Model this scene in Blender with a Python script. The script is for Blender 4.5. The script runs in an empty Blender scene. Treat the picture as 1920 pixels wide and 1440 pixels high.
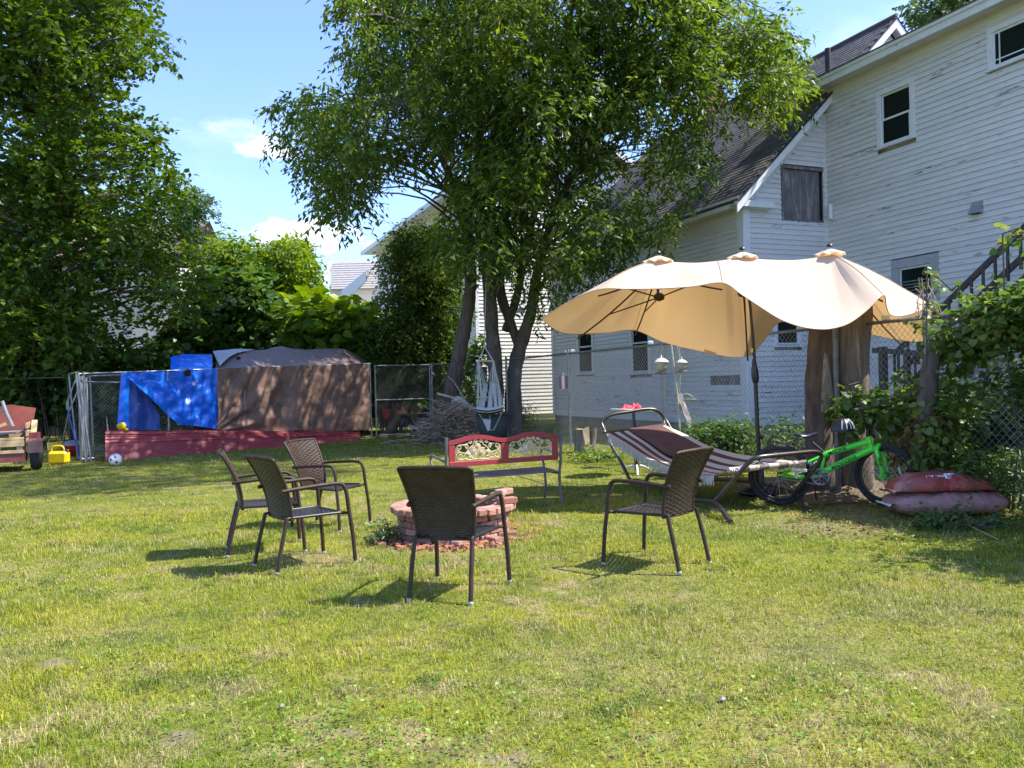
import bpy, math, random
import numpy as np
from mathutils import Vector, Matrix, noise as mnoise

# ---------------------------------------------------------------- camera, sky, sun, exposure
sc = bpy.context.scene
ROLL = math.radians(1.47)
F = 1550.0
EYE = 1.45
cam_data = bpy.data.cameras.new('camera')
cam_data.sensor_width = 36.0
cam_data.lens = 36.0 * F / 1920.0
cam_data.clip_start = 0.05
cam_data.clip_end = 2000.0
cam = bpy.data.objects.new('camera', cam_data)
sc.collection.objects.link(cam)
cam.matrix_world = Matrix.Translation((0, 0, EYE)) @ Matrix.Rotation(math.radians(90), 4, 'X') @ Matrix.Rotation(-ROLL, 4, 'Z')
sc.camera = cam

SUN_EL = math.radians(54.0)
SUN_DIR = Vector((math.cos(SUN_EL), -0.04, math.sin(SUN_EL))).normalized()   # towards the sun: screen right
world = bpy.data.worlds.new('World')
sc.world = world
world.use_nodes = True
wt = world.node_tree
wt.nodes.clear()
w_out = wt.nodes.new('ShaderNodeOutputWorld')
w_bg = wt.nodes.new('ShaderNodeBackground')
w_bg.inputs['Strength'].default_value = 0.15
sky = wt.nodes.new('ShaderNodeTexSky')
sky.sky_type = 'NISHITA'
sky.sun_disc = False
sky.sun_elevation = SUN_EL
sky.sun_rotation = math.atan2(SUN_DIR.x, SUN_DIR.y)
sky.air_density = 1.0
sky.dust_density = 0.7
sky.ozone_density = 2.0

sun_data = bpy.data.lights.new('sun', 'SUN')
sun_data.energy = 3.9
sun_data.angle = math.radians(0.6)
sun_data.color = (1.0, 0.95, 0.86)
sun = bpy.data.objects.new('sun', sun_data)
sc.collection.objects.link(sun)
sun.rotation_euler = SUN_DIR.to_track_quat('Z', 'Y').to_euler()
sun.location = (20, 0, 30)

sc.view_settings.view_transform = 'Standard'
sc.view_settings.look = 'None'
sc.view_settings.gamma = 1.0
sc.view_settings.exposure = 1.38
sc.view_settings.use_curve_mapping = False
sc.render.engine = 'CYCLES'
sc.cycles.max_bounces = 6
sc.cycles.transparent_max_bounces = 12
sc.cycles.sample_clamp_indirect = 6.0

RNG = random.Random(7)
NP = np.random.RandomState(11)
C_, S_ = math.cos(ROLL), math.sin(ROLL)

# ---------------------------------------------------------------- picture pixel -> place in the yard
def uv(px, py):
    a = (px - 960.0) / F; b = (720.0 - py) / F
    return a * C_ + b * S_, -a * S_ + b * C_
def at(px, py, d):
    u, v = uv(px, py)
    return Vector((u * d, d, EYE + v * d))
def gnd(px, py, z=0.0):
    u, v = uv(px, py)
    d = (EYE - z) / (-v)
    return Vector((u * d, d, z))

# ---------------------------------------------------------------- world shader with clouds
def wn(t, **kw):
    n = wt.nodes.new(t)
    for k, v in kw.items(): setattr(n, k, v)
    return n
wl = wt.links.new
tc = wn('ShaderNodeTexCoord')
def cloud(px, py, wx, wz, nscale, thr, soft, amp):
    u, v = uv(px, py)
    c = Vector((u, 1, v)).normalized()
    sub = wn('ShaderNodeVectorMath', operation='SUBTRACT'); wl(tc.outputs['Generated'], sub.inputs[0]); sub.inputs[1].default_value = c
    mul = wn('ShaderNodeVectorMath', operation='MULTIPLY'); wl(sub.outputs[0], mul.inputs[0]); mul.inputs[1].default_value = (1 / wx, 1 / 0.4, 1 / wz)
    ln = wn('ShaderNodeVectorMath', operation='LENGTH'); wl(mul.outputs[0], ln.inputs[0])
    nz = wn('ShaderNodeTexNoise'); nz.inputs['Scale'].default_value = nscale; nz.inputs['Detail'].default_value = 7; nz.inputs['Roughness'].default_value = 0.6
    sc2 = wn('ShaderNodeVectorMath', operation='MULTIPLY'); wl(tc.outputs['Generated'], sc2.inputs[0]); sc2.inputs[1].default_value = (1, 1, 2.2)
    wl(sc2.outputs[0], nz.inputs['Vector'])
    m1 = wn('ShaderNodeMath', operation='MULTIPLY'); wl(nz.outputs['Fac'], m1.inputs[0]); m1.inputs[1].default_value = 2.6
    m2 = wn('ShaderNodeMath', operation='SUBTRACT'); wl(m1.outputs[0], m2.inputs[0]); wl(ln.outputs['Value'], m2.inputs[1])
    mr = wn('ShaderNodeMapRange'); mr.interpolation_type = 'SMOOTHSTEP'
    wl(m2.outputs[0], mr.inputs['Value']); mr.inputs['From Min'].default_value = thr; mr.inputs['From Max'].default_value = thr + soft
    mr.inputs['To Max'].default_value = amp
    return mr.outputs['Result']
gain = wn('ShaderNodeMix', data_type='RGBA', blend_type='MULTIPLY'); gain.inputs['Factor'].default_value = 1
wl(sky.outputs['Color'], gain.inputs[6]); gain.inputs[7].default_value = (.76, .81, 1.04, 1)
cur = gain.outputs[2]
for spec in ((570, 446, .075, .022, 18, .25, .55, .95), (400, 236, .060, .020, 16, .45, .9, .55), (505, 280, .042, .014, 20, .45, .7, .75),
             (690, -10, .05, .02, 18, .3, .5, .9), (1690, 110, .13, .07, 9, .3, 1.4, .35), (480, 250, .12, .06, 11, .6, 1.4, .22)):
    m = cloud(*spec)
    mx = wn('ShaderNodeMix', data_type='RGBA')
    wl(m, mx.inputs['Factor']); wl(cur, mx.inputs[6]); mx.inputs[7].default_value = (5.0, 5.15, 5.5, 1)
    cur = mx.outputs[2]
wl(cur, w_bg.inputs['Color'])
wl(w_bg.outputs[0], w_out.inputs[0])

# ---------------------------------------------------------------- materials
MATS = {}
def nodes_of(name):
    m = bpy.data.materials.new(name); m.use_nodes = True
    nt = m.node_tree; nt.nodes.clear()
    MATS[name] = m
    return m, nt, (lambda t, **kw: _mk(nt, t, kw)), nt.links.new
def _mk(nt, t, kw):
    n = nt.nodes.new(t)
    for k, v in kw.items():
        if k.startswith('i_'):
            n.inputs[k[2:].replace('_', ' ')].default_value = v
        else: setattr(n, k, v)
    return n
def c4(c): return (c[0], c[1], c[2], 1.0)

def mat(name, c1, c2=None, scale=4.0, rough=0.7, bump=0.0, bscale=60.0, metal=0.0, stretch=(1, 1, 1), lo=.35, hi=.65,
        c3=None, s3=1.0, lo3=.5, hi3=.7, transl=0.0, tcol=None, coord='Object', objrand=0.0, island=0.0, spec=.5, coat=0.0, detail=5, gate3=0.0, bstretch=None):
    m, nt, N, L = nodes_of(name)
    out = N('ShaderNodeOutputMaterial'); bs = N('ShaderNodeBsdfPrincipled')
    bs.inputs['Roughness'].default_value = rough; bs.inputs['Metallic'].default_value = metal
    bs.inputs['Specular IOR Level'].default_value = spec; bs.inputs['Coat Weight'].default_value = coat
    if coord == 'World':
        src = N('ShaderNodeNewGeometry').outputs['Position']
    else: src = N('ShaderNodeTexCoord').outputs['Object']
    if objrand:
        oi = N('ShaderNodeObjectInfo')
        cx = N('ShaderNodeCombineXYZ'); mm = N('ShaderNodeMath', operation='MULTIPLY'); mm.inputs[1].default_value = 37.0
        L(oi.outputs['Random'], mm.inputs[0]); L(mm.outputs[0], cx.inputs[0]); L(mm.outputs[0], cx.inputs[1])
        ad = N('ShaderNodeVectorMath', operation='ADD'); L(src, ad.inputs[0]); L(cx.outputs[0], ad.inputs[1]); src2 = ad.outputs[0]
    else: src2 = src
    mp = N('ShaderNodeMapping'); mp.inputs['Scale'].default_value = stretch; L(src2, mp.inputs['Vector'])
    col = None
    if c2 is not None:
        nz = N('ShaderNodeTexNoise', i_Scale=scale, i_Detail=detail, i_Roughness=.6); L(mp.outputs[0], nz.inputs['Vector'])
        mr = N('ShaderNodeMapRange'); mr.inputs['From Min'].default_value = lo; mr.inputs['From Max'].default_value = hi; L(nz.outputs['Fac'], mr.inputs['Value'])
        mx = N('ShaderNodeMix', data_type='RGBA'); L(mr.outputs[0], mx.inputs['Factor']); mx.inputs[6].default_value = c4(c1); mx.inputs[7].default_value = c4(c2)
        col = mx.outputs[2]
    else:
        rgb = N('ShaderNodeRGB'); rgb.outputs[0].default_value = c4(c1); col = rgb.outputs[0]
    if c3 is not None:
        nz = N('ShaderNodeTexNoise', i_Scale=s3, i_Detail=6, i_Roughness=.65); 
        ad = N('ShaderNodeVectorMath', operation='ADD'); L(mp.outputs[0], ad.inputs[0]); ad.inputs[1].default_value = (13.1, 5.7, 3.3); L(ad.outputs[0], nz.inputs['Vector'])
        f3 = nz.outputs['Fac']
        if gate3:
            ng = N('ShaderNodeTexNoise', i_Scale=.42, i_Detail=3); L(src2, ng.inputs['Vector'])
            mg = N('ShaderNodeMath', operation='MULTIPLY_ADD'); L(ng.outputs['Fac'], mg.inputs[0]); mg.inputs[1].default_value = gate3; L(f3, mg.inputs[2]); f3 = mg.outputs[0]
        mr = N('ShaderNodeMapRange'); mr.inputs['From Min'].default_value = lo3; mr.inputs['From Max'].default_value = hi3; L(f3, mr.inputs['Value'])
        mx = N('ShaderNodeMix', data_type='RGBA'); L(mr.outputs[0], mx.inputs['Factor']); L(col, mx.inputs[6]); mx.inputs[7].default_value = c4(c3)
        col = mx.outputs[2]
    if objrand or island:
        if island: rnd = N('ShaderNodeNewGeometry').outputs['Random Per Island']; amt = island
        else: rnd = oi.outputs['Random']; amt = objrand
        mr = N('ShaderNodeMapRange'); mr.inputs['To Min'].default_value = 1 - amt; mr.inputs['To Max'].default_value = 1 + amt; L(rnd, mr.inputs['Value'])
        hs = N('ShaderNodeHueSaturation'); L(mr.outputs[0], hs.inputs['Value']); L(col, hs.inputs['Color']); col = hs.outputs[0]
    L(col, bs.inputs['Base Color'])
    if bump:
        nz = N('ShaderNodeTexNoise', i_Scale=bscale, i_Detail=5, i_Roughness=.6)
        if bstretch:
            mp2 = N('ShaderNodeMapping'); mp2.inputs['Scale'].default_value = bstretch; L(src2, mp2.inputs['Vector']); L(mp2.outputs[0], nz.inputs['Vector'])
        else: L(mp.outputs[0], nz.inputs['Vector'])
        bp = N('ShaderNodeBump'); bp.inputs['Strength'].default_value = min(1, bump); bp.inputs['Distance'].default_value = 0.02
        L(nz.outputs['Fac'], bp.inputs['Height']); L(bp.outputs[0], bs.inputs['Normal'])
    if transl:
        tr = N('ShaderNodeBsdfTranslucent')
        if tcol: tr.inputs[0].default_value = c4(tcol)
        else: L(col, tr.inputs[0])
        ms = N('ShaderNodeMixShader'); ms.inputs[0].default_value = transl
        L(bs.outputs[0], ms.inputs[1]); L(tr.outputs[0], ms.inputs[2]); L(ms.outputs[0], out.inputs[0])
    else: L(bs.outputs[0], out.inputs[0])
    return m

def leafmat(name, dark, mid, light, tr=.35, rough=.45, nscale=.5, yellow=None):
    """leaf: colour by leaf (random per island) and by clump (low noise), part translucent"""
    m, nt, N, L = nodes_of(name)
    out = N('ShaderNodeOutputMaterial'); bs = N('ShaderNodeBsdfPrincipled'); bs.inputs['Roughness'].default_value = rough
    bs.inputs['Specular IOR Level'].default_value = .35
    g = N('ShaderNodeNewGeometry')
    nz = N('ShaderNodeTexNoise', i_Scale=nscale, i_Detail=3); L(g.outputs['Position'], nz.inputs['Vector'])
    a = N('ShaderNodeMath', operation='MULTIPLY_ADD'); L(g.outputs['Random Per Island'], a.inputs[0]); a.inputs[1].default_value = .55
    b = N('ShaderNodeMath', operation='SUBTRACT'); L(nz.outputs['Fac'], b.inputs[0]); b.inputs[1].default_value = .28; L(b.outputs[0], a.inputs[2])
    cr = N('ShaderNodeValToRGB'); e = cr.color_ramp.elements
    e[0].position = .1; e[0].color = c4(dark); e[1].position = .85; e[1].color = c4(light)
    k = e.new(.5); k.color = c4(mid)
    if yellow: k = e.new(1.0); k.color = c4(yellow)
    L(a.outputs[0], cr.inputs[0]); L(cr.outputs[0], bs.inputs['Base Color'])
    tr_ = N('ShaderNodeBsdfTranslucent')
    hs = N('ShaderNodeHueSaturation'); hs.inputs['Value'].default_value = 1.5; hs.inputs['Saturation'].default_value = 1.15; hs.inputs['Hue'].default_value = .485
    L(cr.outputs[0], hs.inputs['Color']); L(hs.outputs[0], tr_.inputs[0])
    ms = N('ShaderNodeMixShader'); ms.inputs[0].default_value = tr; L(bs.outputs[0], ms.inputs[1]); L(tr_.outputs[0], ms.inputs[2]); L(ms.outputs[0], out.inputs[0])
    return m

# ---------------------------------------------------------------- mesh collecting
class MB:
    def __init__(s): s.v = []; s.f = []; s.sm = []
    def add(s, vs, fs, smooth=False):
        o = len(s.v); s.v.extend([tuple(p) for p in vs])
        for f in fs: s.f.append(tuple(i + o for i in f)); s.sm.append(smooth)
        return s
    def box(s, c, size, R=None):
        c = Vector(c); hx, hy, hz = size[0] / 2, size[1] / 2, size[2] / 2
        vs = [Vector((x * hx, y * hy, z * hz)) for x in (-1, 1) for y in (-1, 1) for z in (-1, 1)]
        if R is not None: vs = [R @ v for v in vs]
        return s.add([c + v for v in vs], [(0, 1, 3, 2), (4, 6, 7, 5), (0, 4, 5, 1), (2, 3, 7, 6), (0, 2, 6, 4), (1, 5, 7, 3)])
    def bbox(s, c, size, b=.006, R=None):
        """box with chamfered edges"""
        c = Vector(c); h = [size[0] / 2, size[1] / 2, size[2] / 2]; b = min(b, min(h) * .8)
        vs = []; idx = {}
        for ax in range(3):
            for sx in (-1, 1):
                for sy in (-1, 1):
                    for sz in (-1, 1):
                        sg = (sx, sy, sz)
                        v = Vector([sg[i] * (h[i] - (0 if i == ax else b)) for i in range(3)])
                        idx[(ax, sx, sy, sz)] = len(vs); vs.append(R @ v if R is not None else v)
        fs = []
        for ax in range(3):
            o = [i for i in range(3) if i != ax]
            for sg in (-1, 1):
                q = []
                for a, bb in ((-1, -1), (1, -1), (1, 1), (-1, 1)):
                    k = [0, 0, 0]; k[ax] = sg; k[o[0]] = a; k[o[1]] = bb; q.append(idx[(ax, *k)])
                fs.append(q)
        for ax in range(3):
            o = [i for i in range(3) if i != ax]
            for a in (-1, 1):
                for bb in (-1, 1):
                    def key(f, e):
                        k = [0, 0, 0]; k[ax] = e; k[o[0]] = a; k[o[1]] = bb; return idx[(f, *k)]
                    fs.append([key(o[0], -1), key(o[0], 1), key(o[1], 1), key(o[1], -1)])
        for sx in (-1, 1):
            for sy in (-1, 1):
                for sz in (-1, 1): fs.append([idx[(0, sx, sy, sz)], idx[(1, sx, sy, sz)], idx[(2, sx, sy, sz)]])
        return s.add([c + v for v in vs], fs)
    def bar(s, a, b, w, h=None, up=(0, 0, 1)):
        """rectangular bar from a to b, w sideways, h along up"""
        a = Vector(a); b = Vector(b); h = h or w; d = (b - a); L = d.length; d.normalize()
        up = Vector(up); side = d.cross(up)
        if side.length < 1e-4: side = d.cross(Vector((1, 0, 0)))
        side.normalize(); up = side.cross(d)
        R = Matrix((side, d, up)).transposed()
        return s.box((a + b) / 2, (w, L, h), R)
    def tube(s, pts, r, n=8, caps=True, smooth=True):
        pts = [Vector(p) for p in pts]; m = len(pts)
        if not hasattr(r, '__len__'): r = [r] * m
        t0 = (pts[1] - pts[0]).normalized()
        x = t0.cross(Vector((0, 0, 1)))
        if x.length < .05: x = t0.cross(Vector((1, 0, 0)))
        x.normalize(); vs = []
        for i, p in enumerate(pts):
            t = (pts[min(i + 1, m - 1)] - pts[max(i - 1, 0)])
            if t.length < 1e-9: t = t0
            t.normalize(); x = (x - t * x.dot(t))
            if x.length < 1e-6: x = t.orthogonal()
            x.normalize(); y = t.cross(x)
            for k in range(n):
                a = 2 * math.pi * k / n
                vs.append(p + (x * math.cos(a) + y * math.sin(a)) * r[i])
        fs = [(i * n + k, i * n + (k + 1) % n, (i + 1) * n + (k + 1) % n, (i + 1) * n + k) for i in range(m - 1) for k in range(n)]
        s.add(vs, fs, smooth)
        if caps:
            s.add(vs[:n], [tuple(range(n - 1, -1, -1))]); s.add(vs[-n:], [tuple(range(n))])
        return s
    def lathe(s, c, prof, n=16, axis=(0, 0, 1), smooth=True, closed=False):
        """prof: (radius, height) list along axis from c"""
        c = Vector(c); ax = Vector(axis).normalized(); x = ax.orthogonal().normalized(); y = ax.cross(x)
        vs = [c + ax * h + (x * math.cos(2 * math.pi * k / n) + y * math.sin(2 * math.pi * k / n)) * r for r, h in prof for k in range(n)]
        m = len(prof)
        rng = range(m if closed else m - 1)
        fs = [(i * n + k, i * n + (k + 1) % n, ((i + 1) % m) * n + (k + 1) % n, ((i + 1) % m) * n + k) for i in rng for k in range(n)]
        return s.add(vs, fs, smooth)
    def grid(s, P, smooth=True):
        """P: rows of points"""
        r, c = len(P), len(P[0])
        vs = [p for row in P for p in row]
        return s.add(vs, [(i * c + j, i * c + j + 1, (i + 1) * c + j + 1, (i + 1) * c + j) for i in range(r - 1) for j in range(c - 1)], smooth)
    def poly(s, pts, thick=None, nrm=None):
        """flat polygon, extruded by thick along nrm"""
        pts = [Vector(p) for p in pts]; n = len(pts)
        if not thick: return s.add(pts, [tuple(range(n))])
        nrm = Vector(nrm).normalized() * thick
        vs = pts + [p + nrm for p in pts]
        return s.add(vs, [tuple(range(n - 1, -1, -1)), tuple(range(n, 2 * n))] + [(i, (i + 1) % n, (i + 1) % n + n, i + n) for i in range(n)])
    def mesh(s, name):
        me = bpy.data.meshes.new(name); me.from_pydata(s.v, [], s.f); 
        if len(s.f): me.polygons.foreach_set('use_smooth', s.sm)
        me.update()
        return me
    def build(s, name, m, parent=None, kind=None, label=None):
        me = s.mesh(name); me.materials.append(MATS[m] if isinstance(m, str) else m)
        return link(name, me, parent, kind, label)
def link(name, me, parent=None, kind=None, label=None):
    o = bpy.data.objects.new(name, me); sc.collection.objects.link(o)
    if parent is not None:
        o.parent = parent; pm = world_of(parent); o.matrix_basis = pm.inverted()
    if kind: o['kind'] = kind
    if label: o['label'] = label
    return o
def world_of(o):
    m = o.matrix_basis.copy()
    while o.parent is not None:
        o = o.parent; m = o.matrix_basis @ m
    return m
def tag(o, label, cat, group=None, kind=None):
    o['label'] = label; o['category'] = cat
    if group: o['group'] = group
    if kind: o['kind'] = kind
    return o
def thing(name, label, cat, loc=(0, 0, 0), rotz=0.0, group=None):
    o = bpy.data.objects.new(name, None); sc.collection.objects.link(o)
    o.location = loc; o.rotation_euler = (0, 0, rotz)
    o.matrix_basis = Matrix.Translation(Vector(loc)) @ Matrix.Rotation(rotz, 4, 'Z')
    o.empty_display_size = .2
    return tag(o, label, cat, group)
def local(o, parent):
    """o was built in parent's own coordinates"""
    o.matrix_basis = Matrix.Identity(4); return o
def dup(root, M, label, group=None):
    r = root.copy(); sc.collection.objects.link(r); r.matrix_basis = M; r['label'] = label
    if group: r['group'] = group
    for ch in list(root.children):
        c = ch.copy(); sc.collection.objects.link(c); c.parent = r
        for g in list(ch.children):
            d = g.copy(); sc.collection.objects.link(d); d.parent = c
    return r
def np_mesh(name, V, T, m, parent=None, kind=None, smooth=False):
    """V (n,3) floats, T (k,3) ints"""
    me = bpy.data.meshes.new(name)
    me.vertices.add(len(V)); me.vertices.foreach_set('co', np.ascontiguousarray(V, dtype=np.float32).ravel())
    k = len(T)
    me.loops.add(k * 3); me.loops.foreach_set('vertex_index', np.ascontiguousarray(T, dtype=np.int32).ravel())
    me.polygons.add(k); me.polygons.foreach_set('loop_start', np.arange(0, k * 3, 3, dtype=np.int32))
    me.polygons.foreach_set('loop_total', np.full(k, 3, dtype=np.int32))
    if smooth: me.polygons.foreach_set('use_smooth', np.ones(k, dtype=bool))
    me.update(calc_edges=True); me.materials.append(MATS[m] if isinstance(m, str) else m)
    return link(name, me, parent, kind)
def unit(a): return a / np.maximum(np.linalg.norm(a, axis=-1, keepdims=True), 1e-9)
def spline(pts, n=6):
    """Catmull-Rom through points"""
    pts = [Vector(p) for p in pts]; out = []
    for i in range(len(pts) - 1):
        p0 = pts[max(i - 1, 0)]; p1 = pts[i]; p2 = pts[i + 1]; p3 = pts[min(i + 2, len(pts) - 1)]
        for k in range(n):
            t = k / n
            out.append(.5 * ((2 * p1) + (p2 - p0) * t + (2 * p0 - 5 * p1 + 4 * p2 - p3) * t * t + (3 * p1 - p0 - 3 * p2 + p3) * t ** 3))
    out.append(pts[-1]); return out
def lerp(a, b, t): return a + (b - a) * t
def fbm(x, y, z=0.0, s=1.0, oc=3): return mnoise.fractal(Vector((x * s, y * s, z * s)), 1.0, 2.0, oc)

# ---------------------------------------------------------------- material list
mat('paint_white', (.70, .695, .675), (.62, .615, .605), scale=3, rough=.6, c3=(.30, .285, .265), s3=2.6, lo3=1.035, hi3=1.07, gate3=.72, stretch=(.8, .8, 6), coord='World', bump=.25, bscale=30, objrand=.05)
mat('paint_trim', (.74, .76, .76), (.66, .68, .69), scale=5, rough=.55, c3=(.36, .38, .33), s3=6, lo3=.66, hi3=.7, coord='World', bump=.2, bscale=60)
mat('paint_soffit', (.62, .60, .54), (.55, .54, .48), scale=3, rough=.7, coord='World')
mat('trim_grey', (.33, .35, .37), (.42, .44, .45), scale=6, rough=.7, coord='World', c3=(.6, .6, .6), s3=9, lo3=.68, hi3=.7)
mat('vinyl', (.74, .71, .66), (.68, .66, .62), scale=2, rough=.45, coord='World', objrand=.03)
mat('shingle', (.075, .070, .072), (.13, .12, .12), scale=6, rough=.95, bump=.5, bscale=200, coord='World', objrand=.25, island=0)
mat('shingle_stuff', (.075, .070, .072), (.13, .12, .12), scale=6, rough=.95, bump=.5, bscale=200, coord='World', island=.25)
mat('shingle_grey', (.26, .25, .24), (.33, .31, .30), scale=6, rough=.95, coord='World', island=.15)
mat('shingle_brown', (.12, .085, .085), (.16, .12, .11), scale=5, rough=.9, coord='World', objrand=.15)
mat('roof_dark', (.04, .04, .045), rough=.9)
mat('old_wood', (.19, .175, .18), (.11, .095, .10), scale=3, rough=.85, c3=(.30, .28, .27), s3=2.5, lo3=.5, hi3=.62, stretch=(4, 4, .6), coord='World', bump=.4, bscale=30)
mat('stair_wood', (.050, .042, .038), (.085, .070, .062), scale=4, rough=.8, stretch=(3, 3, .6), coord='World', bump=.3)
mat('stone', (.20, .185, .165), (.30, .28, .25), scale=8, rough=.9, bump=.5, bscale=30, coord='World')
mat('brick_wall', (.28, .13, .09), (.36, .19, .13), scale=8, rough=.9, bump=.4, coord='World')
mat('black_gap', (.012, .012, .012), rough=.9)
mat('vent_metal', (.35, .36, .37), (.28, .29, .3), scale=8, rough=.5, metal=.3)
def glass_mat():
    m, nt, N, L = nodes_of('glass_dark')
    out = N('ShaderNodeOutputMaterial'); bs = N('ShaderNodeBsdfPrincipled')
    bs.inputs['Base Color'].default_value = (.012, .018, .016, 1); bs.inputs['Roughness'].default_value = .08; bs.inputs['Specular IOR Level'].default_value = .12
    L(bs.outputs[0], out.inputs[0])
glass_mat()
mat('screen_dark', (.012, .015, .015), rough=.9, spec=.05)
mat('blind', (.10, .14, .12), (.14, .18, .15), scale=3, rough=.6)
mat('galvanised', (.27, .285, .29), (.19, .205, .21), scale=10, rough=.42, metal=.75, bump=.1)
mat('wire', (.34, .35, .35), (.24, .25, .25), scale=5, rough=.5, metal=.5, coord='World')
mat('soil', (.115, .085, .055), (.18, .14, .09), scale=5, rough=1, bump=.6, bscale=25, coord='World', c3=(.05, .06, .02), s3=2, lo3=.5, hi3=.7)
mat('bark', (.075, .056, .043), (.14, .11, .088), scale=9, rough=.95, bump=1.0, bscale=16, stretch=(1.5, 1.5, .35), coord='World', c3=(.25, .26, .2), s3=3, lo3=.6, hi3=.75)
mat('bark_red', (.065, .045, .036), (.135, .10, .078), scale=9, rough=.95, bump=.9, bscale=16, stretch=(1.5, 1.5, .35), coord='World')
mat('dead_wood', (.20, .165, .13), (.10, .08, .062), scale=7, rough=.85, bump=.7, bscale=26, stretch=(3, 3, .25), coord='World', c3=(.36, .30, .24), s3=5, lo3=.55, hi3=.7)
mat('cut_wood', (.52, .38, .22), (.62, .48, .3), scale=14, rough=.8, bump=.3)
mat('branch_wood', (.085, .07, .055), (.13, .11, .085), scale=9, rough=.95, coord='World')
mat('stick', (.28, .20, .14), (.48, .37, .27), scale=4, rough=.9, coord='World', island=.45)
leafmat('leaf_elder', (.032, .070, .014), (.092, .152, .026), (.200, .275, .045), tr=.46, yellow=(.19, .24, .04))
leafmat('leaf_maple', (.026, .065, .010), (.070, .130, .018), (.145, .220, .028), tr=.38)
leafmat('leaf_bright', (.07, .14, .018), (.15, .24, .03), (.25, .34, .045), tr=.4, yellow=(.26, .33, .07))
leafmat('leaf_vine', (.025, .070, .015), (.065, .135, .028), (.13, .21, .04), tr=.3, nscale=1.2)
leafmat('leaf_vine_light', (.05, .11, .02), (.11, .19, .04), (.22, .27, .07), tr=.4, nscale=2, yellow=(.3, .22, .1))
leafmat('leaf_clover', (.10, .19, .025), (.16, .27, .035), (.24, .34, .06), tr=.3, nscale=2)
leafmat('leaf_dry', (.12, .06, .03), (.20, .11, .05), (.30, .18, .08), tr=.25, nscale=2)
leafmat('leaf_far', (.025, .06, .018), (.05, .10, .03), (.09, .15, .045), tr=.3)
mat('wicker', (.030, .017, .010), (.050, .031, .020), scale=14, rough=.45, spec=.35, bump=.25, bscale=150, coord='Object')
mat('wicker_seat', (.018, .015, .016), (.028, .024, .025), scale=14, rough=.38, spec=.5)
mat('foot_cap', (.42, .42, .41), rough=.5)
mat('brick', (.29, .12, .082), (.40, .22, .165), scale=5, rough=.9, bump=.5, bscale=60, objrand=.28, c3=(.55, .48, .42), s3=5, lo3=.56, hi3=.68)
mat('brick_bits', (.30, .10, .06), (.42, .18, .11), scale=9, rough=.95, bump=.5, coord='World', island=.35)
mat('ash', (.05, .045, .04), (.10, .09, .085), scale=9, rough=1, coord='World')
mat('bench_red', (.34, .030, .040), (.28, .026, .034), scale=5, rough=.5, bump=.15, bscale=50)
mat('bench_gold', (.62, .50, .27), (.54, .42, .22), scale=14, rough=.5, c3=(.68, .60, .42), s3=20, lo3=.5, hi3=.6)
mat('bench_iron', (.17, .17, .17), (.11, .10, .10), scale=9, rough=.5, metal=.3)
mat('bench_slat', (.13, .10, .10), (.18, .15, .14), scale=5, rough=.7, bump=.2)
def canvas():
    m, nt, N, L = nodes_of('canvas')
    out = N('ShaderNodeOutputMaterial'); d = N('ShaderNodeBsdfDiffuse'); t = N('ShaderNodeBsdfTranslucent')
    g = N('ShaderNodeNewGeometry'); nz = N('ShaderNodeTexNoise', i_Scale=1.6, i_Detail=5); L(g.outputs['Position'], nz.inputs['Vector'])
    mx = N('ShaderNodeMix', data_type='RGBA'); L(nz.outputs['Fac'], mx.inputs['Factor']); mx.inputs[6].default_value = (.66, .54, .405, 1); mx.inputs[7].default_value = (.72, .60, .47, 1)
    L(mx.outputs[2], d.inputs[0]); t.inputs[0].default_value = (.60, .36, .155, 1)
    nz2 = N('ShaderNodeTexNoise', i_Scale=260.0, i_Detail=2); L(g.outputs['Position'], nz2.inputs['Vector'])
    bp = N('ShaderNodeBump'); bp.inputs['Strength'].default_value = .12; bp.inputs['Distance'].default_value = .003; L(nz2.outputs['Fac'], bp.inputs['Height']); L(bp.outputs[0], d.inputs['Normal'])
    ms = N('ShaderNodeMixShader'); ms.inputs[0].default_value = .31
    L(d.outputs[0], ms.inputs[1]); L(t.outputs[0], ms.inputs[2]); L(ms.outputs[0], out.inputs[0])
canvas()
mat('pole_black', (.022, .018, .018), rough=.35, spec=.5)
mat('rib_brown', (.045, .018, .016), rough=.4)
mat('yellow_tag', (.75, .62, .02), rough=.5)
def stripes(name, a, b, axis, n, lo=.5):
    m, nt, N, L = nodes_of(name)
    out = N('ShaderNodeOutputMaterial'); bs = N('ShaderNodeBsdfPrincipled'); bs.inputs['Roughness'].default_value = .85
    uvn = N('ShaderNodeUVMap'); sp = N('ShaderNodeSeparateXYZ'); L(uvn.outputs[0], sp.inputs[0])
    mu = N('ShaderNodeMath', operation='MULTIPLY'); L(sp.outputs[axis], mu.inputs[0]); mu.inputs[1].default_value = n
    fr = N('ShaderNodeMath', operation='FRACT'); L(mu.outputs[0], fr.inputs[0])
    gt = N('ShaderNodeMath', operation='GREATER_THAN'); L(fr.outputs[0], gt.inputs[0]); gt.inputs[1].default_value = lo
    mx = N('ShaderNodeMix', data_type='RGBA'); L(gt.outputs[0], mx.inputs['Factor']); mx.inputs[6].default_value = c4(a); mx.inputs[7].default_value = c4(b)
    L(mx.outputs[2], bs.inputs['Base Color'])
    nz = N('ShaderNodeTexNoise', i_Scale=180.0); tcx = N('ShaderNodeTexCoord'); L(tcx.outputs['Object'], nz.inputs['Vector'])
    bp = N('ShaderNodeBump'); bp.inputs['Strength'].default_value = .3; bp.inputs['Distance'].default_value = .004; L(nz.outputs['Fac'], bp.inputs['Height']); L(bp.outputs[0], bs.inputs['Normal'])
    L(bs.outputs[0], out.inputs[0])
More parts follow.
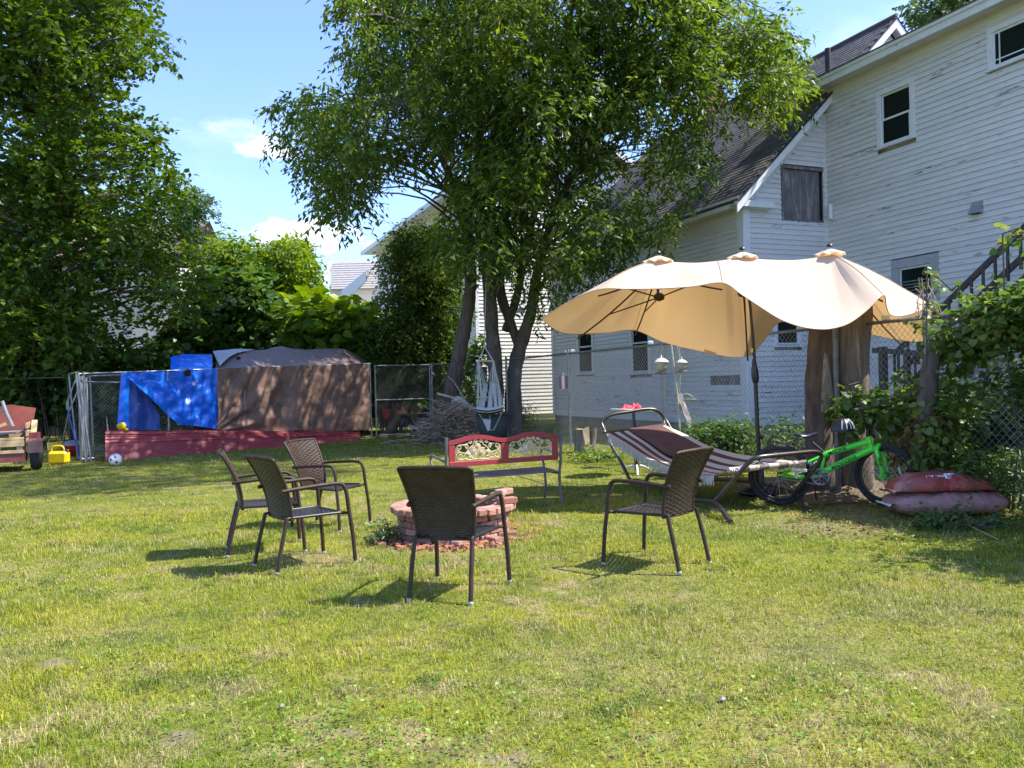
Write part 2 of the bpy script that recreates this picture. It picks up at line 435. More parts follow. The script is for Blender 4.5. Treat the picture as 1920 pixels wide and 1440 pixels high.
stripes('hammock_cloth', (.50, .44, .38), (.085, .045, .035), 0, 6.5, .52)
mat('hammock_roll', (.52, .43, .36), rough=.85)
mat('hammock_brown', (.085, .04, .032), (.11, .055, .045), scale=9, rough=.85, bump=.3, bscale=80)
mat('fringe', (.60, .56, .48), (.50, .46, .38), scale=20, rough=.9, island=.15)
mat('bronze_tube', (.065, .055, .050), (.10, .085, .078), scale=7, rough=.33, metal=.6)
mat('rope', (.60, .58, .52), (.48, .46, .40), scale=30, rough=.9)
mat('chrome', (.6, .6, .6), rough=.25, metal=.9)
mat('white_enamel', (.72, .71, .68), (.62, .61, .58), scale=8, rough=.4)
mat('red_cloth', (.55, .02, .045), (.42, .015, .035), scale=12, rough=.6)
mat('bike_green', (.07, .75, .03), (.06, .68, .03), scale=3, rough=.28, coat=.6)
mat('bike_black', (.014, .014, .016), rough=.4)
mat('tyre', (.018, .018, .019), (.03, .03, .03), scale=20, rough=.85, bump=.5, bscale=120)
mat('seat_blue', (.02, .028, .06), rough=.4)
mat('reflector', (.7, .7, .7), rough=.3)
mat('print_black', (.01, .01, .01), rough=.5)
mat('print_white', (.75, .75, .72), rough=.6)
mat('bag_red', (.38, .032, .030), (.26, .075, .055), scale=4, rough=.4, bump=.9, bscale=14, c3=(.42, .22, .20), s3=3.0, lo3=.52, hi3=.66)
mat('bag_faded', (.28, .13, .115), (.38, .21, .185), scale=5, rough=.45, bump=.9, bscale=14, c3=(.42, .36, .32), s3=2.5, lo3=.6, hi3=.7)
mat('barcode_grey', (.25, .26, .27), (.5, .5, .5), scale=200, rough=.5)
mat('tarp_brown', (.215, .125, .088), (.165, .095, .068), scale=3, rough=.75, bump=.8, bscale=9, c3=(.24, .15, .11), s3=5, lo3=.52, hi3=.7, coord='World')
mat('tarp_back', (.21, .15, .13), (.17, .12, .105), scale=3, rough=.55, bump=.5, bscale=7, coord='World')
mat('tarp_blue', (.006, .11, .62), (.008, .15, .72), scale=3, rough=.32, bump=.7, bscale=11, coord='World', spec=.6)
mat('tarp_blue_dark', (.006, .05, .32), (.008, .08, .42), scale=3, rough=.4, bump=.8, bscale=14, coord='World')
mat('tarp_grey', (.36, .38, .39), (.46, .48, .5), scale=4, rough=.45, bump=.6, bscale=9, coord='World')
mat('red_metal', (.34, .035, .045), (.26, .03, .035), scale=2.5, rough=.5, stretch=(1, 1, 4), bump=.15, bscale=12, coord='World', c3=(.42, .16, .15), s3=3, lo3=.6, hi3=.75, objrand=.12)
mat('pallet_wood', (.50, .36, .20), (.42, .29, .15), scale=5, rough=.8, bump=.3, bscale=40, stretch=(.6, 4, 4), objrand=.15)
mat('grey_board', (.25, .26, .28), (.17, .18, .20), scale=4, rough=.8, bump=.3)
mat('rust_red', (.21, .048, .024), (.15, .035, .02), scale=6, rough=.7, bump=.3)
mat('trailer_red', (.26, .05, .05), (.20, .06, .055), scale=5, rough=.6, bump=.2)
mat('fender_brown', (.20, .10, .09), (.15, .075, .07), scale=5, rough=.55)
mat('plastic_yellow', (.72, .52, .01), (.62, .44, .01), scale=4, rough=.35)
mat('plastic_red', (.5, .02, .02), rough=.35)
mat('quad_red', (.62, .012, .025), (.5, .01, .02), scale=3, rough=.3, coat=.5)
mat('black_plastic', (.015, .015, .016), rough=.5)
mat('ball_white', (.75, .74, .72), rough=.4)
mat('ball_print', (.12, .02, .03), rough=.4)
mat('feeder_cream', (.68, .66, .50), (.60, .58, .42), scale=8, rough=.4)
mat('feeder_bowl', (.38, .38, .26), (.30, .31, .22), scale=8, rough=.35)
mat('tray_dark', (.07, .05, .045), rough=.6)
mat('cream_pole', (.50, .46, .34), (.42, .38, .28), scale=9, rough=.6)
mat('hang_white', (.66, .65, .62), (.55, .54, .52), scale=12, rough=.9)
mat('hang_black', (.025, .028, .035), rough=.9)
mat('bin_dark', (.05, .06, .055), rough=.6)
mat('card_white', (.62, .58, .50), (.48, .44, .37), scale=6, rough=.9, bump=.6, bscale=14)
mat('sign_red', (.36, .10, .10), rough=.5)
mat('pebble', (.24, .21, .18), (.32, .29, .26), scale=20, rough=.8)
mat('shed_dark', (.05, .04, .035), (.08, .065, .055), scale=2, rough=.95, coord='World')

# ---------------------------------------------------------------- ground
BARE = [(100, 1252, .10, .9), (330, 1385, .09, .8), (655, 1366, .06, .7), (350, 1218, .08, .6), (700, 1140, .22, .35), (600, 1050, .42, .35),
        (1560, 935, .55, .85), (1640, 925, .5, .9), (1480, 985, .5, .6), (1590, 990, .6, .6), (1600, 880, .7, .8), (1120, 1230, .35, .3), (1420, 1400, .3, .3), (1545, 1325, .2, .5), (960, 1425, .15, .7),
        (740, 845, .6, .5), (1100, 1090, .6, .2), (820, 1420, .5, .2), (330, 890, .2, .3), (840, 1010, 1.0, .5), (1220, 1420, .3, .3)]
BAREP = [(gnd(x, y), r, k) for x, y, r, k in BARE]
def gh(x, y):
    return .018 * math.sin(x * .9 + 1.3) * math.cos(y * .7) + .012 * math.sin(x * 2.3 + y * 1.7)
def gh_np(x, y):
    return .018 * np.sin(x * .9 + 1.3) * np.cos(y * .7) + .012 * np.sin(x * 2.3 + y * 1.7)

def lawn_material(name, blade):
    m, nt, N, L = nodes_of(name)
    out = N('ShaderNodeOutputMaterial'); bs = N('ShaderNodeBsdfPrincipled'); bs.inputs['Roughness'].default_value = .55 if blade else .95
    bs.inputs['Specular IOR Level'].default_value = .3 if blade else .1
    g = N('ShaderNodeNewGeometry')
    def noise(s, d=4, off=0):
        n = N('ShaderNodeTexNoise', i_Scale=s, i_Detail=d, i_Roughness=.6)
        ad = N('ShaderNodeVectorMath', operation='ADD'); L(g.outputs['Position'], ad.inputs[0]); ad.inputs[1].default_value = (off, off * 1.7, 0)
        L(ad.outputs[0], n.inputs['Vector']); return n.outputs['Fac']
    def rng(v, a, b, c=0, d=1):
        r = N('ShaderNodeMapRange'); r.inputs['From Min'].default_value = a; r.inputs['From Max'].default_value = b
        r.inputs['To Min'].default_value = c; r.inputs['To Max'].default_value = d; L(v, r.inputs['Value']); return r.outputs[0]
    def mix(f, a, b, t='MIX'):
        x = N('ShaderNodeMix', data_type='RGBA', blend_type=t); L(f, x.inputs['Factor'])
        for i, q in ((6, a), (7, b)):
            if isinstance(q, tuple): x.inputs[i].default_value = c4(q)
            else: L(q, x.inputs[i])
        return x.outputs[2]
    if blade:
        green, lime, straw, dark = (.180, .262, .014), (.355, .360, .018), (.42, .35, .16), (.07, .15, .014)
    else:
        green, lime, straw, dark = (.14, .165, .022), (.20, .21, .03), (.29, .24, .11), (.07, .09, .02)
    col = mix(rng(noise(.9, 4, 3), .38, .62), green, lime)
    col = mix(rng(noise(2.6, 4, 9), .52, .68, 0, .85), col, dark)
    dry = rng(noise(.55, 5, 21), .38, .60, 0, 1.25)
    dry2 = rng(noise(3.2, 4, 31), .48, .66, 0, .8)
    mm = N('ShaderNodeMath', operation='MULTIPLY'); L(dry, mm.inputs[0]); L(dry2, mm.inputs[1])
    tot = mm.outputs[0]
    for (px, py, r, k) in ((600, 1052, .45, 1.0), (1120, 1235, .6, .45), (1420, 1190, 1.1, .45), (1750, 1150, 1.0, .4), (1590, 965, .9, .9), (840, 1015, 1.0, .3), (1500, 1400, .4, .5), (150, 1200, .5, .35), (1180, 1080, .8, .35)):
        p = gnd(px, py)
        s_ = N('ShaderNodeVectorMath', operation='DISTANCE'); L(g.outputs['Position'], s_.inputs[0]); s_.inputs[1].default_value = p
        q = rng(s_.outputs['Value'], r * 1.25, r * .3, 0, k)
        x = N('ShaderNodeMath', operation='MULTIPLY'); L(q, x.inputs[0]); L(rng(noise(6, 4, 5), .3, .6), x.inputs[1])
        mxm = N('ShaderNodeMath', operation='MAXIMUM'); L(tot, mxm.inputs[0]); L(x.outputs[0], mxm.inputs[1]); tot = mxm.outputs[0]
    if blade:   # single blades: some straw everywhere
        rp = g.outputs['Random Per Island']
        gate = N('ShaderNodeMath', operation='GREATER_THAN'); ad = N('ShaderNodeMath', operation='ADD'); L(rp, ad.inputs[0]); L(tot, ad.inputs[1]); L(ad.outputs[0], gate.inputs[0]); gate.inputs[1].default_value = .86
        col = mix(gate.outputs[0], col, straw)
        mu = N('ShaderNodeMath', operation='MULTIPLY'); L(rp, mu.inputs[0]); mu.inputs[1].default_value = 7.31
        fr = N('ShaderNodeMath', operation='FRACT'); L(mu.outputs[0], fr.inputs[0])
        hs = N('ShaderNodeHueSaturation'); L(rng(fr.outputs[0], 0, 1, .62, 1.35), hs.inputs['Value']); L(col, hs.inputs['Color']); col = hs.outputs[0]
    else:
        col = mix(tot, col, straw)
        col = mix(rng(noise(14, 5, 2), .5, .66, 0, .75), col, (.10, .080, .045))
        col = mix(rng(noise(60, 3, 2), .5, .8, 0, .5), col, (.03, .035, .012))
        for (p, r, k) in BAREP:
            s_ = N('ShaderNodeVectorMath', operation='DISTANCE'); L(g.outputs['Position'], s_.inputs[0]); s_.inputs[1].default_value = p
            if k < .55: continue
            x = N('ShaderNodeMath', operation='MULTIPLY'); L(rng(s_.outputs['Value'], r * 1.2, r * .5, 0, k), x.inputs[0]); L(rng(noise(9, 4, 7), .35, .5), x.inputs[1])
            col = mix(x.outputs[0], col, (.21, .165, .115))
    L(col, bs.inputs['Base Color'])
    if blade:
        tr = N('ShaderNodeBsdfTranslucent'); L(col, tr.inputs[0]); ms = N('ShaderNodeMixShader'); ms.inputs[0].default_value = .35
        L(bs.outputs[0], ms.inputs[1]); L(tr.outputs[0], ms.inputs[2]); L(ms.outputs[0], out.inputs[0])
    else:
        n = N('ShaderNodeTexNoise', i_Scale=45.0, i_Detail=5); L(g.outputs['Position'], n.inputs['Vector'])
        bp = N('ShaderNodeBump'); bp.inputs['Strength'].default_value = .9; bp.inputs['Distance'].default_value = .03; L(n.outputs['Fac'], bp.inputs['Height']); L(bp.outputs[0], bs.inputs['Normal'])
        L(bs.outputs[0], out.inputs[0])
lawn_material('lawn_soil', False)
lawn_material('lawn_blade', True)

xs = np.concatenate([np.linspace(-300, -30, 10), np.linspace(-28, 28, 113), np.linspace(30, 300, 10)])
ys = np.concatenate([np.linspace(-60, -2, 8), np.linspace(0, 40, 81), np.linspace(45, 700, 14)])
X, Y = np.meshgrid(xs, ys); Z = np.where((abs(X) < 29) & (Y > -3) & (Y < 41), gh_np(X, Y), 0)
V = np.stack([X.ravel(), Y.ravel(), Z.ravel()], 1); nx = len(xs)
i, j = np.meshgrid(np.arange(len(ys) - 1), np.arange(nx - 1), indexing='ij'); a = (i * nx + j).ravel()
T = np.concatenate([np.stack([a, a + 1, a + nx + 1], 1), np.stack([a, a + nx + 1, a + nx], 1)])
g_ = np_mesh('ground', V, T, 'lawn_soil', smooth=True); g_['kind'] = 'structure'

# house frame of reference
D1 = Vector((-.413, 1, 0)).normalized()       # along the long side, away from the camera
D2 = Vector((D1.y, -D1.x, 0))                 # along the gable, to the right and away
def pl(px, py, P0, D):
    """where the sight line through a pixel meets the upright plane through P0 along D: (s, z)"""
    u, v = uv(px, py)
    s = (u * P0.y - P0.x) / (D.x - u * D.y)
    return s, EYE + v * (P0.y + s * D.y)
uA = uv(1400, 640)[0]
PA = Vector((uA * 20.0, 20.0, 0))
tB = pl(1550, 400, PA, D2)[0]
PB = PA + D2 * tB
FL = lambda d: 8.45 - .40 * d                 # fence line x at depth d
def fence_at(px, z=0.0, py=720):
    u = uv(px, py)[0]; d = 8.45 / (u + .40); return Vector((u * d, d, z))

# ---------------------------------------------------------------- grass
def grass_field():
    zones = [(2.2, 6.0, 9000, 3, .0032, .040), (6.0, 10.0, 4200, 3, .0046, .044), (10.0, 16.0, 1500, 1, .0085, .050), (16.0, 28.0, 480, 1, .016, .058)]
    VV, TT, off = [], [], 0
    for d0, d1, dens, seg, w, h in zones:
        um = .70
        n = int(dens * (d1 - d0) * 2 * (um * d1 + 1.2))
        d = NP.uniform(d0, d1, n); x = NP.uniform(-1, 1, n) * (um * d1 + 1.2); y = d
        ok = np.abs(x) < um * d + 1.2; x, y = x[ok], y[ok]; n = len(x)
        keep = NP.rand(n) < .55 + .45 * (np.sin(x * 5.1 + np.sin(y * 3.3) * 2) * np.cos(y * 4.7 + np.sin(x * 2.9)) * .5 + .5)
        for p, r, k in BAREP:
            dd = np.hypot(x - p.x, y - p.y); keep &= ~((dd < r * (.8 + .35 * np.sin(x * 31) * np.cos(y * 27))) & (NP.rand(n) < k))
        pit = np.hypot(x + .60, y - 8.05); keep &= pit > .56
        keep &= ~((x + .413 * (y - 20) > 5.72) & (y > 14))          # under the house
        x, y = x[keep], y[keep]; n = len(x); z = gh_np(x, y) - .004
        tall = np.ones(n)
        if d0 < 10:
            nt_ = int(n * .10); k = nt_ // 16; ci = NP.randint(0, n, k); sel = NP.choice(n, k * 16, replace=False); cc = np.repeat(ci, 16)
            x[sel] = x[cc] + NP.normal(0, .016, k * 16); y[sel] = y[cc] + NP.normal(0, .016, k * 16); z = gh_np(x, y) - .004; tall[sel] = 1.7
        az = NP.uniform(0, 2 * np.pi, n)
        patch = .62 + .72 * (np.sin(x * 2.1 + 1.1 * np.sin(y * 1.9)) * np.sin(y * 2.7 + x) * .5 + .5)
        hh = h * NP.uniform(.45, 1.25, n) * patch * tall
        lean = np.abs(NP.normal(.78, .34, n)); 
        side = np.stack([np.cos(az), np.sin(az), np.zeros(n)], 1); fwd = np.stack([-np.sin(az), np.cos(az), np.zeros(n)], 1)
        base = np.stack([x, y, z], 1); ww = (w * NP.uniform(.6, 1.3, n))[:, None]
        up = np.array([0, 0, 1.0])
        tip = base + up * (hh * np.cos(np.minimum(lean * 1.3, 1.45)))[:, None] + fwd * (hh * np.sin(np.minimum(lean * 1.3, 1.45)))[:, None]
        if seg == 3:
            mid = base + up * (hh * .62 * np.cos(lean * .6))[:, None] + fwd * (hh * .62 * np.sin(lean * .6))[:, None]
            V = np.stack([base - side * ww / 2, base + side * ww / 2, mid + side * ww * .42, mid - side * ww * .42, tip], 1)
            t = np.array([[0, 1, 2], [0, 2, 3], [3, 2, 4]])
        else:
            V = np.stack([base - side * ww / 2, base + side * ww / 2, tip], 1); t = np.array([[0, 1, 2]])
        k = V.shape[1]
        TT.append((t[None] + (np.arange(n) * k)[:, None, None]).reshape(-1, 3) + off); VV.append(V.reshape(-1, 3)); off += n * k
    o = np_mesh('grass', np.concatenate(VV), np.concatenate(TT), 'lawn_blade')
    tag(o, 'short yellow-green mown grass covering the yard', 'grass', kind='stuff')
grass_field()

# ---------------------------------------------------------------- leaf arrays
class Leaves:
    def __init__(s): s.P = []; s.D = []; s.L = []; s.W = []
    def add(s, P, D, L, W):
        s.P.append(P); s.D.append(unit(D)); s.L.append(L); s.W.append(W)
    def sprays(s, B, T, length, m, leaf, aspect=.4, droop=.35, spread=.9):
        """B,T: bases and directions of twigs; m leaves along each"""
        n = len(B); T = unit(T)
        for k in range(m):
            f = (k + .6) / m
            p = B + T * (length * f)[:, None] + np.array([0, 0, -1.0]) * (droop * length * f * f)[:, None] + NP.normal(0, .025, (n, 3))
            sd = unit(np.cross(T, np.array([0, 0, 1.0])) + 1e-3) * (1 if k % 2 else -1)
            d = T * .55 + sd * spread + NP.normal(0, .38, (n, 3)) + np.array([0, 0, -droop])
            L = leaf * NP.uniform(.65, 1.25, n)
            s.add(p, d, L, L * aspect * NP.uniform(.8, 1.2, n))
    def ball(s, c, r, n, leaf, aspect=.45, droop=.3, m=7, tl=.38, flat=1.0):
        """a clump of twigs round c"""
        ns = max(1, int(n / m)); c = np.array(c); r = np.broadcast_to(np.array(r, float), (3,))
        q = unit(NP.normal(0, 1, (ns, 3))); rad = NP.uniform(.25, 1, ns) ** .6
        B = c + q * r * rad[:, None] * .85; T = q * np.array([1, 1, .6]) + NP.normal(0, .45, (ns, 3)); T[:, 2] -= droop * .4
        s.sprays(B, T, np.full(ns, tl) * NP.uniform(.6, 1.3, ns), m, leaf, aspect, droop)
    def build(s, name, m, parent=None, kind=None, broad=False):
        P = np.concatenate(s.P); D = np.concatenate(s.D); L = np.concatenate(s.L)[:, None]; W = np.concatenate(s.W)[:, None]; n = len(P)
        N = unit(np.array([0, 0, 1.0]) + NP.normal(0, .55, (n, 3))); S = unit(np.cross(D, N)); U = np.cross(S, D)
        if not broad:
            V = np.stack([P, P + D * L * .45 + S * W / 2 + U * W * .16, P + D * L, P + D * L * .45 - S * W / 2 + U * W * .16], 1)
            t = np.array([[0, 1, 2], [0, 2, 3]]); k = 4
        else:
            V = np.stack([P, P + D * L * .12 + S * W * .48 + U * W * .1, P + D * L * .55 + S * W * .45 + U * W * .12, P + D * L,
                          P + D * L * .55 - S * W * .45 + U * W * .12, P + D * L * .12 - S * W * .48 + U * W * .1], 1)
            t = np.array([[0, 1, 2], [0, 2, 3], [0, 3, 4], [0, 4, 5]]); k = 6
        T = (t[None] + (np.arange(n) * k)[:, None, None]).reshape(-1, 3)
        return np_mesh(name, V.reshape(-1, 3), T, m, parent, kind)
    def count(s): return sum(len(p) for p in s.P)
def inside(poly, x, y):
    c = False; j = len(poly) - 1
    for i in range(len(poly)):
        xi, yi = poly[i]; xj, yj = poly[j]
        if (yi > y) != (yj > y) and x < (xj - xi) * (y - yi) / (yj - yi) + xi: c = not c
        j = i
    return c

# ================================================================= the white house
house = thing('clapboard_house', 'large white clapboard house with dark shingle roof and peeling paint', 'house', PA)
def wall_boards(P0, D, s0, s1, zfun, z0, z1, openings, matname, expo=.125, out=None, name='clapboard', thick=.024, root=None, joints=4.5, lip=.013):
    """lapped boards as separate pieces; openings: (s0,s1,z0,z1); zfun(s)->top of wall (for gables)"""
    out = out or Vector((D.y, -D.x, 0)); rows = int(math.ceil((z1 - z0) / expo)); objs = []
    if out.y > 0 and out.x > 0: out = -out
    for r in range(rows):
        za = z0 + r * expo; zb = min(za + expo + .012, z1 + .02)
        iv = [(s0, s1)]
        if zfun:       # clip by the slope
            lo, hi = zfun(za + expo * .5)
            iv = [(max(s0, lo), min(s1, hi))]
            if iv[0][1] - iv[0][0] < .05: continue
        for (a, b, c, d) in openings:
            if za + expo * .9 > c and za < d - .02:
                nw = []
                for (p, q) in iv:
                    if b <= p or a >= q: nw.append((p, q))
                    else:
                        if a - p > .03: nw.append((p, a))
                        if q - b > .03: nw.append((b, q))
                iv = nw
        for (p, q) in iv:
            cuts = [p]
            if q - p > joints:
                x = p + RNG.uniform(1.5, joints)
                while x < q - .8: cuts.append(x); x += RNG.uniform(2.5, joints + 1)
            cuts.append(q)
            for a, b in zip(cuts[:-1], cuts[1:]):
                a += .0015; b -= .0015
                jz = RNG.uniform(-.004, .004); lp = thick + RNG.uniform(-.002, .003)
                A = P0 + D * a; B = P0 + D * b; mb = MB()
                o0 = out * .004; o1 = out * (lp + lip)
                v = [A + o1 + Vector((0, 0, za + jz)), B + o1 + Vector((0, 0, za + jz)), B + out * .006 + Vector((0, 0, zb)), A + out * .006 + Vector((0, 0, zb)),
                     A + o0 * -1 + Vector((0, 0, za + jz)), B - o0 + Vector((0, 0, za + jz)), B - o0 + Vector((0, 0, zb)), A - o0 + Vector((0, 0, zb))]
                mb.add(v, [(0, 1, 2, 3), (5, 4, 7, 6), (4, 5, 1, 0), (3, 2, 6, 7), (1, 5, 6, 2), (4, 0, 3, 7)])
                objs.append(mb.build(name, matname, root))
    return objs
OUT_A = -D2                      # long wall and wing wall face left
OUT_G = -D1                      # gable wall faces the camera
def hv(P0, D, s, z, off=0.0, out=None): return P0 + D * s + Vector((0, 0, z)) + (out * off if out else Vector())
def slab(P0, D, out, s0, s1, z0, z1, o0, o1):
    c = P0 + D * ((s0 + s1) / 2) + out * ((o0 + o1) / 2) + Vector((0, 0, (z0 + z1) / 2))
    R = Matrix((D, out, Vector((0, 0, 1)))).transposed()
    return c, (abs(s1 - s0), abs(o1 - o0), abs(z1 - z0)), R
def add_slab(mb, P0, D, out, s0, s1, z0, z1, o0, o1, bev=0):
    c, sz, R = slab(P0, D, out, s0, s1, z0, z1, o0, o1)
    return mb.bbox(c, sz, bev, R) if bev else mb.box(c, sz, R)

def window(P0, D, out, s0, s1, z0, z1, trim='paint_trim', sash=True, mullions=None, cas=.10, sill=True, double=True, blind=False, root=None, pane='glass_dark'):
    """s,z: the glass opening incl. sash; casing goes round it"""
    mb = MB(); b = .042
    add_slab(mb, P0, D, out, s0 - cas, s0, z0 - .02, z1, 0, b, .004); add_slab(mb, P0, D, out, s1, s1 + cas, z0 - .02, z1, 0, b, .004)
    add_slab(mb, P0, D, out, s0 - cas, s1 + cas, z1, z1 + cas, 0, b + .004, .004)
    w = mb.build('window', trim, root or house)
    if sill:
        sb = MB(); add_slab(sb, P0, D, out, s0 - cas - .03, s1 + cas + .03, z0 - .065, z0 - .02, 0, b + .05, .005); sb.build('sill', 'paint_trim', w)
    f = MB(); t = .045; zm = (z0 + z1) / 2
    def sashf(a, c, o):
        add_slab(f, P0, D, out, s0, s0 + t, a, c, o, o + .03); add_slab(f, P0, D, out, s1 - t, s1, a, c, o, o + .03)
        add_slab(f, P0, D, out, s0 + t, s1 - t, a, a + t, o, o + .03); add_slab(f, P0, D, out, s0 + t, s1 - t, c - t, c, o, o + .03)
    g = MB()
    if double:
        sashf(zm - .02, z1, -.035); sashf(z0, zm + .02, -.005)
        add_slab(g, P0, D, out, s0 + t, s1 - t, zm, z1 - t, -.026, -.020); add_slab(g, P0, D, out, s0 + t, s1 - t, z0 + t, zm, .004, .010)
    else:
        sashf(z0, z1, -.02); add_slab(g, P0, D, out, s0 + t, s1 - t, z0 + t, z1 - t, -.012, -.006)
        for x in (mullions or ((), ()))[0]: add_slab(f, P0, D, out, s0 + x - .012, s0 + x + .012, z0 + t, z1 - t, -.005, .006)
        for x in (mullions or ((), ()))[1]: add_slab(f, P0, D, out, s0 + t, s1 - t, z0 + x - .012, z0 + x + .012, -.004, .005)
    f.build('sash', 'paint_trim', w); g.build('pane', pane, w)
    if blind:
        bl = MB(); n = 14
        for k in range(n):
            z = z0 + .08 + (z1 - z0 - .35) * k / n; add_slab(bl, P0, D, out, s0 + .06, s1 - .06, z, z + .028, .0115, .016)
        bl.build('blind', 'blind', w, kind='stuff')
    return w

# ---- wing wall beside the gable (two storeys, runs towards the camera)
DW = -D1; LW = 17.0
def rect(P0, D, x0, y0, x1, y1):
    a, b = pl(x0, y0, P0, D); c, d = pl(x1, y1, P0, D); return min(a, c), max(a, c), min(b, d), max(b, d)
zE = pl(1700, 101, PB, DW)[1]                       # underside of the soffit
w1 = (pl(1653, 200, PB, DW)[0], pl(1708, 200, PB, DW)[0], pl(1680, 266, PB, DW)[1], pl(1680, 168, PB, DW)[1])
w2 = (pl(1862, 90, PB, DW)[0], pl(1862, 90, PB, DW)[0] + 1.35, pl(1862, 128, PB, DW)[1], pl(1862, 62, PB, DW)[1])
w3 = (pl(1687, 530, PB, DW)[0], pl(1748, 530, PB, DW)[0], pl(1690, 503, PB, DW)[1] - 1.35, pl(1690, 503, PB, DW)[1])
cas1, cas2, cas3 = .13, .11, .20
op = [(w[0] - c, w[1] + c, w[2] - .065, w[3] + c) for w, c in ((w1, cas1), (w2, cas2), (w3, cas3))]
wall_boards(PB, DW, 0.0, LW, None, .35, zE, op, 'paint_white', root=house, out=OUT_A)
window(PB, DW, OUT_A, *w1, cas=cas1); window(PB, DW, OUT_A, *w2, cas=cas2, double=False, mullions=((.14, 1.2), (.14,)))
window(PB, DW, OUT_A, *w3, cas=cas3, trim='trim_grey', blind=True)
# ---- gable wall facing the yard
tP, zP = pl(1662, 40, PA, D2); zAe = pl(1385, 372, PA, D2)[1]
SLOPE = (zP - zAe) / (tP + .30)
def gable_iv(z):
    k = max(0, (z - (zAe - .25)) / SLOPE) - .05
    return (k, 2 * tP - k)
bw = rect(PA, D2, 1463, 311, 1544, 417)
gw = rect(PA, D2, 1455, 600, 1497, 646)
wall_boards(PA, D2, .16, tB, gable_iv, .35, zP, [(bw[0], bw[1], bw[2], bw[3]), (gw[0] - .08, gw[1] + .08, gw[2] - .06, gw[3] + .08)], 'paint_white', root=house, out=OUT_G)
window(PA, D2, OUT_G, *gw, cas=.08, double=False)
mb = MB(); add_slab(mb, PA, D2, OUT_G, bw[0] + .02, bw[1] - .1, bw[2] + .03, bw[3] - .06, -.06, -.03); brd = mb.build('boarded_window', 'old_wood', house, label='weathered grey board closing the upper gable opening')
mb = MB()
add_slab(mb, PA, D2, OUT_G, bw[0] - .015, bw[0] + .035, bw[2] - .02, bw[3] + .02, -.05, .055); add_slab(mb, PA, D2, OUT_G, bw[0] + .035, bw[1], bw[3] - .05, bw[3] + .02, -.05, .052)
add_slab(mb, PA, D2, OUT_G, bw[0] + .035, bw[1], bw[2] - .02, bw[2] + .03, -.05, .016)
mb.build('frame', 'old_wood', brd)
mb = MB(); add_slab(mb, PA, D2, OUT_G, bw[0], bw[1] + .02, bw[2], bw[3], -.12, -.065); mb.build('opening', 'black_gap', brd)
mb = MB(); add_slab(mb, PA, D2, OUT_G, bw[1] - .13, bw[1] - .10, bw[2] + .03, bw[3] - .06, -.055, -.02); mb.build('strip', 'old_wood', brd)
# ---- long wall to the left of the gable
LA = pl(1036, 640, PA, D1)[0]
lw = []
for (x0, x1, yt, yb) in ((1086, 1111, 560, 699), (1186, 1217, 560, 698)):
    s = sorted((pl(x0, 660, PA, D1)[0], pl(x1, 660, PA, D1)[0])); zb = pl((x0 + x1) / 2, yb, PA, D1)[1]
    lw.append((s[0], s[1], zb, zb + 1.75))
hole = rect(PA, D1, 1332, 707, 1392, 722)
opA = [(a - .12, b + .12, c - .065, d + .12) for a, b, c, d in lw] + [(hole[0], hole[1], hole[2], hole[3])]
wall_boards(PA, D1, .16, LA - .16, None, .40, zAe - .25, opA, 'paint_white', root=house, out=OUT_A)
for w in lw: window(PA, D1, OUT_A, *w, cas=.12, pane='screen_dark')
mb = MB(); add_slab(mb, PA, D1, OUT_A, hole[0] - .02, hole[1] + .02, hole[2] - .02, hole[3] + .02, -.03, .002); mb.build('missing_board_gap', 'old_wood', house)
# core volumes behind the boards, foundations
mb = MB()
def prism(mb, pts, z0, z1):
    n = len(pts); vs = [Vector((p.x, p.y, z0)) for p in pts] + [Vector((p.x, p.y, z1)) for p in pts]
    mb.add(vs, [tuple(range(n - 1, -1, -1)), tuple(range(n, 2 * n))] + [(i, (i + 1) % n, (i + 1) % n + n, i + n) for i in range(n)])
in_ = .006
a = PA + D1 * .15 + D2 * .15
prism(mb, [a, PA + D1 * (LA - .02) + D2 * .15, PA + D1 * (LA - .02) + D2 * (2 * tP), PA + D1 * .15 + D2 * (2 * tP)], .30, zAe - .02)
b0 = PB + D2 * .15
prism(mb, [b0, b0 + DW * LW, b0 + DW * LW + D2 * 5, b0 + D2 * 5], .30, zE + .02)
mb.build('wall_core', 'paint_soffit', house)
mb = MB()
prism(mb, [PA + D1 * .03 + D2 * .03, PA + D1 * LA + D2 * .03, PA + D1 * LA + D2 * 3, PA + D1 * .03 + D2 * 3], -.2, .30)
prism(mb, [PB + D2 * .04, PB + D2 * .04 + DW * LW, PB + DW * LW + D2 * 4, PB + D2 * 4], -.2, .30)
mb.build('foundation', 'stone', house)
# gable triangle fill + upper shingled part
mb = MB()
q = [PA + D1 * .15 + D2 * 0.0 + Vector((0, 0, zAe - .3)), PA + D1 * .15 + D2 * tP + Vector((0, 0, zAe - .3 + SLOPE * tP)), PA + D1 * .15 + D2 * 2 * tP + Vector((0, 0, zAe - .3))]
mb.poly(q, .1, D1); mb.build('gable_wall', 'paint_soffit', house)
# shingle siding patch at the very top of the gable
for r in range(9):
    z = zP - 1.62 + r * .15
    k = (z - (zAe - .25)) / SLOPE + .12; a0, a1 = k, 2 * tP - k
    x = a0
    while x < a1 - .05:
        w = min(RNG.uniform(.16, .26), a1 - x)
        m_ = MB(); add_slab(m_, PA, D2, OUT_G, x + .002, x + w - .002, z, z + .148, .028, .040 + RNG.uniform(0, .006)); m_.build('wall_shingle', 'shingle_brown', house); x += w
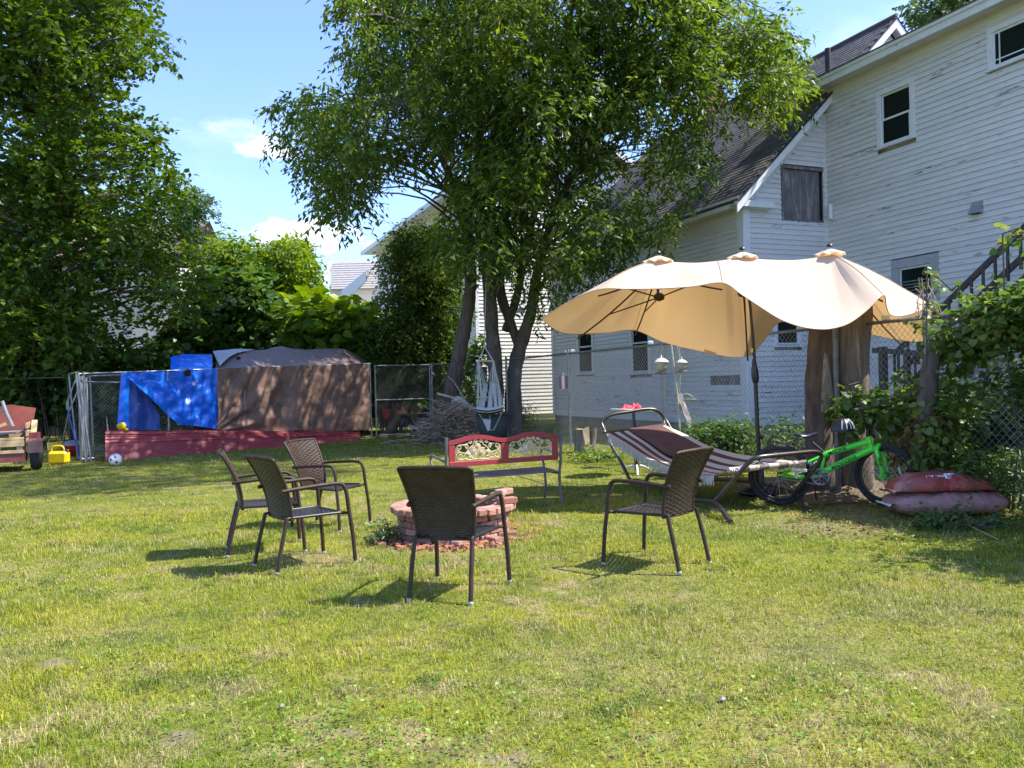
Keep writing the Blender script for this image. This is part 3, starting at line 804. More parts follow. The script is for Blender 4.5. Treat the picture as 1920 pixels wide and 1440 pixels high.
# corner boards, trims
mb = MB()
add_slab(mb, PA, D2, OUT_G, -.03, .16, .3, zAe - .25, 0, .044, .004); add_slab(mb, PA, D1, OUT_A, -.028, .22, .3, zAe - .25, 0, .044, .004)
mb.build('corner_board', 'paint_trim', house)
mb = MB(); add_slab(mb, PA, D1, OUT_A, LA - .18, LA + .02, .3, zAe - .2, 0, .046, .004); mb.build('corner_board', 'paint_trim', house)
mb = MB(); add_slab(mb, PB, DW, OUT_A, -.002, .05, .35, zE, .0, .046); mb.build('corner_board', 'paint_trim', house)
mb = MB(); add_slab(mb, PA, D1, OUT_A, .16, LA - .2, .28, .44, 0, .048, .004); add_slab(mb, PA, D2, OUT_G, .16, tB - .04, .28, .40, 0, .048, .004); mb.build('skirt_board', 'paint_trim', house)
# long-side eave: soffit, fascia, return
mb = MB(); add_slab(mb, PA, D1, OUT_A, -.28, LA + .3, zAe - .24, zAe - .20, -.02, .36); add_slab(mb, PA, D1, OUT_A, .22, LA - .2, zAe - .62, zAe - .24, 0, .03); mb.build('soffit', 'paint_soffit', house)
mb = MB(); add_slab(mb, PA, D1, OUT_A, -.30, LA + .3, zAe - .25, zAe - .02, .36, .39, .004); mb.build('fascia', 'paint_trim', house)
mb = MB(); add_slab(mb, PA, D2, OUT_G, -.39, .72, zAe - .25, zAe - .10, .0, .29, .006); mb.build('eave_return', 'paint_trim', house)
# rake boards on the gable
def rake(side, o0, o1, dz0, dz1, s_from=0.0, s_to=None):
    m = MB(); s_to = tP if s_to is None else s_to
    def P(s, dz, o):
        ss = s if side < 0 else 2 * tP - s
        return PA + D2 * ss + OUT_G * o + Vector((0, 0, zAe + SLOPE * (s + .30) + dz))
    for a, b in ((-.42 if s_from == 0 else s_from, s_to),):
        vs = [P(a, dz0, o0), P(b, dz0, o0), P(b, dz1, o0), P(a, dz1, o0), P(a, dz0, o1), P(b, dz0, o1), P(b, dz1, o1), P(a, dz1, o1)]
        m.add(vs, [(0, 1, 2, 3), (4, 7, 6, 5), (0, 4, 5, 1), (3, 2, 6, 7), (0, 3, 7, 4), (1, 5, 6, 2)])
    return m
for sd in (-1, 1):
    rake(sd, .26, .32, -.30, -.03).build('rake_board', 'paint_trim', house)
    rake(sd, .20, .262, -.10, -.02).build('rake_board', 'paint_trim', house)
    rake(sd, 0.0, .26, -.12, -.08, s_from=-.2).build('rake_soffit', 'paint_trim', house)
    rake(sd, .002, .024, -.56, -.26, s_from=.001).build('frieze_board', 'paint_trim', house)
# roof plane with single shingles
RL = LA + .3
def roofpt(s, t, up=0.0):     # s along D1 from the gable, t up the slope measured along D2
    n = Vector((-SLOPE * D2.x, -SLOPE * D2.y, 1)).normalized()
    return PA + D1 * s + D2 * (t) + Vector((0, 0, zAe + SLOPE * (t + .30))) + n * up
mb = MB(); e0 = -.42
mb.add([roofpt(-.34, e0, -.02), roofpt(RL, e0, -.02), roofpt(RL, tP, -.02), roofpt(-.34, tP, -.02), roofpt(-.34, e0, -.06), roofpt(RL, e0, -.06), roofpt(RL, tP, -.06), roofpt(-.34, tP, -.06)],
       [(0, 1, 2, 3), (7, 6, 5, 4), (0, 4, 5, 1), (1, 5, 6, 2), (2, 6, 7, 3), (3, 7, 4, 0)])
R2 = lambda s, t: PA + D1 * s + D2 * (2 * tP - t) + Vector((0, 0, zAe + SLOPE * (t + .30)))
mb.add([R2(-.34, e0), R2(RL, e0), R2(RL, tP), R2(-.34, tP)], [(3, 2, 1, 0)])
roof = mb.build('roof', 'roof_dark', house)
slen = math.sqrt(1 + SLOPE * SLOPE); expo_t = .15 / slen
rest = MB(); nsh = 0; cand = []
row = 0; t = e0 - .01
while t < tP - .02:
    s = -.36 + (row % 2) * .16
    while s < RL - .05:
        w = .32 + RNG.uniform(-.01, .01); cand.append((s, t, min(w, RL - s))); s += w
    t += expo_t; row += 1
cand.sort(key=lambda c: (roofpt(c[0], c[1]).y > 99, c[0]))
for k, (s, t, w) in enumerate(cand):
    j = RNG.uniform(0, .004); a = s + .004; b = s + w - .004; t1 = t + expo_t * 1.12
    vs = [roofpt(a, t, .014 + j), roofpt(b, t, .014 + j), roofpt(b, t1, .003 + j * .3), roofpt(a, t1, .003 + j * .3), roofpt(a, t, -.004), roofpt(b, t, -.004)]
    fs = [(0, 1, 2, 3), (4, 5, 1, 0), (4, 0, 3), (1, 5, 2)]
    if k < 300: MB().add(vs, fs).build('shingle', 'shingle', roof)
    else: rest.add(vs, fs)
rest.build('shingles', 'shingle_stuff', roof, kind='stuff')
mb = MB(); mb.tube([roofpt(-.36, tP, .03), roofpt(RL, tP, .03)], .05, 6); mb.build('ridge_cap', 'shingle_brown', roof)
# wing roof edge (low slope, seen from below)
mb = MB(); sW = -pl(1508, 186, PB, DW)[0] if pl(1508, 186, PB, DW)[0] < 0 else .55
sW = min(max(sW, .4), 1.2)
def wing(mb, s0, s1, z0, z1, o0, o1): return add_slab(mb, PB, DW, OUT_A, s0, s1, z0, z1, o0, o1)
mb = MB(); wing(mb, -sW, LW + .3, zE, zE + .03, -.02, .40); wing(mb, .05, LW, zE - .30, zE, 0, .028); mb.build('soffit', 'paint_soffit', house)
mb = MB(); wing(mb, -sW, LW + .3, zE - .02, zE + .17, .40, .43); mb.build('fascia', 'paint_trim', house)
mb = MB(); wing(mb, -sW, LW + .3, zE + .13, zE + .20, .43, .47); wing(mb, -sW - .03, -sW, zE - .02, zE + .2, -.02, .45); mb.build('eave_moulding', 'paint_trim', house)
mb = MB()
a = PB + DW * (-sW - .03); b = PB + DW * (LW + .3)
vs = []
for p in (a, b):
    for o, z in ((.49, .20), (.49, .225), (-5.5, .60), (-5.5, .57)): vs.append(p + OUT_A * o + Vector((0, 0, zE + z)))
mb.add(vs, [(0, 1, 2, 3), (4, 7, 6, 5), (0, 4, 5, 1), (1, 5, 6, 2), (3, 2, 6, 7), (0, 3, 7, 4)])
mb.build('roof', 'shingle_stuff', house)
# vent pipe, chimney, wall vent, downspout
p = None
for k in range(200):
    t = k * .05
    if t > tP: break
vp = at(1553, 140, 0)
def hit_roof(px, py):
    u, v = uv(px, py); n = Vector((-SLOPE * D2.x, -SLOPE * D2.y, 1)); P0 = roofpt(0, 0); d = Vector((u, 1, v)); o = Vector((0, 0, EYE))
    return o + d * ((P0 - o).dot(n) / d.dot(n))
vp = hit_roof(1553, 142)
mb = MB(); mb.tube([vp - Vector((0, 0, .2)), vp + Vector((0, 0, .72))], .075, 14); vpo = mb.build('vent_pipe', 'roof_dark', roof)
mb = MB(); mb.lathe(vp + Vector((0, 0, -.02)), [(.20, -.1), (.11, .04), (.085, .08)], 14); mb.build('flashing', 'vent_metal', roof)
# chimney on the ridge: bricks
s_ch = None
best = min(((abs(uv_[0]), s) for s in [x * .1 for x in range(0, 110)] for uv_ in [((lambda q: (q.x / q.y - uv(1345, 210)[0], 0))(roofpt(s, tP)))]), key=lambda q: q[0])[1]
cb = roofpt(best, tP - .25, 0); cb.z -= .7
chim = MB(); R = Matrix((D1, D2, Vector((0, 0, 1)))).transposed()
chim.box(cb + Vector((0, 0, 1.2)), (.50, .60, 2.4), R); ch = chim.build('chimney', 'stone', roof)
bm = MB(); bm.bbox((0, 0, 0), (.205, .10, .062), .006); bme = bm.mesh('brick'); bme.materials.append(MATS['brick_wall'])
def place(me, name, M, parent):
    o = bpy.data.objects.new(name, me); sc.collection.objects.link(o); o.parent = parent; o.matrix_basis = world_of(parent).inverted() @ M; return o
for r in range(33):
    z = cb.z + .04 + r * .073
    if z < cb.z + .5: continue
    off = .11 if r % 2 else 0
    for k in range(3):
        for sgn in (-1, 1):
            c = cb + D2 * (-.205 + k * .205 + (off - .05)) + D1 * sgn * .25; c.z = z
            if sgn < 0: place(bme, 'brick', Matrix.Translation(c) @ (Matrix((D2, -D1, Vector((0, 0, 1)))).transposed()).to_4x4(), house)
    for k in range(2):
        c = cb + D1 * (-.12 + k * .22 + (off - .05)) - D2 * .30; c.z = z
        place(bme, 'brick', Matrix.Translation(c) @ (Matrix((D1, D2, Vector((0, 0, 1)))).transposed()).to_4x4(), house)
mb = MB(); sv, zv = pl(1835, 390, PB, DW)
R = Matrix((DW, OUT_A, Vector((0, 0, 1)))).transposed(); c = PB + DW * sv + Vector((0, 0, zv))
L_ = lambda x, y, z: c + R @ Vector((x, y, z))
mb.add([L_(-.12, .02, .12), L_(.12, .02, .12), L_(.12, .02, -.12), L_(-.12, .02, -.12), L_(-.12, .05, .12), L_(.12, .05, .12), L_(.12, .18, -.12), L_(-.12, .18, -.12)],
       [(4, 5, 1, 0), (4, 7, 6, 5), (0, 3, 7, 4), (1, 5, 6, 2)])
mb.build('wall_vent', 'vent_metal', house)
mb = MB(); mb.box(L_(0, .06, -.115), (.2, .10, .01), R); mb.build('vent_opening', 'black_gap', house)
mb = MB(); ss, zz = pl(1562, 402, PB, DW); mb.tube([PB + DW * ss + OUT_A * .08 + Vector((0, 0, zz + .25)), PB + DW * ss + OUT_A * .08 + Vector((0, 0, zz - .12))], .06, 10); mb.build('vent_stub', 'paint_trim', house)

# ---- back stairs beside the wing wall
def stairs():
    def wp(px, py, off):     # point on a plane off metres in front of the wing wall
        P0 = PB + OUT_A * off; s, z = pl(px, py, P0, DW); return P0 + DW * s + Vector((0, 0, z))
    rt = thing('back_stairs', 'dark brown wooden stairs with slatted railing against the white wall', 'stairs', wp(1650, 760, 1.5).xy.to_3d())
    o = 1.5; a = wp(1770, 573, o); b = wp(1922, 425, o); d = (b - a).normalized()
    a2 = a - d * 1.5; b2 = b + d * 1.6
    MB().bar(a2, b2, .05, .11).build('handrail', 'stair_wood', rt)
    low = Vector((0, 0, -1)) * (wp(1850, 496, o) - wp(1850, 545, o)).z
    MB().bar(a2 + low, b2 + low, .05, .11).build('lower_rail', 'stair_wood', rt)
    n = 17
    for k in range(n):
        p = a2.lerp(b2, (k + .5) / n); MB().bar(p + Vector((0, 0, .0)) + OUT_A * .04, p + low * 1.45 + OUT_A * .04, .042, .042, up=DW).build('baluster', 'stair_wood', rt)
    st = low * 2.0
    MB().bar(a2 + st, b2 + st, .05, .24).build('stringer', 'stair_wood', rt)
    MB().bar(a2 + st - OUT_A * .95, b2 + st - OUT_A * .95, .05, .24).build('stringer', 'stair_wood', rt)
    for k in range(14):
        p = a2.lerp(b2, (k + .5) / 14) + st - OUT_A * .475 + Vector((0, 0, .06)); c, R = p, Matrix((DW, OUT_A, Vector((0, 0, 1)))).transposed()
        MB().bbox(c, (.27, .93, .035), .005, R).build('step', 'stair_wood', rt)
    # lower landing with posts seen through the fence
    for (px, py0, w) in ((1655, 650, .13), (1700, 655, .10), (1745, 640, .10)):
        top = wp(px, py0, 1.9); MB().bar(top, Vector((top.x, top.y, 0)), w, w, up=DW).build('post', 'stair_wood', rt)
    p0, p1 = wp(1640, 657, 1.9), wp(1800, 668, 1.9); MB().bar(p0, p1, .14, .10).build('landing_rail', 'stair_wood', rt)
    for k in range(7):
        p = p0.lerp(p1, (k + 1) / 8); MB().bar(p, Vector((p.x, p.y, .35)), .04, .04, up=DW).build('baluster', 'stair_wood', rt)
    pl_ = wp(1650, 740, 1.9); q = p1.copy(); MB().bar(Vector((p0.x, p0.y, .38)), Vector((p1.x, p1.y, .38)), .9, .05).build('landing', 'stair_wood', rt)
stairs()

# ================================================================= pale house behind the tree (sunlit vinyl siding)
def vinyl_house():
    d = 33.0; P0 = at(893, 640, d); P0.z = 0
    Dx = D2.copy(); Dy = D1.copy(); out = -Dy
    rt = thing('pale_sided_house', 'pale vinyl-sided house behind the big tree, its wall in full sun', 'house', P0)
    W = 9.0; H = 9.4; LN = 16.5
    wall_boards(P0, Dx, .12, W, None, .2, H, [], 'vinyl', expo=.15, root=rt, out=out, name='siding_course', joints=99, lip=.012)
    Dl = D1.copy(); ol = -D2
    wall_boards(P0, Dl, .12, LN, None, .2, H, [], 'vinyl', expo=.15, root=rt, out=ol, name='siding_course', joints=99, lip=.012)
    mb = MB(); add_slab(mb, P0, Dx, out, -.02, .13, .1, H, 0, .04); add_slab(mb, P0, Dl, ol, -.0, .13, .1, H, 0, .04); mb.build('corner_board', 'paint_trim', rt)
    mb = MB(); e = Dx * W; f = Dl * LN
    prism(mb, [P0 + Dl * .15 + Dx * .15, P0 + Dl * .15 + e, P0 + f + e, P0 + f + Dx * .15], .0, H); mb.build('wall_core', 'vinyl', rt)
    # roof: ridge along Dl, deep white eave at the left
    zr = H + 2.6; ov = .8
    def q(s, w, z): return P0 + Dl * s + Dx * w + Vector((0, 0, z))
    mb = MB()
    mb.add([q(-.6, -ov, H - .1), q(LN + .6, -ov, H - .1), q(LN + .6, W / 2, zr), q(-.6, W / 2, zr), q(-.6, W + ov, H - .1), q(LN + .6, W + ov, H - .1)], [(0, 1, 2, 3), (3, 2, 5, 4)])
    rf = mb.build('roof', 'shingle_grey', rt)
    mb = MB(); mb.add([q(-.6, -ov, H - .14), q(LN + .6, -ov, H - .14), q(LN + .6, 0.02, H - .14), q(-.6, .02, H - .14)], [(0, 1, 2, 3)])
    mb.build('soffit', 'paint_trim', rt)
    mb = MB(); R_ = MB()
    mb.bar(q(-.62, -ov - .02, H - .10), q(LN + .6, -ov - .02, H - .10), .04, .22); mb.bar(q(-.62, -ov, H - .10), q(-.62, W / 2, zr), .04, .24); mb.bar(q(-.62, W / 2, zr), q(-.62, W + ov, H - .10), .04, .24)
    mb.build('fascia', 'paint_trim', rt)
    mb = MB(); mb.poly([q(-.02, 0, H - .02), q(-.02, W, H - .02), q(-.02, W / 2, zr - .1)], .1, Dy); mb.build('gable_wall', 'vinyl', rt)
    sw = pl(698, 560, P0, Dl)[0]; window(P0, Dl, ol, sw - 1.0, sw, 5.0, 6.7, root=rt, cas=.1)
    window(P0, Dx, out, 1.2, 2.1, 4.6, 6.1, root=rt, cas=.1)
vinyl_house()

# ================================================================= far grey-roofed house in the gap
def far_house():
    d = 56.0
    rt = thing('far_grey_roof_house', 'distant house with grey shingle roof and white gable trim in the gap between trees', 'house', at(650, 700, d).xy.to_3d())
    A = at(621, 492, d); B = at(692, 492, d); 
    zr = A.z; x0 = A.x; x1 = x0 + 6.5; ze = at(650, 542, d - 2.6).z; yb = d + 3; yf = d - 2.6
    mb = MB(); mb.add([(x0 + .5, yf, ze), (x1, yf, ze), (x1, d, zr), (x0, d, zr), (x0 - .3, yb, ze), (x1, yb, ze)], [(0, 1, 2, 3), (3, 2, 5, 4)])
    rf = mb.build('roof', 'shingle_grey', rt)
    for k in range(12):
        f0 = k / 12; f1 = (k + 1) / 12 + .01
        a = Vector((x0 + .5 - .5 * f0, yf, ze)).lerp(Vector((x0, d, zr)), 0); p0 = Vector((lerp(x0 + .5, x0, f0), lerp(yf, d, f0) - .05, lerp(ze, zr, f0) + .03)); p1 = Vector((x1, p0.y, p0.z))
        q0 = Vector((lerp(x0 + .5, x0, f1), lerp(yf, d, f1), lerp(ze, zr, f1) + .01)); q1 = Vector((x1, q0.y, q0.z))
        MB().add([p0, p1, q1, q0, p0 - Vector((0, 0, .06)), p1 - Vector((0, 0, .06))], [(0, 1, 2, 3), (4, 5, 1, 0)]).build('shingle_course', 'shingle_grey', rt)
    mb = MB(); mb.poly([(x0 + .35, yf + .2, ze), (x0 + .1, yb - .2, ze), (x0 + .2, d, zr - .15)], .1, (1, 0, 0))
    prism(mb, [Vector((x0 + .35, yf + .3, 0)), Vector((x1 - .2, yf + .3, 0)), Vector((x1 - .2, yb, 0)), Vector((x0 + .1, yb, 0))], 0, ze); mb.build('wall', 'vinyl', rt)
    mb = MB(); mb.bar((x0, yf, ze), (x0 - .02, d, zr), .18, .22); mb.bar((x0 - .02, d, zr), (x0 - .3, yb, ze), .18, .22); mb.build('rake_board', 'paint_trim', rt)
    # nearer white addition with bright roof edge
    C = at(640, 545, 53); Dv = at(690, 505, 51)
    mb = MB(); mb.add([at(640, 545, 53), at(686, 508, 51), at(686, 527, 51), at(640, 572, 53)], [(3, 2, 1, 0)])
    mb.add([at(640, 545, 53), at(686, 508, 51), at(700, 508, 54), at(660, 545, 56)], [(0, 1, 2, 3)]); mb.build('porch_roof', 'paint_trim', rt)
    mb = MB(); a = at(640, 572, 53); b = at(700, 530, 51)
    prism(mb, [Vector((a.x, a.y, 0)), Vector((b.x, b.y, 0)), Vector((b.x, b.y + 4, 0)), Vector((a.x, a.y + 4, 0))], 0, a.z - .1); mb.build('porch_wall', 'vinyl', rt)
far_house()
def hidden_house(name, label, x0, x1, y0, y1, d, m):
    a = at(x0, y1, d); b = at(x1, y0, d); rt = thing(name, label, 'house', (a.x, d, 0)); mb = MB()
    prism(mb, [Vector((a.x, d, 0)), Vector((b.x, d, 0)), Vector((b.x, d + 6, 0)), Vector((a.x, d + 6, 0))], 0, b.z); mb.build('wall', m, rt)
    mb = MB(); mb.add([(a.x - .5, d - .5, b.z), (b.x + .5, d - .5, b.z), (b.x + .5, d + 3, b.z + 2.2), (a.x - .5, d + 3, b.z + 2.2), (a.x - .5, d + 6.5, b.z), (b.x + .5, d + 6.5, b.z)], [(0, 1, 2, 3), (3, 2, 5, 4)]); mb.build('roof', 'shingle_brown', rt)
    window(Vector((a.x, d, 0)), Vector((1, 0, 0)), Vector((0, -1, 0)), 1.2, 2.1, 2.0, 3.4, root=rt)
hidden_house('cream_house', 'cream house glimpsed through the leaves of the tall left tree', 120, 330, 480, 640, 38.0, 'vinyl')
hidden_house('tan_house', 'tan gable glimpsed at the left edge behind the tall tree', -120, 50, 390, 700, 36.0, 'shingle_brown')

# ================================================================= trees
def wpx(w, d): return w / 2 * d / F
def stem_tube(mb, pts, n=10, knob=.06):
    """pts: (px,py,d,width px)"""
    P = [at(a, b, d) for a, b, d, w in pts]; Rr = [wpx(w, d) * .76 for a, b, d, w in pts]
    Q = spline(P, 5); m = len(pts) - 1; R = []
    for i in range(len(Q)):
        f = i / 5; k = min(int(f), m - 1); R.append(lerp(Rr[k], Rr[k + 1], f - k) * (1 + knob * math.sin(i * 1.7) + RNG.uniform(-knob, knob) * .6))
    mb.tube(Q, R, n)
    return Q, R
def branches(nodes, clumps, mb, r0=.05, frac=1.0, n=5, pen=4.0):
    """nodes: list of points on stems; join a clump centre to a nearby lower node"""
    for c in clumps:
        if RNG.random() > frac: continue
        c = Vector(c); best = None; bd = 1e9
        for p in nodes:
            dz = c.z - p.z; dd = (c - p).length + (pen if dz < .3 else 0) + RNG.uniform(0, .8)
            if dd < bd: bd = dd; best = p
        L = (c - best).length; mid = best.lerp(c, .5) + Vector((RNG.uniform(-.1, .1) * L, RNG.uniform(-.1, .1) * L, .10 * L))
        k = r0 * min(1.6, .5 + L / 4); Q = spline([best, mid, c], 3); mb.tube(Q, [lerp(k, k * .25, i / (len(Q) - 1)) for i in range(len(Q))], n, caps=False)
def pen_shade(p):
    """True where a clump would throw its shade on the pen front"""
    for z in (.3, 1.2, 2.0):
        k = (p.z - z) / SUN_DIR.z; x, y = p.x - SUN_DIR.x * k, p.y - SUN_DIR.y * k
        f = (x + 9.4) / 5.2; yy = 18.1 + f * 5.9
        if -.1 < f < 1.1 and abs(y - yy) < 1.3: return True
    return False
def poly_clumps(poly, n, dfun, keep=None, seed=1, er=0, light=0.0):
    rg = random.Random(seed); xs = [p[0] for p in poly]; ys = [p[1] for p in poly]; out = []; g = 0
    while len(out) < n and g < n * 60:
        g += 1; x = rg.uniform(min(xs), max(xs)); y = rg.uniform(min(ys), max(ys))
        if not inside(poly, x, y) or (er and not all(inside(poly, x + a, y + b) for a, b in ((er, 0), (-er, 0), (0, er), (0, -er * .8)))): continue
        if keep and rg.random() > keep(x, y): continue
        p = at(x, y, dfun(x, y, rg))
        if light and rg.random() < light:
            for _ in range(12):
                if not pen_shade(p): break
                p = at(x, y, dfun(x, y, rg) + rg.uniform(-1.5, 1.5))
            else: continue
        out.append(p)
    return out

def big_tree():
    rt = thing('box_elder_tree', 'large multi-stemmed tree with drooping green leaves rising beside the fence', 'tree', gnd(925, 826))
    nodes = []
    stems = [[(834, 832, 21.9, 56), (842, 760, 21.9, 42), (856, 690, 21.8, 36), (868, 630, 21.7, 34), (880, 560, 21.6, 32), (882, 490, 21.4, 27), (868, 400, 21.0, 22), (830, 300, 20.4, 16), (770, 200, 19.8, 10)],
             [(926, 832, 21.5, 62), (928, 780, 21.5, 44), (929, 700, 21.5, 37), (921, 600, 21.5, 34), (915, 500, 21.4, 33), (906, 400, 21.2, 28), (900, 280, 20.8, 24), (888, 120, 20.4, 20), (880, -60, 20.0, 16), (876, -260, 19.5, 9)],
             [(966, 832, 21.8, 50), (962, 740, 21.8, 40), (966, 690, 21.8, 36), (978, 640, 21.8, 34), (996, 585, 21.8, 27), (1008, 510, 21.7, 24), (1040, 400, 21.3, 18), (1110, 260, 20.8, 14), (1190, 120, 20.2, 9)],
             [(976, 655, 21.8, 24), (955, 600, 22.0, 24), (938, 540, 22.0, 24), (942, 440, 22.0, 22), (965, 320, 21.8, 18), (1000, 160, 21.3, 13), (1020, 0, 20.8, 9)],
             [(948, 620, 22.1, 20), (968, 560, 22.3, 21), (984, 480, 22.3, 18), (1010, 380, 22.3, 13), (1060, 300, 22.2, 8)],
             [(905, 330, 21.0, 14), (940, 230, 20.6, 12), (1040, 120, 19.8, 10), (1160, 30, 18.8, 8), (1300, -30, 17.8, 6)],
             [(893, 200, 20.6, 13), (820, 90, 20.0, 10), (720, 30, 19.0, 8), (640, 40, 18.0, 5)],
             [(880, 0, 20.2, 12), (920, -150, 18.5, 10), (980, -330, 16.5, 8), (1010, -560, 15.0, 5)],
             [(868, 380, 21.0, 12), (790, 320, 20.0, 9), (700, 290, 19.2, 7), (610, 300, 18.6, 4)]]
    for k, s in enumerate(stems):
        mb = MB(); Q, R = stem_tube(mb, s, 12); mb.build('trunk' if k < 3 else 'limb', 'bark', rt); nodes += Q[6:] if k < 3 else Q
    main = [(612, -320), (600, -120), (610, 0), (650, 20), (655, 70), (632, 100), (615, 165), (560, 172), (516, 196), (512, 290), (552, 335), (575, 402), (640, 424), (692, 418), (702, 398), (716, 350), (760, 322), (806, 330), (826, 380), (836, 430),
            (800, 452), (860, 520), (960, 520), (1060, 540), (1120, 520), (1150, 480), (1210, 460), (1246, 430), (1232, 405), (1268, 390), (1296, 350), (1332, 310), (1326, 250), (1372, 215), (1420, 222), (1476, 232), (1518, 196), (1524, 150), (1480, 120), (1500, 62), (1480, 10), (1400, 0), (1360, -60), (1330, -320)]
    def dp(x, y, g):
        w = 3.6 * math.sqrt(max(.05, 1 - ((x - 960) / 640) ** 2)); return 20.6 + g.uniform(-1, 1) * w + (x > 1250) * -.6
    def kp(x, y):
        k = 1.0
        if 1150 < x < 1345 and y > 235: k = .42
        if x > 1290 and 150 < y < 260: k *= .7
        if 690 < x < 835 and 318 < y < 440: k *= .08
        if 1310 < x < 1385 and 130 < y < 270: k *= .45
        if x < 700: k *= .8
        if y > 470: k *= .5
        if y < -20: k *= .45
        return k
    cl = poly_clumps(main, 730, dp, kp, 3, er=30, light=.8)
    over = []       # the crown goes on above and towards the camera
    edge = [(530, 205), (560, 190), (600, 182), (540, 240), (528, 272), (572, 232), (612, 220), (582, 275), (600, 312), (592, 350), (604, 385), (640, 402), (678, 404), (650, 372), (622, 340), (662, 332), (640, 290), (632, 250), (652, 200), (648, 100), (664, 60), (644, 30), (628, -10),
            (700, 250), (720, 290), (690, 340), (740, 270), (1498, 190), (1488, 160), (1478, 40), (1466, 80), (1450, 130), (1440, 30), (1400, 200), (1345, 240), (1322, 290), (1300, 340), (1272, 370), (1240, 395), (1460, 205), (1430, 170), (1490, 95),
            (830, 440), (860, 420), (850, 480), (880, 500), (900, 470), (1130, 450), (1160, 430), (1190, 410), (1110, 480), (1080, 500)]
    cedge = [at(x, y, (18.8 if x < 800 else 19.8) + RNG.uniform(-.8, .8)) for x, y in edge]
    g = random.Random(5)
    for k in range(110):
        a = g.uniform(0, 6.28); r = math.sqrt(g.random()); over.append(Vector((.2 + 3.4 * r * math.cos(a), 13.9 + 2.3 * r * math.sin(a), g.uniform(8.6, 11.5))))
    over = [p for p in over if (lambda q: q > 1.02)(((p.z - EYE) / p.y) * F / 720)]
    br = MB(); branches(nodes, [c for c in cl], br, .024, .55); branches(nodes, over, br, .02, .12); branches(nodes, cedge, br, .018, .6, pen=.2); br.build('branch', 'branch_wood', rt, kind='stuff')
    lv = Leaves()
    for c in cl: lv.ball(c, (.52, .52, .45), RNG.randint(110, 190), .190, .35, droop=.6, m=8, tl=.38)
    for c in cedge: lv.ball(c, (.38, .38, .34), RNG.randint(90, 130), .185, .34, droop=.7, m=8, tl=.36)
    for c in over: lv.ball(c, (.8, .8, .5), 120, .16, .36, droop=.5, m=8, tl=.45)
    # hanging sprays at the lower right rim and inside
    for (x, y, d) in ((1110, 560, 20.5), (1020, 590, 20.6), (950, 470, 19.8), (990, 430, 19.5), (1248, 430, 18.8), (1070, 470, 20), (1150, 500, 20), (820, 470, 20.5), (1000, 520, 20.2), (1090, 450, 20.0), (1040, 540, 20.4), (1080, 575, 20.6), (1130, 530, 20.2), (1010, 560, 20.8), (1060, 520, 19.8), (1100, 500, 19.9), (1180, 470, 19.5), (1235, 400, 19), (1200, 440, 19.2), (1140, 470, 19.4), (1000, 470, 19.6), (880, 440, 19.6), (860, 470, 19.9), (960, 510, 20.1), (905, 450, 19.5), (1215, 480, 19.2)):
        lv.ball(at(x, y, d), (.42, .42, .45), 120, .18, .34, droop=.7, m=8, tl=.4)
    lv.build('crown', 'leaf_elder', rt)
big_tree()

def simple_tree(name, label, cat, poly, n, d0, dr, leafm, trunk, leaf=.15, asp=.5, per=150, rad=.7, keep=None, seed=1, group=None, broad=False, trw=24, trm='bark', flat=.8, m=7, tl=.4, frac=.5, droop=.3, inner=.0, er=0):
    base = trunk[0]; rt = thing(name, label, cat, (at(base[0], base[1], base[2]).x, base[2], 0), 0, group)
    pts = [Vector((at(a, b, d).x, d, max(at(a, b, d).z, -.1))) for a, b, d in trunk]; Q = spline(pts, 5)
    L = len(Q); w0 = trw / 2 * trunk[0][2] / F
    MB().tube(Q, [lerp(w0, w0 * .25, i / (L - 1)) * (1 + RNG.uniform(-.06, .06)) for i in range(L)], 9).build('trunk', trm, rt)
    cl = poly_clumps(poly, n, lambda x, y, g: d0 + g.uniform(-dr, dr), keep, seed, er=er)
    mb = MB(); branches(Q[2:], cl, mb, .04, frac); 
    if mb.v: mb.build('branch', 'branch_wood', rt, kind='stuff')
    lv = Leaves()
    for c in cl: lv.ball(c, (rad, rad, rad * flat), int(per * RNG.uniform(.7, 1.3)), leaf, asp, droop=droop, m=m, tl=tl)
    lv.build('crown', leafm, rt, broad=broad)
    return rt
# tall maple at the left edge
simple_tree('maple_tree', 'tall dense dark green maple filling the left edge of the yard', 'tree',
            [(-220, -330), (120, -360), (300, -300), (318, -120), (284, -10), (322, 60), (318, 112), (300, 165), (262, 196), (332, 212), (344, 258), (338, 312), (330, 340), (368, 336), (352, 384), (392, 420), (398, 470), (420, 560), (350, 600), (300, 640), (180, 668), (-220, 690)],
            620, 25.0, 3.4, 'leaf_maple', [(60, 815, 25.5), (70, 600, 25.4), (90, 380, 25.2), (110, 120, 25), (120, -150, 25), (130, -320, 25)], leaf=.19, asp=.62, per=150, rad=.75, seed=11, trw=58, er=30,
            keep=lambda x, y: (.35 if (180 < x < 275 and 490 < y < 600) else .30 if (x < 60 and 370 < y < 410) else .5 if y < -10 else .55 if (x < 70 and 180 < y < 300) else 1))
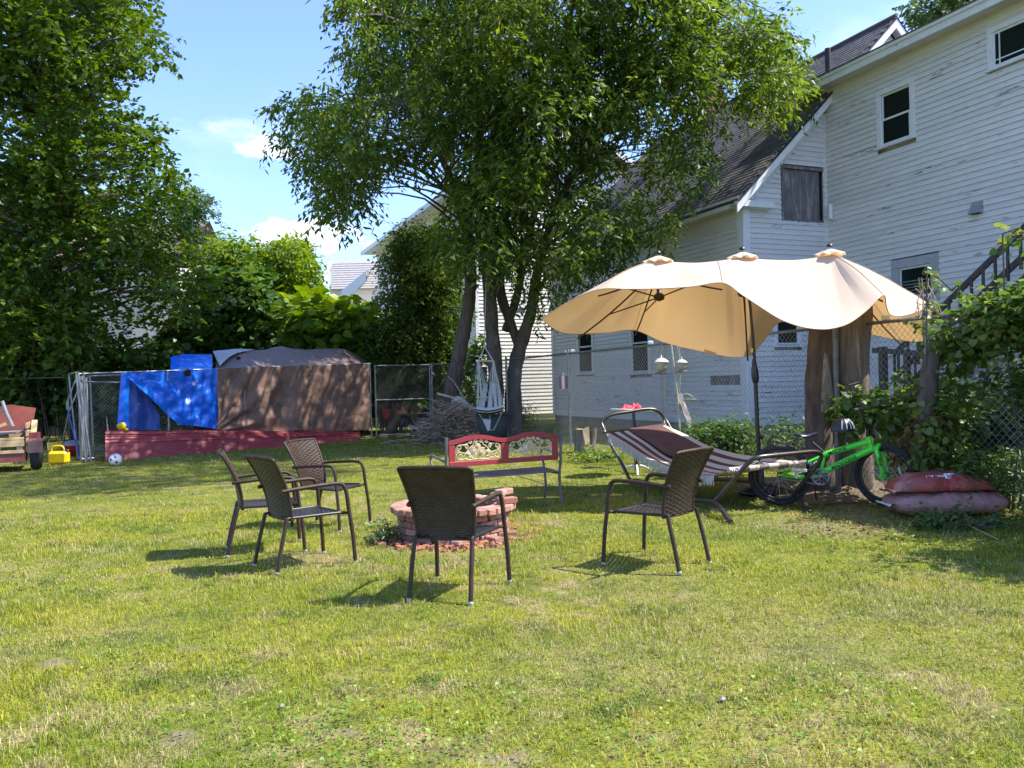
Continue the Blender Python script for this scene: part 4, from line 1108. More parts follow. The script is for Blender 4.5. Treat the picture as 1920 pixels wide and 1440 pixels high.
# right behind it, a paler thin one, bright tree, mid ground trees
simple_tree('slender_tree', 'thin pale green treetop showing just right of the tall maple', 'tree', [(330, 380), (352, 356), (382, 372), (398, 430), (392, 470), (330, 470)], 40, 34, 1.2, 'leaf_far', [(362, 780, 34), (362, 500, 34), (364, 380, 34)], leaf=.15, asp=.6, per=110, rad=.6, seed=4, trw=10)
simple_tree('ash_tree', 'bright sunlit rounded green tree standing behind the tarp-covered pen', 'tree',
            [(376, 480), (392, 452), (425, 438), (465, 446), (520, 450), (560, 434), (586, 440), (592, 476), (606, 500), (590, 560), (560, 620), (420, 650), (376, 600)], 190, 31, 2.0, 'leaf_bright', [(500, 790, 31), (500, 620, 31), (490, 470, 31)], leaf=.22, asp=.42, per=170, rad=.7, seed=6, trw=22, droop=.5, er=22)
simple_tree('vine_clad_tree', 'dark green vine-smothered tree behind the blue tarp', 'tree',
            [(340, 620), (380, 560), (410, 520), (450, 500), (485, 530), (515, 620), (530, 670), (500, 690), (290, 690)], 130, 27.5, 1.3, 'leaf_vine', [(430, 815, 27.5), (430, 640, 27.5), (440, 510, 27.5)], leaf=.26, asp=.9, per=80, rad=.6, seed=8, broad=True, trw=18, m=4)
simple_tree('catalpa_sapling', 'lime-green sapling with very large leaves behind the pen', 'tree',
            [(545, 590), (570, 552), (615, 548), (650, 566), (690, 574), (710, 610), (706, 660), (640, 690), (545, 690)], 90, 27, 1.3, 'leaf_bright', [(630, 815, 27), (630, 700, 27), (640, 590, 27)], leaf=.42, asp=.8, per=36, rad=.6, seed=9, broad=True, trw=12, m=3, tl=.6, er=20)
simple_tree('shade_tree', 'dark bushy tree under the big crown, in front of the far house', 'tree',
            [(708, 480), (735, 425), (768, 398), (806, 392), (850, 400), (880, 460), (884, 580), (876, 640), (860, 710), (690, 710), (688, 630), (702, 560)], 210, 25.6, 1.0, 'leaf_elder', [(818, 820, 25.8), (810, 640, 25.6), (790, 430, 25.5)], leaf=.15, asp=.42, per=150, rad=.5, seed=13, trw=14, droop=.5, er=26)
simple_tree('roadside_tree', 'dark treetop rising behind the high eave at the upper right', 'tree',
            [(1712, 10), (1740, -30), (1800, -60), (1900, -80), (1900, 10), (1820, 24), (1760, 50), (1722, 44)], 60, 46, 2.2, 'leaf_far', [(1840, 680, 46), (1840, 300, 46), (1830, -20, 46)], leaf=.3, asp=.55, per=130, rad=1.2, seed=15, trw=24)
# undergrowth wall behind the pen and the gate
def bush(name, label, spots, leafm, leaf, asp, per, rad, broad=True, cat='bush', group=None, stems=True, m=4, seed=0, tl=.3):
    c0 = spots[0]; p0 = at(*c0); rt = thing(name, label, cat, (p0.x, p0.y, 0), 0, group)
    lv = Leaves(); st = MB()
    for s in spots:
        p = at(*s); lv.ball(p, (rad, rad, rad * .8), int(per * RNG.uniform(.7, 1.3)), leaf, asp, m=m, tl=tl)
        if stems:
            b = Vector((lerp(p.x, p0.x, .35), lerp(p.y, p0.y, .3), -.02)); st.tube(spline([b, Vector((lerp(b.x, p.x, .4), lerp(b.y, p.y, .5), p.z * .6)), p], 3), [.018, .017, .016, .014, .012, .009, .006], 5, caps=False)
    if st.v: st.build('stem', 'branch_wood', rt, kind='stuff')
    lv.build('leaves', leafm, rt, broad=broad)
    return rt
def row(x0, x1, y0, y1, d, n, seed=1, dr=1.0):
    g = random.Random(seed); return [(g.uniform(x0, x1), g.uniform(y0, y1), d + g.uniform(-dr, dr)) for _ in range(n)]
bush('undergrowth_bush', 'dark undergrowth along the wire behind the trailer', row(-60, 150, 655, 780, 25.5, 60, 2), 'leaf_vine', .20, .8, 90, .55)
bush('undergrowth_bush', 'leafy undergrowth over the wire left of the blue tarp', row(150, 330, 640, 790, 25, 60, 3), 'leaf_vine', .20, .8, 90, .5)
bush('undergrowth_bush', 'sunlit pale broad leaves hanging above the metal pen corner', row(118, 160, 640, 700, 23, 8, 4, .3), 'leaf_vine_light', .26, .9, 34, .4)
bush('undergrowth_bush', 'dark shrubs behind the brown tarp', row(330, 560, 620, 780, 27.5, 80, 5), 'leaf_vine', .2, .7, 100, .6)
bush('undergrowth_bush', 'mixed green shrubs rising right of the brown tarp', row(560, 700, 600, 790, 27.2, 70, 6), 'leaf_bright', .16, .5, 110, .5, broad=False)
bush('undergrowth_bush', 'dark broad-leaved brush behind the wire gate', row(690, 860, 640, 770, 26.5, 80, 7), 'leaf_vine', .24, .9, 80, .55)
bush('undergrowth_bush', 'yellow-green vine leaves between the tree stems', row(872, 915, 635, 730, 24.3, 10, 8, .3), 'leaf_vine_light', .16, .8, 50, .3)
bush('boxwood_bush', 'small round sunlit green bush at the foot of the pale wall', [(x, y, 26.5) for x, y in ((955, 775), (970, 768), (985, 775), (965, 785), (980, 788), (950, 788))], 'leaf_bright', .085, .5, 330, .34, broad=False)
# dark board screen far behind the wire on the left, closes the view
mb = MB()
a = at(-200, 700, 29.5); b = at(900, 700, 29.5)
x = a.x; k = 0
scr = thing('board_fence', 'old dark board fence almost hidden in the undergrowth', 'fence', (a.x, 29.5, 0))
while x < b.x:
    w = RNG.uniform(.2, .3); MB().box((x + w / 2, 29.5 + RNG.uniform(-.01, .01), 1.05), (w - .015, .03, 2.1 + RNG.uniform(-.05, .05))).build('board', 'shed_dark', scr); x += w

# ================================================================= chain-link fence
def chain_mesh(P0, P1, z0, z1, pitch=.082, r=.0024, sag=0.0):
    """two families of diagonal wires; z0/z1 heights; returns mesh builder"""
    mb = MB(); P0 = Vector((P0[0], P0[1], 0)); P1 = Vector((P1[0], P1[1], 0)); D = P1 - P0; L = D.length; D.normalize(); Nn = Vector((D.y, -D.x, 0)); H = z1 - z0
    k = -H
    while k < L:
        for sg in (1, -1):
            a0, a1 = max(0, k), min(L, k + H)
            if a1 - a0 < .02: continue
            za = z0 + (a0 - k); zb = z0 + (a1 - k)
            if sg < 0: za, zb = z1 - (a0 - k), z1 - (a1 - k)
            nseg = 1
            p = P0 + D * a0 + Vector((0, 0, za)) + Nn * r * sg; q = P0 + D * a1 + Vector((0, 0, zb)) + Nn * r * sg
            mb.tube([p, q], r, 3, caps=False, smooth=False)
        k += pitch
    return mb
FH = 2.13
def fence_run(name, label, pts, gates=None, mesh_z0=.03, extra_posts=()):
    """pts: ground points of posts"""
    rt = thing(name, label, 'fence', pts[0])
    for p in pts: 
        mb = MB(); mb.tube([(p.x, p.y, -.05), (p.x, p.y, FH - .02)], .030, 10); mb.lathe((p.x, p.y, FH - .02), [(.034, 0), (.034, .03), (.02, .055), (0.001, .06)], 10); mb.build('post', 'galvanised', rt)
    mb = MB()
    for a, b in zip(pts[:-1], pts[1:]): mb.tube([(a.x, a.y, FH - .05), (b.x, b.y, FH - .05)], .021, 8)
    mb.build('top_rail', 'galvanised', rt)
    mb = MB()
    for a, b in zip(pts[:-1], pts[1:]):
        m = chain_mesh(a, b, mesh_z0, FH - .05); mb.add(m.v, m.f)
    mb.build('chain_mesh', 'wire', rt, kind='stuff')
    mb = MB()
    for a, b in zip(pts[:-1], pts[1:]):
        n = int((b - a).length / .35)
        for k in range(n):
            p = a.lerp(b, k / n); mb.lathe((p.x, p.y, FH - .05), [(.026, -.008), (.026, .008)], 6, axis=(b - a))
    mb.build('tie_wire', 'galvanised', rt, kind='stuff')
    return rt
fp = [fence_at(x) for x in (2330, 1965, 1738, 1597, 1243, 1067, 950, 868)]
fence_run('chain_link_fence', 'galvanised chain-link fence running between the yard and the white house', fp)
mb = MB()
for k, f in ((4, .94), (4, .1), (5, .02), (2, .5)):      # bright clips on the rail
    a, b = fp[k], fp[min(k + 1, len(fp) - 1)]; p = a.lerp(b, f); mb.bbox((p.x, p.y, FH), (.09, .05, .06), .01)
mb.build('rail_clip', 'print_white', bpy.data.objects['chain_link_fence'], kind='stuff')
# far wire across the back, left part
bl = [Vector((at(x, 700, 24.2).x, 24.2, 0)) for x in (-260, -60, 150)]
rt = thing('wire_fence', 'thin green wire fence line behind the trailer', 'fence', bl[0])
for p in bl: MB().tube([(p.x, p.y, 0), (p.x, p.y, 2.0)], .025, 8).build('post', 'galvanised', rt)
MB().tube([(bl[0].x, 24.2, 1.98), (bl[2].x, 24.2, 1.98)], .018, 6).build('top_rail', 'galvanised', rt)

# ================================================================= wire gate with midrail, beside the pen
def gate():
    a = Vector((at(703, 700, 24.0).x, 24.0, 0)); b = Vector((fp[-1].x, fp[-1].y, 0)); D = (b - a).normalized(); m = a + D * 1.62
    rt = thing('wire_gate', 'galvanised wire gate with a mid rail beside the brown tarp', 'gate', a)
    for k, p in enumerate((a, m)):
        MB().tube([(p.x, p.y, .03), (p.x, p.y, 2.10)], .024, 8).build('frame_upright', 'galvanised', rt)
    for z in (.06, 1.08, 2.08): MB().tube([(a.x, a.y, z), (m.x, m.y, z)], .021, 8).build('frame_rail', 'galvanised', rt)
    chain_mesh(a, m, .06, 2.08).build('chain_mesh', 'wire', rt, kind='stuff')
    rt2 = thing('mesh_fence', 'chain-link panel between the gate and the tree stems', 'fence', m)
    for p in (m + D * .06, b):
        MB().tube([(p.x, p.y, 0), (p.x, p.y, 2.12)], .028, 8).build('post', 'galvanised', rt2)
    MB().tube([(m.x, m.y, 2.1), (b.x, b.y, 2.1)], .02, 8).build('top_rail', 'galvanised', rt2)
    chain_mesh(m, b, .03, 2.08).build('chain_mesh', 'wire', rt2, kind='stuff')
gate()

# ================================================================= tarp-covered dog pen
G0 = gnd(152, 866); G1 = gnd(697, 822); DP = (G1 - G0).normalized(); NPn = Vector((DP.y, -DP.x, 0)); NPn = NPn if NPn.y < 0 else -NPn   # towards the camera
def pp(px, py, off=0.0):
    P0 = G0 + NPn * off; s, z = pl(px, py, P0, DP); return P0 + DP * s + Vector((0, 0, z))
pen = thing('dog_pen', 'chain-link pen of galvanised panels half covered by blue and brown tarps', 'pen', G0)
LP = (G1 - G0).length; zl = pp(150, 701).z; zr = pp(697, 682).z
def ptop(s): return lerp(zl, zr, s / LP)
back = Vector((-.44, 1, 0)) * 2.5
for k, (s, b) in enumerate(((0, 0), (.25 * LP, 0), (.5 * LP, 0), (.75 * LP, 0), (LP, 0), (0, 1), (.5 * LP, 1), (LP, 1))):
    p = G0 + DP * s + back * b; MB().tube([p, p + Vector((0, 0, ptop(s)))], .024, 8).build('post', 'galvanised', pen)
for b in (0, 1):
    for z in (.06, None):
        o = back * b; MB().tube([G0 + o + Vector((0, 0, z or zl)), G1 + o + Vector((0, 0, z or zr))], .021, 8).build('rail', 'galvanised', pen)
for s in (0, LP):
    p = G0 + DP * s; MB().tube([p + Vector((0, 0, ptop(s))), p + back + Vector((0, 0, ptop(s)))], .021, 8).build('rail', 'galvanised', pen)
m = chain_mesh(G0, G0 + DP * LP * .52, .06, zl); m2 = chain_mesh(G0, G0 + back, .06, zl); m.add(m2.v, m2.f); m.build('chain_mesh', 'wire', pen, kind='stuff')
for z in (pp(180, 715).z,): MB().tube([pp(160, 716, -.05), pp(225, 717, -.05)], .016, 6).build('rail', 'galvanised', pen)
# loose panels leaning at the left end
for k, (x0, x1, o, o2) in enumerate(((143, 152, .28, .1), (147, 160, .34, .12), (157, 158, .18, .05))):
    a = pp(x0, 702, .05); a.z = pp(x0, 701).z; b = G0 + DP * (pl(x1, 864, G0, DP)[0]) + NPn * o; b.z = 0
    dv = back * .9 + Vector((-.5 + k * .3, 0, 0))
    lp = thing('leaning_gate', ['outermost galvanised panel frame leaning at the pen corner', 'second galvanised panel frame leaning at the pen corner', 'inner galvanised panel frame upright against the pen corner'][k], 'gate', b, 0, 'loose panels at the pen corner')
    a2 = a + dv * .55; b2 = b + dv * .55; b2.z = 0; a2.z = a.z
    for p, q in ((b, a), (b2, a2)): MB().tube([p, q], .021, 8).build('frame_tube', 'galvanised', lp)
    for p, q in ((a, a2), (b, b2)): MB().tube([p + Vector((0, 0, .03)), q + Vector((0, 0, .03))], .018, 8).build('frame_tube', 'galvanised', lp)
def sheet(cols, nrow, offs, dispf, m, name, parent, thick=True):
    """cols: list of (px, ytop, ybot); surface in the pen plane pushed out by dispf(s,z,f)"""
    P = []
    for r in range(nrow + 1):
        f = r / nrow; row_ = []
        for (x, y0, y1) in cols:
            y = lerp(y0, y1, f); p = pp(x, y, offs); row_.append(p + NPn * dispf(x, y, f))
        P.append(row_)
    return MB().grid(P).build(name, m, parent)
def interp(tab, x):
    for (a, b), (c, d) in zip(tab[:-1], tab[1:]):
        if x <= c: return lerp(b, d, (x - a) / (c - a))
    return tab[-1][1]
def brown_disp(x, y, f):
    ang = math.atan2(y - 812, x - 398); rad = math.hypot(x - 398, y - 812)
    v = .07 * math.sin(ang * 17 + .6 * math.sin(ang * 7)) * max(0, 1 - rad / 190) * min(1, rad / 30)
    v += .09 * math.sin((x - 540) * .07 + .5 * math.sin(y * .04)) * (.3 + f * .7) * math.exp(-((x - 548) / 40) ** 2) * 1.2
    v += .06 * fbm(x, y, 0, .016) + .035 * fbm(x, y, 4, .05, 3) + .016 * abs(fbm(x * 1.4, y * .5, 9, .11, 2))
    return v + .03 * f
tb = [(405, 812), (415, 808), (470, 812), (520, 814), (550, 806), (600, 808), (650, 807), (692, 806)]
tt = [(405, 692), (470, 689), (560, 686), (692, 682)]
cols = [(x, interp(tt, x), interp(tb, x)) for x in np.linspace(405, 692, 120)]
tarp = thing('brown_tarp', 'brown tarp draped over the right part of the pen', 'tarp', pp(550, 806))
sheet(cols, 50, .045, brown_disp, 'tarp_brown', 'front_sheet', tarp)
sil = [(400, 662), (420, 657), (445, 655), (470, 657), (497, 656), (512, 651), (528, 649), (545, 653), (575, 656), (600, 654), (640, 653), (655, 658), (680, 672), (694, 682)]
P = []
for r in range(13):
    f = r / 12; row_ = []
    for x, y0, y1 in cols[::2]:
        a = pp(x, y0, .045) + NPn * brown_disp(x, y0, 0); ys = interp(sil, x); u, v = uv(x, ys); dd = a.y + 1.5; b = Vector((u * dd, dd, EYE + v * dd))
        q = a.lerp(b, f); q.z -= .07 * math.sin(f * math.pi) * (1 + .4 * math.sin(x * .05)); q.z += .015 * fbm(x, f * 60, 3, .05); row_.append(q)
    P.append(row_)
ridge = P[-1]; P.append([p + Vector((0, .8, -.25)) for p in ridge]); P.append([p + Vector((0, 1.6, -.9)) for p in ridge])
MB().grid(P).build('top_sheet', 'tarp_back', tarp)
gp = MB(); P = []
for r in range(9):
    f = r / 8; row_ = []
    for c in range(13):
        g = c / 12; x = lerp(lerp(399, 412, f), lerp(478, 440, f), g) ; y = lerp(lerp(660, 688, f), lerp(656, 664, f), g) - 2 * math.sin(g * 3.1) 
        base = pp(x, interp(tt, x), .045); ys = interp(sil, x); ff = min(1, max(0, (interp(tt, x) - y) / max(1, interp(tt, x) - ys))); dd = base.y + 1.5 * ff - .06; u, v = uv(x, y)
        row_.append(Vector((u * dd, dd, EYE + v * dd + .02)) + Vector((0, 0, .012 * fbm(x, y, 1, .08))))
    P.append(row_)
gt = gp.grid(P).build('grey_tarp', 'tarp_grey'); tag(gt, 'grey tarp scrap lying over the brown tarp near its left end', 'tarp')
mb = MB(); c = pp(452, 676, .3) ; 
# torn hole in the brown top
def rag(px, py, rx, ry, d_off, m, name, parent, n=14, seed=2):
    g = random.Random(seed); mb = MB(); d = pp(px, py).y + d_off; pts = []
    for k in range(n):
        a = 2 * math.pi * k / n; r = g.uniform(.7, 1.2) if k % 2 else g.uniform(.5, .9); pts.append(at(px + rx * r * math.cos(a), py + ry * r * math.sin(a), d))
    return mb.poly(pts, .004, (0, -1, 0)).build(name, m, parent)
blue = thing('blue_tarp', 'bright blue tarp hung over the left part of the pen', 'tarp', pp(320, 800))
bb = [(226, 706), (240, 712), (255, 724), (280, 746), (300, 765), (322, 785), (337, 796), (370, 799), (407, 805)]
cols = [(x, interp([(226, 699), (300, 696), (407, 691)], x), interp(bb, x)) for x in np.linspace(228, 407, 80)]
def blue_disp(x, y, f):
    t = (x - 240) * .8 + (y - 700); v = .06 * math.sin((x - y * .8) * .11) * (1 - abs(x - 290) / 200) + .04 * fbm(x, y, 2, .03) + .02 * math.sin(x * .35 + y * .02) * math.exp(-((x - 370) / 40) ** 2) + .022 * fbm(x, y, 6, .09)
    return v + .04 * f
sheet(cols, 40, .04, blue_disp, 'tarp_blue', 'front_sheet', blue)
cols = [(x, 700 + (x < 226) * 2, 803 + 2 * math.sin(x)) for x in np.linspace(219, 242, 14)]
sheet([(lerp(228, 242, (x - 219) / 23), a, b) for x, a, b in cols], 1, .07, lambda x, y, f: 0, 'tarp_blue', 'corner_sheet', blue)
P = []
for r in range(25):
    f = r / 24; P.append([pp(lerp(lerp(227, 219, f), lerp(243, 241, f), g), lerp(700, 803, f), .09 + .05 * math.sin(g * 3.14) + .01 * math.sin(f * 30 + g * 4)) for g in np.linspace(0, 1, 8)])
MB().grid(P).build('corner_strip', 'tarp_blue', blue)
P = []
for r in range(17):
    f = r / 16; P.append([pp(lerp(240, lerp(262, 300, min(1, f * 1.4)), g), lerp(716, 806, f), -.12 - .06 * math.sin(g * 9 + f * 3)) for g in np.linspace(0, 1, 14)])
MB().grid(P).build('inner_sheet', 'tarp_blue_dark', blue)
P = [[at(x, y, pp(x, 690).y + dd) for x in np.linspace(336, 398, 16)] for y, dd in ((692, .05), (680, .35), (667, .8), (664, 1.0), (668, 1.8))]
MB().grid(P).build('upper_sheet', 'tarp_blue', blue)
P = [[at(lerp(320, 337, g), lerp(694, 670 - 3 * math.sin(g * 3), f), pp(330, 690).y + .1 + .7 * f) for g in np.linspace(0, 1, 8)] for f in np.linspace(0, 1, 6)]
MB().grid(P).build('upper_fold', 'tarp_blue', blue)
mb = MB(); g = random.Random(3)
def hole(px, py, r, off, m, nm, par, jag, ry=1.0, sd=1):
    g = random.Random(sd); n = 16; pts = [pp(px + r * math.cos(2 * math.pi * k / n) * (jag if k % 2 else 1) * g.uniform(.85, 1.1), py + ry * r * math.sin(2 * math.pi * k / n) * (jag if k % 2 else 1) * g.uniform(.85, 1.1), off) for k in range(n)]
    MB().poly(pts, .004, NPn).build(nm, m, par)
hole(352, 699, 8, .135, 'black_gap', 'torn_hole', blue, .7)
hole(363, 719, 4.5, .17, 'tarp_grey', 'silver_patch', blue, .55, 1.2, 5)
hole(447, 672, 6, -.72, 'black_gap', 'torn_hole', tarp, .6, .8, 7)
# red metal panels along the foot
red = thing('red_metal_panels', 'long faded red metal sheets lying along the foot of the pen', 'panels', gnd(420, 852))
topc = [(197, 808), (300, 808), (400, 806), (500, 808), (600, 808), (676, 810)]; botc = [(197, 866), (330, 856), (445, 846), (540, 838), (676, 824)]
def rp(x, f, o):
    y = lerp(interp(topc, x), interp(botc, x), f); return pp(x, y, lerp(.12, .42, f) + o)
fr = [0, .10, .17, .26, .38, .42, 1.0]
for k in range(6):
    xs_ = [197, 446, 560, 676] if k > 2 else [197, 418, 676]
    for a, b in zip(xs_[:-1], xs_[1:]):
        xx = np.linspace(a + .4, b - .4, 14); P = []
        f0, f1 = fr[k], fr[k + 1]
        jz = RNG.uniform(-.01, .01)
        for f, o in ((f0, -.01), (f0 + .002, .022 + jz), (lerp(f0, f1, .5), .012 + jz), (f1, .02 + jz), (f1 + .002, -.012)):
            P.append([rp(x, min(f + .012 * math.sin(x * .05), 1.02), o + .01 * math.sin(x * .031 + k)) for x in xx])
        MB().grid(P, smooth=False).build('metal_sheet', 'red_metal', red)
P = [[rp(x, 0, .0) for x in np.linspace(197, 676, 20)], [pp(x, interp(topc, x), -.02) for x in np.linspace(197, 676, 20)]]
MB().grid(P).build('metal_sheet', 'red_metal', red)
mb = MB(); q = [rp(197, 0, -.01), rp(197, 1, -.01), pp(197, 864, .0), pp(197, 808, -.02)]; mb.poly(q, .02, DP); mb.build('end_sheet', 'red_metal', red)
# small things by the pen
y0 = rp(226, 0, .0); tt_ = thing('yellow_toy', 'small yellow toy perched on top of the red panels', 'toy', y0)
MB().lathe(y0 + Vector((0, .05, .10)), [(.001, -.09), (.07, -.08), (.10, -.02), (.10, .04), (.06, .09), (.001, .10)], 12).build('body', 'plastic_yellow', tt_)
MB().lathe(y0 + Vector((.11, .05, .02)), [(.001, -.03), (.04, -.02), (.04, .03), (.001, .04)], 8).build('foot', 'plastic_yellow', tt_)
st = thing('wooden_stake', 'thin wooden stake standing inside the pen near the blue tarp', 'stake', pp(203, 808, -.4)); a = pp(205, 812, -.4); a.z = 0
MB().tube([a, pp(200, 782, -.4)], .014, 6).build('shaft', 'pallet_wood', st)
# dark blue folded walker and tools
wk = thing('metal_walker', 'dark metal folding frame leaning beside the pen corner', 'frame', gnd(135, 862))
def tb_(px0, py0, d0, px1, py1, d1, r, m, name, par): return MB().tube([at(px0, py0, d0), at(px1, py1, d1)], r, 7).build(name, m, par)
tb_(142, 712, 18.7, 125, 758, 18.4, .018, 'galvanised', 'leg', wk); tb_(125, 758, 18.4, 149, 858, 18.3, .018, 'tarp_blue_dark', 'leg', wk)
tb_(146, 732, 18.8, 130, 770, 18.6, .016, 'galvanised', 'leg', wk); tb_(130, 770, 18.6, 114, 846, 18.7, .016, 'galvanised', 'leg', wk)
tb_(127, 752, 18.4, 127, 768, 18.4, .03, 'galvanised', 'hinge', wk)
# yellow jugs
def jug(px, py, name, label, s=1.0, rz=0):
    p = gnd(px, py); r = thing(name, label, 'can', p, rz)
    R = Matrix.Rotation(rz, 3, 'Z')
    mb = MB(); prof = [(-.5, 0), (-.5, .55), (-.42, .72), (-.1, .78), (.42, .78), (.5, .65), (.5, 0)]
    mb.bbox(p + Vector((0, 0, .13 * s)), (.37 * s, .22 * s, .26 * s), .045 * s, R); mb.build('body', 'plastic_yellow', r)
    MB().tube(spline([p + R @ Vector((-.13 * s, 0, .25 * s)), p + R @ Vector((-.12 * s, 0, .35 * s)), p + R @ Vector((.06 * s, 0, .36 * s)), p + R @ Vector((.11 * s, 0, .25 * s))], 5), .018 * s, 8).build('handle', 'plastic_yellow', r)
    MB().lathe(p + R @ Vector((.16 * s, 0, .24 * s)), [(.04 * s, 0), (.045 * s, .05 * s), (.001, .055 * s)], 10).build('cap', 'black_plastic', r)
jug(111, 870, 'fuel_can', 'yellow plastic can lying nearest the wagon on the grass', 1.05, .1)
p = gnd(103, 858); r = thing('yellow_bucket', 'yellow bucket with handle behind the yellow can', 'bucket', p)
MB().lathe(p, [(.001, .0), (.13, .0), (.16, .36), (.15, .36), (.125, .02)], 16).build('body', 'plastic_yellow', r); MB().tube(spline([p + Vector((-.16, 0, .35)), p + Vector((-.05, -.02, .47)), p + Vector((.1, 0, .45)), p + Vector((.16, 0, .35))], 5), .008, 6).build('handle', 'plastic_yellow', r)
p = gnd(136, 856); r = thing('red_sled', 'red and grey plastic toy lying under the leaning frame', 'toy', p)
MB().lathe(p + Vector((0, 0, .22)), [(.001, -.2), (.16, -.18), (.26, -.02), (.28, .05)], 14).build('base', 'plastic_red', r); MB().lathe(p + Vector((0, 0, .22)), [(.27, .05), (.20, .14), (.001, .17)], 14).build('cover', 'grey_board', r)
# ball
p = gnd(217, 874); p.z = .128; ball = thing('soccer_ball', 'white soccer ball with dark red print lying in front of the red panels', 'ball', p)
mb = MB(); mb.lathe(p, [(.001 if k in (0, 12) else .125 * math.sin(math.pi * k / 12), -.125 * math.cos(math.pi * k / 12)) for k in range(13)], 20); mb.build('skin', 'ball_white', ball)
mb = MB()
for (a, e, s) in ((-1.9, .1, .045), (-1.2, .55, .04), (-1.0, -.35, .05), (-2.4, -.5, .035), (-1.6, -.75, .03), (-1.45, .95, .03)):
    n = Vector((math.cos(a) * math.cos(e), math.sin(a) * math.cos(e), math.sin(e))); x = n.orthogonal().normalized(); y = n.cross(x)
    ring = [(p + (n + (x * math.cos(t) + y * math.sin(t)) * s * 6 * (1 if k % 2 else .55)).normalized() * .1262) for k, t in enumerate(np.linspace(0, 2 * math.pi, 10, endpoint=False))]
    mb.add([p + n * .127] + ring, [(0, 1 + k, 1 + (k + 1) % 10) for k in range(10)])
mb.build('print', 'ball_print', ball)

# ================================================================= trailer with wooden rails
def trailer():
    g = gnd(40, 884); d = g.y; rt = thing('utility_trailer', 'small red-brown utility trailer with pale wooden rails at the left edge', 'trailer', g)
    def q(px, py, dd=0): return at(px, py, d + dd)
    zb = q(60, 858).z; xr = q(64, 860).x; xl = xr - 2.6
    MB().box(((xl + xr) / 2, d, zb), (xr - xl, .06, .16)).build('frame', 'trailer_red', rt)
    MB().box(((xl + xr) / 2, d + 1.5, zb), (xr - xl, .06, .16)).build('frame', 'trailer_red', rt)
    MB().box((xr - .03, d + .75, zb), (.06, 1.44, .16)).build('frame', 'trailer_red', rt)
    MB().box(((xl + xr) / 2, d + .75, zb + .03), (xr - xl - .1, 1.4, .03)).build('bed', 'grey_board', rt)
    z1 = q(60, 829).z; z2 = q(60, 822).z
    for k, (z, h) in enumerate(((z2, .05), (z1 - .02, .12), (zb + .12, .06))):
        MB().bbox(((xl + xr) / 2 - .02, d - .045, z), (xr - xl, .03, h), .004).build('rail', 'pallet_wood', rt)
    for k in range(7):
        MB().bbox((xr - .10 - k * .36, d - .005, (z1 + zb) / 2 + .02), (.10, .03, z1 - zb + .1), .004).build('slat', 'pallet_wood', rt)
    for k in range(3):
        MB().bbox(((xl + xr) / 2 - .02, d + 1.52, zb + .2 + k * .17), (xr - xl, .03, .11), .004).build('rail', 'pallet_wood', rt)
    for k in range(4):
        MB().bbox((xr + .02, d + .75, zb + .16 + k * .15), (.03, 1.5, .11), .004).build('tailgate_board', 'pallet_wood', rt)
    MB().bar((xr + .08, d + .05, zb), (xr + .12, d + .9, q(70, 789, .9).z), .10, .05).build('stake', 'pallet_wood', rt)
    MB().bar((xr + .10, d + .95, zb + .1), (xr + .14, d + .95, q(75, 789, .9).z), .07, .05).build('stake', 'pallet_wood', rt)
    wx = q(80, 860).x; wy = d + .25
    mb = MB(); mb.lathe((wx - .10, wy, .27), [(.12, -.0), (.235, .0), (.26, .03), (.27, .07), (.27, .13), (.26, .17), (.235, .2), (.12, .2)], 22, axis=(1, 0, 0)); w = mb.build('wheel', 'tyre', rt)
    MB().lathe((wx - .10, wy, .27), [(.001, .06), (.13, .05), (.15, .02), (.16, .02)], 16, axis=(1, 0, 0)).build('rim', 'vent_metal', w)
    MB().bbox((wx, wy, .58), (.26, .62, .03), .01).build('fender', 'fender_brown', rt); MB().bbox((wx, wy - .31, .46), (.26, .02, .24), .006).build('fender', 'fender_brown', rt)
    MB().bbox((wx - .04, wy + .2, .66), (.22, .04, .14), .006).build('fender', 'trailer_red', rt)
    # cargo
    b = thing('grey_plank', 'weathered grey board laid across the wagon load', 'board', q(20, 815, .4)); zc = q(30, 812, .4).z
    MB().bbox((xr - 1.25, d + .45, zc), (1.6, .5, .05), .012, Matrix.Rotation(-.03, 3, 'Y')).build('board', 'grey_board', b)
    w = thing('wheelbarrow', 'rust-red wheelbarrow tray tipped on its side in the load', 'wheelbarrow', q(25, 800, .8))
    c = q(22, 785, .9); P = []
    for i in range(9):
        f = i / 8; P.append([c + Vector((lerp(-.9, .40, g) * (1 - .25 * f), .35 * f, lerp(-.28, .24, f) * (1 - .55 * abs(g - .45)) * 1.2)) for g in np.linspace(0, 1, 12)])
    MB().grid(P).build('tray', 'rust_red', w)
    MB().tube([q(4, 752, .5), q(12, 775, .5), q(24, 800, .5)], .035, 8).build('handle', 'grey_board', w); MB().tube([q(-40, 782, .5), q(10, 768, .5)], .03, 8).build('handle', 'pallet_wood', w)
    k = thing('scrap_plank', 'short pale plank poking out of the tipped wheelbarrow', 'plank', q(8, 800, .5)); MB().bar(q(-20, 806, .35), q(12, 794, .5), .1, .06).build('board', 'pallet_wood', k)
    MB().bar((xl, d + .3, .1), (xl - 1, d + .3, .1), .08, .08).build('drawbar', 'trailer_red', rt)
    rt.matrix_basis = Matrix.Translation(g + Vector((-.20, 0, 0))) @ Matrix.Rotation(math.radians(27), 4, 'Z')
trailer()

